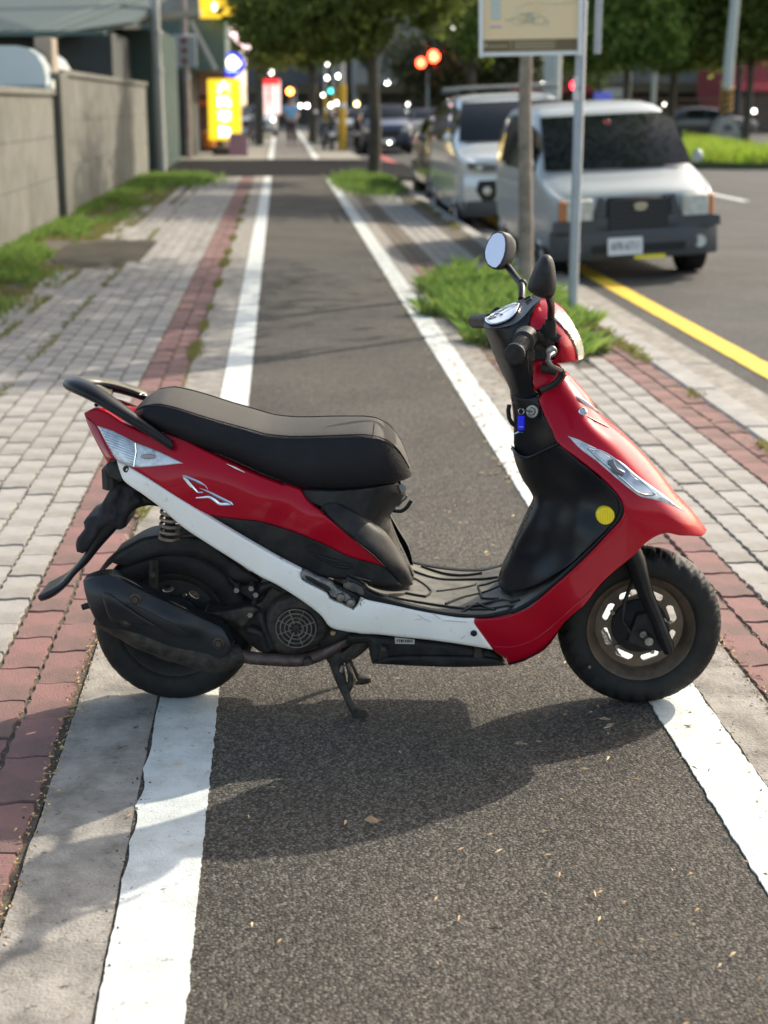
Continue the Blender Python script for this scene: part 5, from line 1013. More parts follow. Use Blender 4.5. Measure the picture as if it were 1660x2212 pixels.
for q in (cA([(640, 673)])[0], cG([(1015, 340)])[0]):
    c = P(q[0], q[1], vw(q[0], q[1], .003)); m = MB(); m.lathe([(0, .0005), (.0035, .0005), (.0045, .004), (.0075, .003), (.0085, -.001)], 16, place(c, YAX), False); sp('screw', m, M_grime)
# scuffs are thin dark strokes of grime
for st in ([(330, 265), (335, 240), (420, 215), (520, 205)], [(480, 165), (540, 205), (600, 230)], [(620, 155), (660, 180), (695, 205)], [(540, 222), (760, 222), (950, 235)], [(425, 310), (430, 340)], [(890, 395), (930, 365)]):
    m = MB(); m.tube([P(x, y, vw(x, y, .0034)) for x, y in cG(st)], .0005, 4); sp('scratch', m, mat('grime stroke', (.22, .2, .17), .7))
for k in range(16):
    x = cH([(1180+random.random()*90, 560+random.random()*130)])[0]; m = MB(); a = random.random()*6; m.tube([P(x[0], x[1], vw(*x, .0034)), P(x[0]+2.5*math.cos(a), x[1]+2.5*math.sin(a), vw(*x, .0034))], .0007, 4); sp('scuff', m, M_ink)
# black lower side cover with three vent slots
panel('side_cover', cA([(1150, 963), (1300, 983), (1494, 1004)])+cC([(0, 838), (200, 900), (400, 980), (560, 1058), (700, 1098), (800, 1128), (850, 1180), (905, 1255), (760, 1245), (640, 1225), (560, 1215), (380, 1190), (270, 1160), (130, 1090), (0, 1015)])+cA([(1480, 1170), (1300, 1060)]), CBp, M_blk, S, edge=.006, lift=-.002)
for a, b in (((320, 1040), (560, 1108)), ((360, 1070), (600, 1125)), ((430, 1105), (590, 1137))):
    (x0, y0), (x1, y1) = cC([a, b]); m = MB(); m.tube([P(x0+(x1-x0)*t, y0+(y1-y0)*t+3*math.sin(t*3.14), vb(x0+(x1-x0)*t, y0+(y1-y0)*t, -.001)) for t in (0, .25, .5, .75, 1)], [.0008, .003, .004, .004, .0015], 6); sp('vent_slot', m, M_dark)
panel('knee_cover', cC([(388, 760), (400, 735), (440, 715), (500, 722), (560, 750), (640, 800), (740, 870), (800, 915), (850, 980), (900, 1060), (950, 1160), (978, 1245), (940, 1258), (900, 1255), (850, 1180), (800, 1128), (720, 1050), (620, 970), (500, 870), (430, 810)]),
      cC([(400, 760, -.150), (500, 790, -.158), (620, 860, -.158), (760, 950, -.152), (860, 1080, -.140), (930, 1200, -.128), (800, 920, -.125), (900, 1060, -.110), (975, 1240, -.100), (600, 770, -.14), (860, 1200, -.15)]), M_blk, S, edge=.012, lift=.003)
panel('seat_pedestal', cC([(270, 640), (500, 645), (700, 628), (880, 595), (905, 640), (935, 665), (900, 710), (860, 765), (830, 820), (850, 880), (885, 970), (940, 1090), (985, 1200), (985, 1245), (900, 1220), (800, 1050), (600, 860), (420, 760), (300, 700)]),
      cC([(300, 660, -.138), (500, 700, -.135), (650, 720, -.12), (800, 700, -.10), (850, 760, -.085), (830, 900, -.08), (900, 1080, -.09), (970, 1200, -.10), (600, 850, -.13)]), M_blk, S, edge=.003, sil=(cC([(905, 600), (935, 665), (900, 712), (860, 765), (828, 820), (850, 880), (885, 970), (940, 1090), (988, 1215)]), .07))
m = MB(); m.tube(smooth3([(*q, 0) for q in cC([(850, 770), (905, 775), (945, 745), (970, 705)])]), .005, 8); sp('bag_hook', m, M_gls)
m = MB(); m.tube(smooth3([(*q, 0) for q in cC([(880, 745), (905, 715), (935, 690), (940, 672)])]), .003, 8); sp('hook_spring', m, M_steel)
m = MB(); c = P(*cC([(908, 628)])[0], -.045); m.lathe([(0, .002), (.010, .002), (.012, 0)], 20, place(c, YAX), False); sp('hook_hole_disc', m, mat('hook hole grey', (.25, .24, .22), .5))  # pale disc added in place of asphalt showing through the hook hole
# ---- seat
topz = [(690, 300), (720, 285), (760, 268), (850, 255), (960, 280), (1100, 325), (1250, 370), (1400, 410), (1500, 438), (1640, 462)]
seam = cA(topz[:-1])+cC([(0, 275), (100, 290), (200, 298), (350, 296), (500, 290), (650, 285), (740, 292), (800, 315), (850, 345), (900, 400), (940, 470), (970, 530)])
low = cA([(680, 305), (760, 375), (860, 440), (980, 490), (1150, 560), (1300, 620), (1450, 690), (1640, 778)])+cC([(60, 565), (150, 605), (300, 640), (500, 648), (700, 630), (860, 600), (930, 580), (975, 550)])
def lerpx(poly, x):
    xs = [q[0] for q in poly]; return float(np.interp(x, xs, [q[1] for q in poly]))
x0, x1 = seam[0][0], seam[-1][0]; secs = []; N = 44
seamL = []
for i in range(N+1):
    t = i/N; e = .5-.5*math.cos(math.pi*t); x = x0+(x1-x0)*(.35*t+.65*e)
    ys, yl = lerpx(seam, x), lerpx(low, x); endr = min(1, math.sqrt(max(0, 1-(1-min(1, (x-x0)/26))**2)))*min(1, math.sqrt(max(0, 1-(1-min(1, (x1-x)/60))**2)))
    wd = np.interp(x, [290, 420, 560, 700, 800, 900], [.118, .132, .126, .128, .118, .075])*max(.12, endr)
    ps = P(x, ys, -wd*.93); pl_ = P(x, yl, -wd*.97); zs, zl = ps.z, min(pl_.z, ps.z-.006); cr = .010*endr
    bul = 1.05+.07*np.interp(x, [300, 600, 750, 890], [.3, .8, 1, .2])
    half = [(0, zs+cr), (.35, zs+cr*.9), (.72, zs+cr*.45), (.93, zs), (.99, zs-(zs-zl)*.10), (bul, zs-(zs-zl)*.38), (bul, zs-(zs-zl)*.68), (1.0, zl+.006), (.93, zl), (.5, zl-.001)]
    X = ps.x
    ring = [(X, -a*wd, z) for a, z in half]+[(X, 0, zl-.001)]+[(X, a*wd, z) for a, z in reversed(half[1:])]
    secs.append(ring); seamL.append(Vector((X, -.935*wd, zs+.0004)))
m = MB(); m.loft(secs, True); me = m.mesh('seat', M_lea, 'all'); me.materials.append(M_leat)
k = len(secs[0])
for p_ in me.polygons:
    js = [v % k for v in p_.vertices]
    if all(j <= 3 or j >= k-3 for j in js): p_.material_index = 1
seat = link('seat', me, S); sd = seat.modifiers.new('sub', 'SUBSURF'); sd.levels = sd.render_levels = 1
for sg in (1, -1):
    m = MB(); m.tube([Vector((q.x, q.y*sg, q.z)) for q in seamL[1:-1]], .0016, 6); obj('seat_piping', m, M_lea, seat)
i_ = int(N*.80); m = MB(); m.tube([Vector(q)+Vector((0, 0, .0008)) for q in secs[i_][:4]], .0013, 5); obj('seat_seam', m, M_lea, seat)
m = MB(); c = P(*cA([(738, 247)])[0], 0); m.lathe([(.006, 0), (.008, .002), (.010, 0)], 20, Matrix.Translation((c.x+.01, -.03, secs[4][0][2]+.001)), False); obj('seat_button', m, M_steel, seat)
# ---- grab rail: U of flattened tube, sunlit olive tone painted on its top
rail = smooth3([(*q[:2], q[2]) for q in cA([(950, 535, -.140), (840, 455, -.137), (700, 360, -.130), (560, 265, -.118), (430, 185, -.098), (335, 140, -.062), (318, 125, .0), (420, 124, .066), (540, 138, .092), (660, 168, .108), (790, 215, .118)])], .02)
n = len(rail); m = MB(); secs = []
for i, p in enumerate(rail):
    t = (rail[min(i+1, n-1)]-rail[max(i-1, 0)]).normalized(); side = Vector((t.y, -t.x, 0)).normalized(); up = Vector((0, 0, 1))
    f = i/(n-1); wd = (.010+.024*min(1, f*3)) if f < .42 else .036; th = .014+.004*math.sin(f*3.14)
    secs.append([p+side*wd*a*.9+up*th*b for a, b in ((1, -.2), (.85, .6), (.3, 1), (-.3, 1), (-.85, .6), (-1, -.2), (-.6, -1), (.6, -1))])
m.loft(secs); me = m.mesh('grab_rail', M_gls, 'all'); me.materials.append(M_olive)
ns = len(secs)
for p_ in me.polygons:
    js = set(v % 8 for v in p_.vertices); i0 = min(p_.vertices)//8
    if len(p_.vertices) == 4 and js <= {1, 2, 3, 4} and i0 > ns*.56: p_.material_index = 1
gr = link('grab_rail', me, S); sd = gr.modifiers.new('sub', 'SUBSURF'); sd.levels = sd.render_levels = 1
m = MB(); m.lathe([(.010, 0), (.012, .002), (.014, 0)], 20, Matrix.Translation(P(*cA([(365, 115)])[0], .01)+Vector((0, 0, .004))), False); obj('rail_cap', m, M_gls, gr)
m = MB(); nr_ = [P(*cA([q[:2]])[0], q[2]) for q in ((500, 225, -.100), (440, 178, -.090), (380, 150, -.072), (335, 132, -.04))]; fr_ = [P(*cA([q[:2]])[0], q[2]) for q in ((560, 150, .086), (480, 138, .072), (405, 130, .052), (350, 126, .02))]
m.loft([[a.lerp(b, t)+Vector((0, 0, .004-.016*math.sin(math.pi*t)*(i == 0))) for t in (0, .2, .5, .8, 1)]+[a.lerp(b, t)+Vector((0, 0, -.012)) for t in (1, .5, 0)] for i, (a, b) in enumerate(zip(nr_, fr_))]); obj('rail_plate', m, M_olive, gr)
# tail deck under the rail
m = MB(); secs = []
for x, y, wd in ((385, 330, .03), (430, 300, .055), (520, 320, .085), (650, 370, .105), (800, 440, .12), (950, 480, .125)):
    p = P(*cA([(x, y)])[0], -wd); secs.append([(p.x, wd*a, p.z+.008*(1-a*a)-.006) for a in (-1, -.6, 0, .6, 1)])
m.loft(secs, False, False); sp('tail_deck', m, M_red)
# ---- mudguard arm with the cloth wrapped plate holder
c = cA([(590, 745), (540, 800), (500, 900), (440, 1060), (380, 1200), (300, 1310), (220, 1400), (150, 1445), (78, 1480), (78, 1500), (95, 1516), (140, 1505), (200, 1472), (260, 1420), (320, 1345), (390, 1280), (470, 1180), (560, 1080), (640, 990), (700, 930), (780, 905), (870, 915), (760, 830), (650, 750)])
panel('rear_mudguard', c, [(300, 1100, -.075), (200, 1200, -.075), (90, 1290, -.07), (350, 1050, -.07)], M_gls, S, edge=.014, thick=.2)
c = cA([(600, 760), (540, 800), (510, 850), (470, 920), (455, 965), (385, 985), (368, 1010), (375, 1055), (330, 1110), (318, 1160), (325, 1200), (365, 1212), (400, 1180), (440, 1120), (520, 1040), (600, 1060), (640, 1040), (650, 990), (690, 930), (760, 900), (740, 830), (680, 780)])
panel('cloth_bag', c, [(260, 1100, -.085), (200, 1180, -.085), (290, 1080, -.085)], M_cloth, S, edge=.02, thick=.18, grid=5, disp=lambda x, y: .014*mn.noise(Vector((x*.05+y*.02, y*.035, 1)))+.006*mn.noise(Vector((x*.15, y*.06, 3))))
m = MB(); q = P(*cA([(575, 680)])[0], 0); m.bbox((q.x, 0, q.z), (.045, .16, .065), .015); sp('tail_bracket', m, M_blk)
panel('bracket_cover', cA([(515, 655), (540, 625), (580, 620), (610, 680), (630, 745), (600, 752), (560, 730), (520, 705)]), [(240, 1020, -.11), (260, 1040, -.12)], M_blk, S, edge=.008)
# ---- shock absorber
for sg in (-1, 1):
    a, b = P(*cA([(930, 880)])[0], -.115), P(*cA([(915, 1120)])[0], -.115); a.y *= -sg; b.y *= -sg; m = MB(); m.tube([a, b], .013, 12); sh = sp('shock_absorber', m, M_blk)
    ax = (b-a); m = MB(); hp = []
    for i in range(150):
        t = i/149; th = t*2*math.pi*6.0; hp.append(a+ax*t+Vector((math.cos(th)*.0235, math.sin(th)*.0235, 0)))
    m.tube(hp, .0042, 7); obj('spring', m, M_spring, sh)
# ---- rear fender
def slab(name, outline, v0, v1, m_, edge=.012, parent=None, **k):
    return panel(name, outline, [(0, 0, v0), (1000, 1000, v0), (1, 2000, v0)], m_, parent or S, edge=edge, thick=abs(v0), **k)
slab('rear_fender', cB([(180, 262), (200, 235), (290, 180), (350, 148), (420, 132), (500, 127), (620, 132), (700, 150), (800, 225), (900, 300), (1000, 372), (1010, 420), (960, 400), (860, 390), (800, 340), (720, 275), (620, 250), (500, 243), (420, 255), (340, 280), (270, 300), (215, 292), (180, 278)]), -.062, 0, M_blk, edge=.016, disp=lambda x, y: 0)
m = MB()                                  # rear fender top, arched over the tyre
secs = []
for k in range(12):
    a = R(38+k*10); rr = RW+.020; secs.append([(XR+rr*math.cos(a), y, RW+rr*math.sin(a)-abs(y)*.25+.012) for y in (-.06, -.03, 0, .03, .06)])
m.loft(secs, False, False); sp('fender_top', m, M_blk)
m = MB(); c0, c1 = P(*cB([(415, 270)])[0], -.07), P(*cB([(415, 460)])[0], -.095); m.tube([c0, (c0+c1)/2, c1], .012, 4, True, 1.6); sp('fender_stay', m, M_grime)
m = MB(); m.lathe([(0, .006), (.008, .006), (.009, 0)], 6, place(P(*cB([(415, 345)])[0], -.098), YAX), False); sp('stay_bolt', m, M_grime)
# ---- exhaust
mp = PT([(*q[:2], q[2]) for q in cB([(110, 560, -.135), (180, 590, -.135), (400, 680, -.135), (600, 750, -.13), (760, 795, -.125), (860, 790, -.12), (900, 775, -.115)])])
m = MB(); m.tube(catmull(mp, .02), [.045]*0 or [.030+.014*min(1, i/5) if i < len(catmull(mp, .02))*.75 else max(.018, .044-.026*(i/len(catmull(mp, .02))-.75)/.25) for i in range(len(catmull(mp, .02)))], 20); sp('muffler', m, M_grime)
hc = [(*q, v) for q, v in zip(cB([(40, 400), (150, 450), (350, 520), (600, 640), (800, 720), (180, 360), (450, 485), (690, 595), (110, 620), (300, 675), (500, 745), (720, 795), (250, 500), (500, 600)]), (-.16, -.195, -.200, -.198, -.18, -.17, -.178, -.172, -.165, -.172, -.172, -.165, -.202, -.205))]
cov = panel('exhaust_cover', cB([(28, 380), (90, 358), (175, 350), (215, 365), (330, 425), (450, 480), (570, 535), (690, 590), (790, 640), (815, 680), (845, 750), (828, 775), (790, 805), (720, 800), (600, 775), (500, 750), (400, 712), (300, 680), (200, 652), (112, 628), (98, 600), (60, 520), (35, 430)]), hc, M_exh, S, edge=.004, thick=.05, mirror=False)
panel('cover_rib', cB([(250, 500), (330, 520), (430, 570), (560, 640), (625, 690), (560, 690), (450, 640), (350, 580)]), hc, M_dark, cov, edge=.003, thick=.002, mirror=False, lift=.0025)
panel('cover_ridge', cB([(125, 440), (140, 500), (160, 560), (180, 600), (455, 640), (330, 565), (240, 500), (170, 450)]), hc, M_exh, cov, edge=.006, thick=.004, mirror=False, lift=.006)
VH = rbf(hc)
for q in cB([(315, 482), (265, 600), (770, 722)]):
    v = float(VH(np.array([[q[0], q[1]]]))[0]); m = MB(); m.lathe([(.016, -.001), (.014, .003), (.011, .004), (.010, .002), (.008, .002), (.007, .007), (0, .007)], 16, place(P(q[0], q[1], v), YAX), False); obj('cover_bolt', m, mat('rusty bolt', (.07, .05, .035), .5, metal=.3, var=.6, vscale=200, col2=(.02, .02, .02)), cov)
m = MB(); m.tube(PT([(*q, -.15) for q in cB([(75, 515), (45, 520), (25, 527)])]), .008, 12); sp('tail_pipe', m, M_blk)
m = MB(); m.tube(smooth3([(*q[:2], q[2]) for q in cB([(890, 790, -.12), (960, 805, -.12), (1060, 812, -.115), (1180, 818, -.11), (1270, 808, -.10), (1350, 775, -.09), (1430, 725, -.08), (1520, 680, -.07)])], .015), .0165, 14); sp('exhaust_pipe', m, M_pipe)
m = MB(); m.lathe([(.0, .006), (.010, .006), (.012, 0), (.012, -.03), (0, -.03)], 8, place(P(*cB([(1258, 825)])[0], -.125), YAX), False); sp('pipe_clamp', m, M_grime)
# ---- engine
eng = slab('engine_case', cB([(690, 550), (800, 535), (900, 525), (1000, 490), (1040, 430), (1100, 395), (1180, 400), (1260, 450), (1330, 530), (1380, 620), (1440, 640), (1520, 660), (1540, 690), (1450, 720), (1380, 760), (1250, 800), (1100, 800), (1000, 770), (900, 690), (860, 650), (780, 600)]), -.085, 0, M_grime, edge=.012, mirror=False)
slab('engine_arm', cB([(690, 552), (780, 548), (960, 520), (1000, 540), (940, 600), (905, 650), (860, 620), (780, 590)]), -.105, 0, M_grime, edge=.008, mirror=False)
slab('engine_block', cB([(820, 360), (900, 400), (1000, 390), (1060, 380), (1150, 420), (1100, 520), (1000, 560), (960, 500), (870, 430)]), -.07, 0, M_blk, edge=.01)
fc = P(*cB([(1195, 640)])[0], -.13)
shr = slab('fan_shroud', cB([(1020, 640), (1030, 560), (1065, 500), (1130, 465), (1200, 455), (1270, 480), (1330, 540), (1375, 610), (1380, 660), (1330, 720), (1260, 765), (1180, 785), (1100, 775), (1050, 735), (1025, 690)]), -.128, 0, M_grime, edge=.02, mirror=False)
m = MB(); m.lathe([(0, -.014), (.048, -.014), (.050, .001), (.053, .002)], 40, place(fc, YAX), False); obj('fan_recess', m, M_dark, shr)
for rr in (.018, .028, .039, .050):
    m = MB(); m.tube([fc+Vector((rr*math.cos(a), -.004, rr*math.sin(a))) for a in [2*math.pi*j/40 for j in range(41)]], .0017, 6, False); obj('grille_ring', m, M_steel, shr)
for k in range(8):
    a = R(20+45*k); m = MB(); m.tube([fc+Vector((.012*math.cos(a), -.004, .012*math.sin(a))), fc+Vector((.051*math.cos(a), -.003, .051*math.sin(a)))], .0015, 5); obj('grille_spoke', m, M_steel, shr)
for k in range(10):
    a = R(36*k); m = MB(); m.box(fc+Vector((.032*math.cos(a), .006, .032*math.sin(a))), (.030, .010, .002), Matrix.Rotation(-a, 3, 'Y') @ Matrix.Rotation(R(25), 3, 'X')); obj('fan_blade', m, M_grime, shr)
m = MB(); m.lathe([(0, .004), (.009, .003), (.011, -.004)], 16, place(fc, YAX), False); obj('fan_hub', m, M_grime, shr)
m = MB(); m.lathe([(0, .006), (.006, .006), (.007, 0)], 8, place(P(*cB([(1397, 665)])[0], -.135), YAX), False); sp('brass_screw', m, mat('brass', (.5, .36, .2), .35, metal=.8))
slab('crank_cover', cB([(1330, 620), (1420, 640), (1500, 655), (1480, 690), (1400, 730), (1330, 760), (1290, 700)]), -.11, 0, M_blk, edge=.01, mirror=False)
for pts, r_ in (([(1000, 560, -.11), (1010, 610, -.12), (1040, 680, -.12), (1060, 750, -.12)], .010), ([(990, 460, -.08), (1010, 420, -.1), (1060, 400, -.1), (1120, 430, -.1)], .008), ([(930, 650, -.11), (1000, 670, -.11), (1040, 760, -.11)], .012), ([(1000, 400, -.07), (980, 460, -.075), (960, 520, -.08)], .007)):
    m = MB(); m.tube(smooth3([(*q[:2], q[2]) for q in cB(pts)], .01), r_, 8); sp('engine_hose', m, M_blk)
for q in cB([(950, 420), (975, 455), (945, 565), (870, 430), (1490, 590)]):
    m = MB(); m.lathe([(0, .008), (.007, .008), (.008, 0), (.009, -.03)], 6, place(P(q[0], q[1], -.098), YAX), False); sp('engine_bolt', m, M_steel)
# rear transmission on the far side
m = MB(); m.bbox((XR+.14, .10, RW+.01), (.42, .09, .13), .03); sp('transmission_case', m, M_grime)
# ---- centre stand
for sg in (-1, 1):
    pts = [(1400, 760, -.07), (1420, 850, -.085), (1445, 940, -.10), (1480, 1030, -.11), (1515, 1115, -.12), (1530, 1135, -.12)]
    pa = smooth3([(*q[:2], q[2]) for q in cB(pts)], .02); pa = [Vector((q.x, q.y*(-sg), max(q.z, .008))) for q in pa]
    m = MB(); m.tube(pa, [.022-.013*min(1, i/(len(pa)*.6)) for i in range(len(pa))], 10, True, .6); sp('stand_leg', m, M_grime)
    m = MB(); m.bbox((pa[-1].x+.008, pa[-1].y, .009), (.038, .03, .016), .004); sp('stand_foot', m, M_grime)
m = MB(); m.tube(smooth3([(*q[:2], q[2]) for q in cB([(1480, 830, -.09), (1495, 900, -.10), (1490, 960, -.10), (1475, 985, -.10)])], .01), .008, 8); sp('stand_brace', m, M_grime)
m = MB(); m.tube(PT([(*q, -.10) for q in cB([(1440, 880), (1450, 850), (1480, 835), (1520, 930), (1500, 950)])]), .005, 8); sp('stand_spring', m, M_spring)
a = PT([(*q, -.08) for q in cB([(1400, 770)])])[0]; m = MB(); m.tube([a, Vector((a.x, .08, a.z))], .014, 10); sp('stand_axle', m, M_grime)
slab('stand_bracket', cB([(1350, 790), (1380, 765), (1450, 770), (1540, 690), (1590, 680), (1600, 740), (1530, 800), (1450, 835), (1400, 850), (1370, 830)]), -.085, 0, M_grime, edge=.006)
# ---- underbody
ub = [(0, 0, -.12), (1000, 1000, -.12), (1, 2000, -.12)]
und = panel('underbody', cG([(-210, 340), (0, 340), (300, 365), (600, 395), (850, 430), (1150, 480), (1215, 510), (1290, 570), (1330, 640), (1300, 650), (900, 665), (500, 655), (40, 632), (20, 560), (0, 430), (-200, 450)]), ub, M_blk, S, edge=.02, thick=.12)
panel('under_keel', cG([(200, 560), (600, 545), (1200, 570), (1325, 640), (900, 662), (500, 652), (60, 630)]), ub, M_blk, S, edge=.012, lift=.012, thick=.06)
for x in (150, 1060):
    panel('mount_lug', cG([(x-30, 450), (x+30, 450), (x+60, 600), (x-60, 600)]), ub, M_grime, S, edge=.006, lift=.01)
    m = MB(); m.lathe([(0, .006), (.007, .006), (.009, 0)], 8, place(P(*cG([(x, 485 if x < 200 else 500)])[0], -.135), YAX), False); sp('mount_bolt', m, M_grime)
stk = panel('sticker', cG([(258, 380), (448, 402), (445, 445), (260, 440)]), ub, M_label, S, mirror=False, edge=0, lift=.001, thick=.001)
for k in range(8):
    x = 275+k*20; panel('sticker_mark', cG([(x, 398+k), (x+9+(k % 3)*3, 400+k), (x+9+(k % 3)*3, 430), (x, 428)]), ub, M_ink, stk, mirror=False, edge=0, lift=.0018, thick=.0005)
    if k % 2: panel('sticker_mark', cG([(x+1, 410+k), (x+8, 411+k), (x+8, 418), (x+1, 417)]), ub, M_label, stk, mirror=False, edge=0, lift=.0024, thick=.0005)
# ---- folding footpeg
fp = [(0, 0, -.186), (1000, 1000, -.190), (1, 2000, -.188)]
fr = panel('footpeg_recess', cH([(265, 90), (500, 210), (760, 310), (1000, 420), (1200, 530), (1100, 750), (900, 660), (680, 540), (640, 480), (300, 330), (225, 190)]), fp, M_dark, S, lift=-.012, thick=.02)
panel('footpeg', cH([(235, 170), (280, 110), (330, 130), (500, 225), (740, 320), (800, 400), (1010, 520), (1100, 610), (1060, 700), (970, 620), (820, 560), (720, 520), (690, 450), (640, 430), (420, 330), (310, 270), (240, 210)]), fp, mat('worn grey plastic', (.11, .11, .105), .5, var=.8, vscale=60, col2=(.30, .29, .27)), S, lift=.004, edge=.005)
panel('footpeg_pad', cH([(300, 190), (420, 230), (520, 290), (700, 380), (730, 430), (700, 450), (620, 420), (420, 320), (330, 270)]), fp, M_blk, S, lift=.007, edge=.003)
for q in ((880, 540), (1040, 630)):
    m = MB(); m.lathe([(0, .008), (.009, .007), (.012, 0), (.012, -.02)], 14, place(P(*cH([q])[0], -.192), YAX), False); sp('footpeg_bolt', m, M_steel)
panel('peg_hinge', cH([(920, 330), (980, 295), (1080, 300), (1180, 350), (1280, 420), (1300, 520), (1190, 520), (1100, 470), (960, 410), (920, 380)]), fp, M_dust, S, lift=.002, edge=.007)
for k in range(3):
    m = MB(); a, b = cH([(1060+k*35, 280-k*28), (1140+k*110, 330-k*20)]); m.tube([P(a[0], a[1], -.17), P(b[0], b[1], -.17)], .0016, 5); sp('hinge_rib', m, M_olive)
# ---- floorboard
edge_px = cC([(560, 1195), (640, 1235), (690, 1290), (850, 1350), (1100, 1412), (1300, 1437), (1450, 1437), (1600, 1405)])+cE([(240, 1530), (340, 1470), (480, 1370), (640, 1230)])
secs = []; fl = []
for q in [tuple(v) for v in catmull([Vector(e[:2]) for e in edge_px], 12)]:
    p = P(q[0], q[1], -.186); fl.append((p.x, p.z))
for x, z in fl:
    secs.append([(x, -.190, z-.012), (x, -.188, z-.003), (x, -.182, z+.001), (x, -.12, z-.001), (x, -.06, z+.001), (x, 0, z+.002), (x, .06, z+.001), (x, .12, z-.001), (x, .182, z+.001), (x, .188, z-.003), (x, .190, z-.012)])
m = MB(); m.loft(secs, False, False); floor_ = sp('floorboard', m, M_dust, 'all')
zf = lambda x: float(np.interp(x, [q[0] for q in fl], [q[1] for q in fl]))
xa = P(860, 1270, 0).x; xb = P(1090, 1280, 0).x
for pts in ([(xa-.02, -.165), (xa+.10, -.14), (xa+.22, -.15), (xb+.02, -.165)], [(xa+.12, -.12), (xa+.17, -.05), (xa+.25, .0), (xa+.3, .02)], [(xa+.06, .16), (xa+.14, .13), (xa+.22, .15)], [(xb-.10, -.13), (xb-.03, -.10), (xb+.03, -.13)],
            [(xb-.02, -.09), (xb-.06, -.06), (xb-.065, .04), (xb-.0, .06)], [(xa+.02, -.10), (xa+.07, -.09), (xa+.085, -.04), (xa+.05, .03), (xa, .06)], [(xa+.16, -.17), (xa+.2, -.1), (xa+.24, -.17)], [(xa-.0, .12), (xa+.1, .08), (xa+.2, .10), (xb, .08)], [(xa+.1, -.03), (xa+.2, .05), (xb-.07, .06)]):
    m = MB(); m.tube([Vector((x, y, zf(x)+.0022)) for x, y in [tuple(v) for v in catmull([Vector(q) for q in pts], .02)]], .0032, 6); obj('mat_rib', m, M_blk, floor_)
rimtop = cC([(560, 1195), (640, 1235), (690, 1290), (850, 1350), (1100, 1412), (1300, 1437), (1450, 1437), (1600, 1405)])+cE([(240, 1530), (340, 1470), (480, 1370), (640, 1230), (780, 1080), (880, 985), (925, 920), (935, 860), (905, 790), (800, 672)])
rimbot = cE([(800, 684), (890, 795), (912, 860), (895, 930), (850, 990), (700, 1150)])
trim = cC([(560, 1190), (640, 1228), (690, 1282), (850, 1342), (1100, 1404), (1300, 1430), (1450, 1430), (1600, 1398)])+cE([(230, 1515), (330, 1460), (450, 1370), (620, 1215), (760, 1080), (880, 955), (905, 905), (912, 860), (890, 800), (800, 690), (800, 672), (905, 785), (940, 860), (930, 930), (850, 1022), (640, 1240), (450, 1408), (330, 1502), (200, 1552), (60, 1572), (-10, 1572)])+cG([(850, 190), (600, 150), (300, 86), (0, 26)])+cC([(600, 1290), (540, 1230)])
panel('floor_trim', trim, [(800, 1280, -.190), (1000, 1330, -.191), (1150, 1300, -.190), (1300, 1150, -.199), (1335, 1100, -.203), (1250, 1030, -.19)], M_gls, S, edge=.004, grid=6)
# ---- front fairing
RC = cE([(400, 170, -.085), (500, 380, -.135), (640, 545, -.175), (800, 680, -.195), (930, 860, -.207), (850, 1010, -.207), (640, 1230, -.203), (450, 1400, -.200), (200, 1550, -.196), (0, 1600, -.194),
         (550, 200, -.105), (650, 350, -.150), (800, 560, -.180), (950, 720, -.192), (1050, 900, -.200), (1150, 780, -.165), (1000, 560, -.15), (1250, 960, -.160), (1380, 1000, -.120), (1450, 1020, -.09), (1200, 1020, -.165), (1060, 1110, -.175),
         (860, 1290, -.170), (600, 1500, -.178), (700, 1350, -.185), (300, 1650, -.180), (250, 1740, -.172), (230, 1850, -.140), (400, 1780, -.145), (480, 1700, -.15), (100, 1750, -.18)])
fronto = cE([(400, 172), (440, 115), (500, 75), (560, 20), (575, 0), (610, 25), (640, 60), (720, 150), (780, 250), (850, 320), (930, 385), (1070, 520), (1200, 670), (1300, 800), (1400, 905), (1450, 970), (1474, 1005), (1462, 1030), (1440, 1045), (1370, 1043), (1300, 1040), (1215, 1025), (1150, 1045), (1105, 1072), (1060, 1110), (1010, 1165), (860, 1290), (780, 1370), (700, 1475), (620, 1545), (560, 1600), (520, 1660), (480, 1720), (440, 1762), (400, 1790), (300, 1842), (205, 1868), (192, 1830), (168, 1815), (105, 1768), (50, 1690), (0, 1625), (-14, 1600), (-10, 1568), (60, 1572), (200, 1552), (330, 1502), (450, 1408), (640, 1240), (850, 1022), (930, 930), (940, 860), (905, 785), (800, 672), (640, 545), (520, 450), (485, 370), (430, 260)])
fsil = cE([(560, -10), (590, 5), (640, 60), (720, 150), (780, 250), (850, 320), (930, 385), (1070, 520), (1200, 670), (1300, 800), (1400, 905), (1450, 970), (1476, 1008)])
front = panel('front_fairing', fronto, RC, M_red, S, edge=.005, sil=(fsil, .055), grid=7, disp=lambda x, y: 0)
lsil = cE([(1000, 1165), (860, 1290), (780, 1370), (700, 1475), (620, 1545), (560, 1600), (520, 1660), (480, 1720), (440, 1762), (400, 1790), (300, 1842), (205, 1868)])
# rounded belly that closes the fairing behind the wheel
m = MB(); secs = []
for q in lsil:
    a = P(q[0], q[1], -.15); secs.append([(a.x-.03*(y/.15)**2*0+.012*(1-(abs(y)/.155)**2), y, a.z) for y in (-.155, -.13, -.08, 0, .08, .13, .155)])
m.loft(secs, False, False); sp('fairing_back', m, M_blk)
VF = rbf(RC)
def vf_(x, y, d=0):
    v = float(VF(np.array([[x, y]]))[0]); ds = float(segdist(np.array([[x, y]]), [q[:2] for q in fsil], False)[0])/PXM; t = min(1, ds/.055); return v*(.02+.98*math.sqrt(max(0, 1-(1-t)**2)))-d
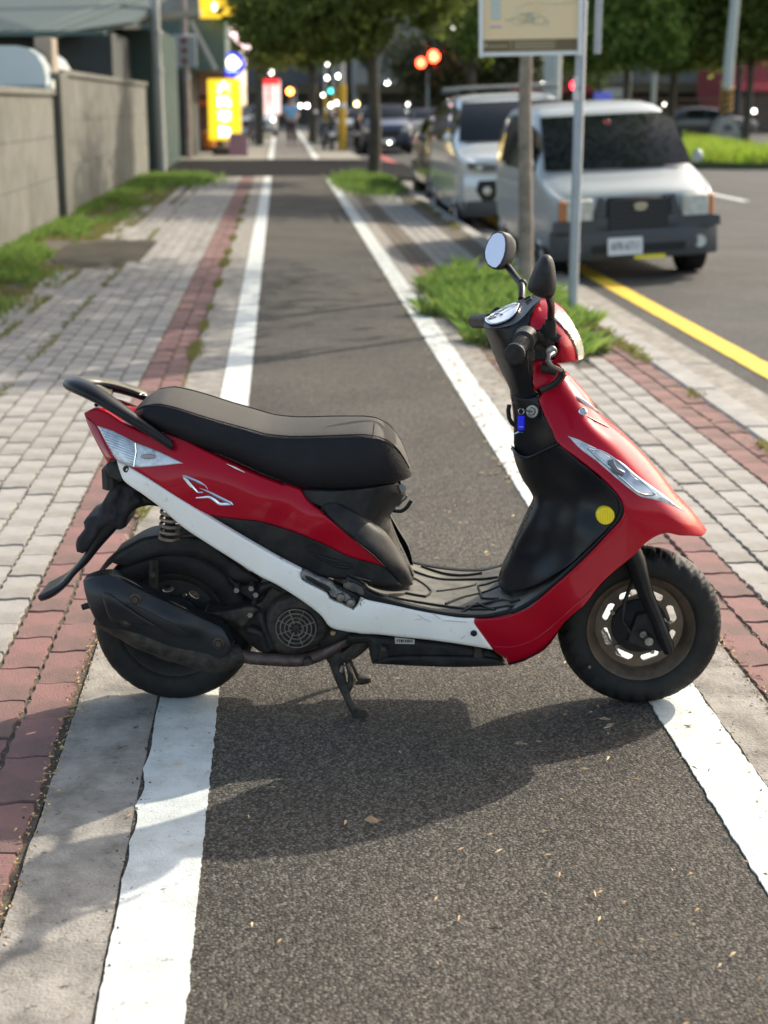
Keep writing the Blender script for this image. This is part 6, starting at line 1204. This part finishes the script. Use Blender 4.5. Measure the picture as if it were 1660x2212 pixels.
# crease of the lower fairing
m = MB(); m.tube([P(x, y, vf_(x, y, .0005)) for x, y in [tuple(v) for v in catmull([Vector(q) for q in cE([(110, 1752), (240, 1752), (380, 1700), (520, 1590), (640, 1480), (740, 1390)])], 12)]], .0022, 6); sp('fairing_crease', m, M_red)
# side light in the fairing
lensc = [(q[0], q[1], vf_(q[0], q[1])) for q in cE([(600, 410), (700, 470), (850, 600), (1000, 720), (1200, 820), (1330, 885), (850, 530), (1050, 690), (1000, 640), (700, 560)])]
sl_ = panel('front_turn_lamp', cE([(585, 405), (640, 420), (720, 458), (850, 525), (940, 580), (1020, 650), (1120, 725), (1200, 785), (1270, 840), (1332, 886), (1270, 862), (1200, 835), (1130, 812), (1060, 797), (1035, 785), (980, 745), (900, 680), (820, 610), (740, 545), (660, 485)]), lensc, M_lens, S, lift=.004, edge=.004)
panel('lamp_chamber', cE([(712, 480), (800, 500), (900, 562), (1000, 650), (1090, 720), (1150, 785), (1050, 770), (950, 690), (860, 610), (770, 535)]), lensc, mat('lamp chamber glass', (.20, .26, .34), .05, coat=1., var=.9, vscale=22, col2=(.75, .78, .80), detail=1), sl_, lift=.008, edge=.005)
m = MB(); m.tube([P(x, y, vf_(x, y, .010)) for x, y in [tuple(v) for v in catmull([Vector(q) for q in cE([(712, 480), (800, 500), (900, 562), (1000, 650), (1090, 720), (1150, 785), (1050, 772), (950, 692), (860, 612), (770, 537), (712, 480)])], 10)]], .0022, 6, False); obj('chamber_frame', m, M_chr, sl_)
m = MB(); m.tube([P(x, y, vf_(x, y, .009)) for x, y in cE([(860, 560), (865, 590), (890, 625), (935, 650)])], .009, 8); obj('lamp_socket', m, mat('smoky grey', (.12, .13, .14), .3), sl_)
panel('hood_light', cE([(625, 147), (660, 155), (700, 180), (750, 220), (792, 258), (760, 248), (720, 225), (670, 185)]), [(q[0], q[1], vf_(q[0], q[1])) for q in cE([(650, 160), (700, 200), (770, 250)])], mat('white decal', (.7, .68, .64), .25, coat=.6), S, lift=.004, edge=.002)
bd = cE([(680, 248)])[0]; m = MB(); m.lathe([(0, .001), (.007, .001), (.009, .003), (.0115, 0)], 24, place(P(bd[0], bd[1], vf_(bd[0], bd[1], .003)), Matrix.Rotation(R(60), 4, 'X')), False); sp('round_badge', m, M_chr)
m = MB(); m.tube([P(x, y, vf_(x, y, .001)) for x, y in cE([(705, 275), (760, 305), (820, 335), (850, 352)])], [.001, .004, .004, .0008], 6, True, .4); sp('hood_reflection', m, mat('pale pink highlight', (.62, .42, .42), .3, coat=.6))  # pale strip paints the reflected highlight along the hood
# ---- inner leg shield
pk = cE([(525, 457), (430, 500), (380, 525), (340, 542), (300, 540), (255, 515), (228, 485)])
IC = cE([(520, 450, -.150), (640, 545, -.178), (800, 680, -.196), (912, 860, -.204), (850, 990, -.203), (640, 1200, -.198), (300, 560, -.085), (380, 700, -.075), (470, 700, -.085), (480, 900, -.085), (420, 900, -.075), (600, 650, -.150), (700, 850, -.165), (600, 950, -.150), (560, 1100, -.150), (300, 1200, -.070), (400, 1200, -.100), (250, 1380, -.09), (450, 1300, -.16), (820, 880, -.190), (500, 560, -.13)])
ishield = panel('leg_shield', cE([(225, 475), (255, 515), (300, 540), (340, 542), (380, 525), (430, 500), (525, 457), (640, 552), (800, 688), (892, 800), (912, 860), (905, 905), (880, 955), (760, 1075), (620, 1208), (500, 1290), (400, 1350), (300, 1385), (190, 1402), (150, 1370), (142, 1320), (165, 1240), (200, 1170), (262, 1040), (330, 900), (366, 815), (340, 750), (300, 690), (260, 600)]), IC, M_gls, S, edge=.003, sil=(cE([(222, 470), (258, 590), (300, 690), (340, 750), (366, 812), (330, 900), (262, 1040), (200, 1170), (165, 1240), (140, 1325)]), .065), grid=6)
m = MB(); m.tube(catmull([P(q[0], q[1], v) for q, v in zip(pk, (-.152, -.128, -.110, -.098, -.084, -.06, -.01))], .008), .003, 8); sp('pocket_lip', m, M_gls)
panel('steering_column_cover', cE([(222, 140), (300, 165), (400, 150), (400, 172), (430, 260), (485, 370), (522, 455), (430, 500), (340, 545), (290, 530), (245, 480), (240, 420), (238, 300)]), cE([(300, 200, -.06), (400, 200, -.075), (480, 400, -.125), (350, 400, -.05), (300, 500, -.03), (420, 480, -.08), (360, 300, -.065)]), M_gls, S, edge=.003, sil=(cE([(218, 130), (232, 240), (238, 300), (240, 420), (245, 500)]), .045), grid=6)
m = MB(); m.tube(PT([(*q, -.115) for q in cE([(300, 990), (250, 1080), (205, 1240)])]), .0015, 5); sp('panel_seam', m, M_dark)
# ignition, keys
ig = cE([(362, 248)])[0]; m = MB(); m.lathe([(0, .010), (.008, .010), (.010, .006), (.015, .006), (.017, .002), (.017, -.01)], 24, place(P(ig[0], ig[1], -.078), Matrix.Rotation(R(80), 4, 'X') @ Matrix.Rotation(R(-25), 4, 'Y')), False); sp('ignition_lock', m, M_steel)
m = MB(); m.tube([P(*cE([(345, 250)])[0], -.092), P(*cE([(300, 238)])[0], -.105)], .004, 8, True, .4); ky = sp('key', m, M_steel)
c = P(*cE([(288, 248)])[0], -.105); m = MB(); m.tube([c+Vector((.007*math.cos(a), 0, .007*math.sin(a))) for a in [R(20*j) for j in range(19)]], .001, 6, False); sp('key_ring', m, M_chr)
m = MB(); c = P(*cE([(287, 318)])[0], -.108); m.bbox((c.x, c.y, c.z), (.0165, .008, .037), .003); kt = sp('key_tag', m, M_blue)
m = MB(); m.box((c.x, c.y-.0045, c.z-.010), (.010, .001, .0014)); obj('tag_mark', m, mat('pale blue print', (.4, .45, .9), .4), kt)
m = MB(); c2 = P(*cE([(272, 385)])[0], -.09); m.tube([c2+Vector((-.012, 0, -.004)), c2+Vector((0, 0, .002)), c2+Vector((.010, 0, .001))], [.003, .006, .004], 8, True, .5); sp('spare_key', m, M_chr)
m = MB(); m.tube(smooth3([(*q, -.01) for q in cE([(212, 205), (205, 240), (210, 290), (230, 325), (258, 345), (290, 335)])], .006), [.0035]+[.0055]*200, 8); m = MB().tube(smooth3([(*q, -.01) for q in cE([(212, 205), (205, 240), (210, 290), (230, 325), (258, 345), (290, 335)])], .02), .0055, 8); sp('luggage_hook', m, M_gls)
# yellow reflector
rf = cE([(825, 912)])[0]; vr = -.196; m = MB(); M_ = place(P(rf[0], rf[1], vr), YAX); m.lathe([(0, .010), (.019, .010), (.0215, .006), (.022, 0), (.022, -.012)], 32, M_, False); ro = sp('round_reflector', m, M_yel)
for k in range(9):
    t = -.016+k*.004; h = math.sqrt(max(0, .0185**2-t*t)); c = P(rf[0], rf[1], vr); m = MB(); m.box(c+Vector((t, -.0102, 0)), (.0006, .0008, 2*h)); obj('reflector_line', m, mat('amber line', (.6, .33, .01), .4), ro)
# ---- handlebar cowl
near = cD([(278, 1232), (340, 1258), (460, 1252), (620, 1210), (740, 1115), (830, 1010), (930, 932)]); far = cD([(300, 1185), (345, 1150), (420, 1095), (540, 1020), (680, 945), (790, 902), (900, 905)])
nv = (-.028, -.065, -.088, -.095, -.095, -.088, -.070)
nc = [P(q[0], q[1], v) for q, v in zip(near, nv)]; fc_ = [P(q[0], q[1], -v) for q, v in zip(far, nv)]
nc = catmull(nc, .008); fc_ = catmull(fc_, .008); L = 24
rs = lambda c, n_: [c[min(len(c)-1, int(round(i*(len(c)-1)/(n_-1))))] for i in range(n_)]
nc, fc_ = rs(nc, L), rs(fc_, L); m = MB(); m.loft([[a.lerp(b, t)+Vector((0, 0, .010*math.sin(math.pi*t))) for t in (0, .04, .12, .25, .4, .5, .6, .75, .88, .96, 1)] for a, b in zip(nc, fc_)], False, False); topc = sp('handlebar_top_cover', m, M_gls, 'all')
m = MB()                                   # gauge
secs = []
for k in range(13):
    f = (k+.0)/12; i = .06+.60*f; idx = i*(L-1); a = nc[int(idx)].lerp(nc[min(L-1, int(idx)+1)], idx % 1); b = fc_[int(idx)].lerp(fc_[min(L-1, int(idx)+1)], idx % 1); h = max(.03, math.sqrt(max(0, 1-(2*f-1)**2)))*.40
    secs.append([a.lerp(b, .5+h*t)+Vector((-.001, 0, .010*math.sin(math.pi*(.5+h*t))+.004)) for t in (-1, -.6, -.2, .2, .6, 1)])
m.loft(secs, False, False); ga = obj('gauge_window', m, M_gauge, topc, 'all')
m = MB(); lp = [s_[0] for s_ in secs]+[s_[-1] for s_ in reversed(secs)]; m.tube(lp+[lp[0]], .0028, 6, False); obj('gauge_bezel', m, M_chr, ga)
for kk in range(5):
    c = secs[3+kk][2+(kk % 2)]; m = MB(); m.box(c+Vector((0, 0, .002)), (.010, .012, .001)); obj('gauge_mark', m, mat('grey gauge print', (.16, .17, .22), .4), ga)
for t in (.35, .62):
    a = nc[int(L*.72)].lerp(fc_[int(L*.72)], t); b = nc[int(L*.86)].lerp(fc_[int(L*.86)], t-.03); m = MB(); m.tube([a+Vector((0, 0, .0115)), b+Vector((0, 0, .0115))], .0022, 6); obj('cover_groove', m, M_dark, topc)
cow = near+cD([(865, 1015), (812, 1120), (800, 1200), (795, 1262), (800, 1330), (815, 1500), (828, 1640), (832, 1780), (850, 1950)])+[(1166, 852), (1138, 864), (1106, 868), (1102, 842)]+cD([(450, 1690), (395, 1560), (350, 1430), (300, 1310)])
cowc = [(q[0], q[1], v) for q, v in zip(near, nv)]+cD([(600, 1300, -.098), (500, 1400, -.090), (700, 1350, -.102), (790, 1250, -.105), (600, 1700, -.075), (800, 1700, -.080), (450, 1500, -.07), (700, 1900, -.066), (840, 1900, -.072), (340, 1320, -.055)])
panel('handlebar_cover', cow, cowc, M_gls, S, edge=.003, sil=(cD([(268, 1240), (300, 1310), (350, 1430), (395, 1560), (450, 1690), (500, 1790), (545, 1930), (570, 2000)]), .045, .15), grid=5)
redo = cD([(930, 935), (990, 940), (1060, 960), (1120, 995), (1180, 1042), (1240, 1120), (1290, 1205), (1340, 1290), (1375, 1370), (1400, 1460), (1415, 1550), (1400, 1600), (1335, 1632), (1240, 1640), (1140, 1650), (1060, 1645), (1100, 1580), (1130, 1500), (1120, 1440), (1080, 1385), (1020, 1330), (960, 1300), (880, 1285), (800, 1285), (795, 1200), (812, 1120), (865, 1015)])
redc = cD([(930, 935, -.072), (820, 1150, -.100), (810, 1280, -.112), (960, 1200, -.125), (960, 1300, -.140), (1080, 1380, -.145), (1130, 1500, -.140), (1060, 1640, -.12), (1200, 1500, -.135), (1330, 1600, -.10), (1150, 1200, -.125), (1050, 1050, -.10), (1250, 1350, -.12), (1380, 1500, -.08)])
hsil = cD([(920, 925), (990, 935), (1060, 955), (1125, 993), (1185, 1042), (1245, 1120), (1295, 1205), (1345, 1290), (1380, 1370), (1405, 1460), (1420, 1555)])
panel('headlight_cowl', redo, redc, M_red, S, edge=.004, sil=(hsil, .06, .12), grid=5)
VR = rbf(redc)
def vr_(x, y, d=0):
    v = float(VR(np.array([[x, y]]))[0]); ds = float(segdist(np.array([[x, y]]), [q[:2] for q in hsil], False)[0])/PXM; t = min(1, ds/.06); return v*(.12+.88*math.sqrt(max(0, 1-(1-t)**2)))-d
hl = panel('headlight', cD([(1060, 1105), (1110, 1090), (1200, 1082), (1240, 1122), (1290, 1205), (1340, 1290), (1378, 1370), (1403, 1460), (1416, 1555), (1400, 1600), (1375, 1615), (1340, 1618), (1335, 1540), (1310, 1450), (1260, 1360), (1180, 1260), (1110, 1190), (1070, 1150)]), redc, M_hlens, S, lift=.004, edge=.004, sil=(hsil, .06, .12), grid=5)
for k in range(9):
    y = 1115+k*28+(k > 4)*30; a, b = cD([(1185+k*9, y), (1262+k*11, y+45)]); m = MB(); m.tube([P(a[0]+(b[0]-a[0])*t, a[1]+(b[1]-a[1])*t, vr_(a[0]+(b[0]-a[0])*t, a[1]+(b[1]-a[1])*t, .005)) for t in (0, .3, .6, .9)], .0013, 5); obj('lens_flute', m, M_chr, hl)
m = MB(); m.tube([P(x, y, vr_(x, y, .006)) for x, y in cD([(1085, 1150), (1150, 1210), (1220, 1295), (1290, 1410), (1325, 1520), (1345, 1610)])], .0025, 6); obj('reflector_edge', m, M_chr, hl)
panel('cowl_lower', cD([(830, 1620), (900, 1600), (1000, 1610), (1100, 1640), (1160, 1700), (1120, 1800), (1050, 1890), (950, 1930), (850, 1945), (832, 1780)]), [(1130, 800, -.085), (1170, 830, -.085), (1190, 790, -.07)], M_red, S, edge=.004)
# ---- grips, levers, cables
m = MB(); g0, g1 = P(*cD([(765, 1350)])[0], -.17), P(*cD([(618, 1560)])[0], -.325); m.tube([g0, g0.lerp(g1, .3), g0.lerp(g1, .34), g0.lerp(g1, .86), g0.lerp(g1, .88), g0.lerp(g1, .97), g1], [.026, .026, .0175, .0175, .0235, .0245, .020], 20); gp = sp('handlebar_grip', m, M_blk)
for k in range(9):
    t = .40+k*.05; c = g0.lerp(g1, t); d = (g1-g0).normalized(); m = MB(); m.tube([c-d*.0015, c+d*.0015], .0188, 16); obj('grip_ring', m, M_blk, gp)
g0, g1 = P(*cD([(360, 1175)])[0], .19), P(*cD([(165, 1180)])[0], .33); m = MB(); m.tube([g0, g0.lerp(g1, .9), g1], [.019, .019, .015], 16); sp('handlebar_grip', m, M_blk)
m = MB(); m.tube([P(*cD([(440, 1070)])[0], .20), P(*cD([(400, 1100)])[0], .24)], .012, 8); sp('switch_housing', m, M_blk)
panel('switch_recess', cD([(800, 1290), (900, 1290), (1000, 1330), (1090, 1400), (1125, 1470), (1120, 1530), (1060, 1600), (900, 1620), (820, 1600), (780, 1450), (600, 1500), (580, 1420), (620, 1350), (700, 1300)]), [(1150, 790, -.085), (1200, 790, -.09)], M_dark, S, edge=.003, thick=.05)
for pts, r_, v in (([(870, 1330), (930, 1370), (1000, 1400), (1040, 1450)], .014, -.13), ([(880, 1440), (960, 1480), (1000, 1540)], .012, -.12), ([(930, 1700), (1000, 1715), (1100, 1740)], .012, -.10)):
    m = MB(); m.tube(PT([(*q, v) for q in cD(pts)]), r_, 10); sp('lever_bracket', m, M_grime)
m = MB(); m.tube(smooth3([(*q[:2], q[2]) for q in cD([(1040, 1510, -.15), (1060, 1530, -.17), (1015, 1560, -.19), (1000, 1620, -.20), (1040, 1680, -.20), (1110, 1715, -.19), (1150, 1735, -.17)])], .008), .0062, 10, True, .55); sp('brake_lever', m, M_steel)
m = MB(); m.lathe([(0, .006), (.012, .004), (.014, -.006)], 16, place(P(*cD([(1045, 1520)])[0], -.16), YAX), False); sp('lever_pivot', m, M_steel)
m = MB(); m.tube(smooth3([(*q[:2], q[2]) for q in cD([(820, 1420, -.15), (825, 1520, -.16), (810, 1600, -.16), (805, 1700, -.15), (820, 1760, -.13)])], .01), [.007]*3+[.0075]*0+[.005]*200 if False else .0055, 8); sp('throttle_cable', m, M_blk)
m = MB(); m.lathe([(.008, -.012), (.009, -.01), (.009, .01), (.006, .013)], 12, Matrix.Translation(P(*cD([(815, 1560)])[0], -.16)), True); sp('cable_adjuster', m, M_grime)
m = MB(); m.tube(smooth3([(*q[:2], q[2]) for q in cD([(1150, 1735, -.13), (1165, 1780, -.12), (1120, 1850, -.115), (1040, 1910, -.11), (930, 1955, -.10)])], .01), .008, 8); sp('brake_cable', m, M_blk)
m = MB(); m.tube([P(1118, 780, 0), P(1150, 1000, 0), P(1330, 1180, 0)], .02, 12); sp('steering_stem', m, M_blk)
m = MB(); m.tube([P(*cD([(760, 1340)])[0], -.18), P(*cD([(380, 1170)])[0], .19)], .012, 10); sp('handlebar', m, M_blk)
# ---- mirrors
mc = [(0, 0, -.295), (1000, 1000, -.295), (1, 2000, -.295)]
mo = cD([(775, 815), (790, 740), (820, 660), (855, 575), (900, 490), (935, 445), (975, 428), (1020, 432), (1055, 465), (1075, 520), (1090, 610), (1100, 720), (1095, 800), (1080, 870), (1055, 915), (1000, 925), (930, 915), (860, 885), (800, 850)])
nm = panel('mirror', mo, mc, M_blk, S, mirror=False, edge=.034, thick=.012, lift=.018, grid=5)
panel('mirror_glass', [((x-1165)*.94+1165, (y-604)*.94+604) for x, y in mo], [(0, 0, .1), (1000, 1000, .1), (1, 2000, .1)], M_mirror, nm, mirror=False, edge=0, thick=.001, lift=.1+.296-.002) if False else None
m = MB(); q = [P(x, y, -.2655) for x, y in mo]; m.add(q, [tuple(range(len(q)))]); obj('mirror_glass', m, M_mirror, nm, False)
m = MB(); m.tube(smooth3([(*q[:2], q[2]) for q in cD([(1030, 1330, -.165), (1035, 1200, -.17), (1040, 1080, -.19), (1040, 1000, -.22), (1020, 930, -.27), (1010, 890, -.29)])], .015), .0085, 10); sp('mirror_stem', m, M_gls)
m = MB(); a, b = P(*cD([(1030, 1345)])[0], -.165), P(*cD([(1035, 1150)])[0], -.175); m.tube([a, b], [.0155, .0125], 12); sp('mirror_boot', m, M_rub)
m = MB(); a, b = P(*cD([(930, 1245)])[0], -.165), P(*cD([(1130, 1380)])[0], -.165); m.tube([a, b], .004, 8, True, 2.5); sp('boot_flange', m, M_blk)
fo = cD([(302, 400), (318, 330), (350, 260), (395, 195), (450, 176), (500, 188), (528, 230), (537, 300), (532, 380), (512, 460), (478, 530), (430, 580), (385, 572), (335, 535), (308, 470)])
gv = lambda x, y: .335+(575-y)*.00055+(x-1075)*.0004
m = MB(); q = [P(x, y, gv(x, y)) for x, y in fo]; fm = MB(); cc = P(1096, 540, .36)
sh_ = [[p.lerp(sum(q, Vector())/len(q), .0)*1.0 for p in q]]
cen = sum(q, Vector())/len(q); off = Vector((.030, .028, -.006)); ring = lambda k_, s_: [cen+(p-cen)*s_+off*k_ for p in q]
fm.loft([ring(-.08, .97), ring(-.08, 1.05), ring(.1, 1.09), ring(.6, 1.03), ring(1.1, .80), ring(1.35, .4)]); mf = sp('mirror', fm, M_blk, 'all')
m.v = []; m.f = []; m.add([cen+(p-cen)*.97-off*.09 for p in q], [tuple(range(len(q)))]); obj('mirror_glass', m, M_mirror, mf, False)
m = MB(); m.tube(smooth3([(*q[:2], q[2]) for q in cD([(705, 930, .18), (712, 850, .20), (705, 770, .23), (650, 690, .29), (590, 610, .34), (550, 560, .36)])], .015), .009, 10); sp('mirror_stem', m, M_gls)
m = MB(); m.sphere(P(*cD([(715, 755)])[0], .24), .013); sp('mirror_joint', m, M_blk)
# ---- raised side emblem
for st in ([(1163, 800), (1143, 776), (1080, 745), (1008, 716), (1050, 770), (1098, 822), (1132, 820)], [(1108, 792), (1160, 815), (1230, 850), (1318, 893), (1275, 894), (1238, 892), (1205, 868), (1172, 850), (1130, 852), (1086, 855)]):
    q = [tuple(v) for v in catmull([Vector(a) for a in cA(st)], 3, corner=40)]; n = len(q)
    m = MB(); m.tube([P(x, y, vb(x, y, .003)) for x, y in q], [.0044*min(1, .35+3*i/n, .35+3*(n-1-i)/n) for i in range(n)], 6); sp('emblem', m, M_chr)
m = MB(); a = cA([(1283, 632), (1400, 688)]); m.tube([P(a[0][0]+(a[1][0]-a[0][0])*t, a[0][1]+(a[1][1]-a[0][1])*t+2, vb(a[0][0]+(a[1][0]-a[0][0])*t, a[0][1]+(a[1][1]-a[0][1])*t, .001)) for t in (0, .5, 1)], [.001, .004, .001], 6, True, .5); sp('paint_chip', m, M_white)
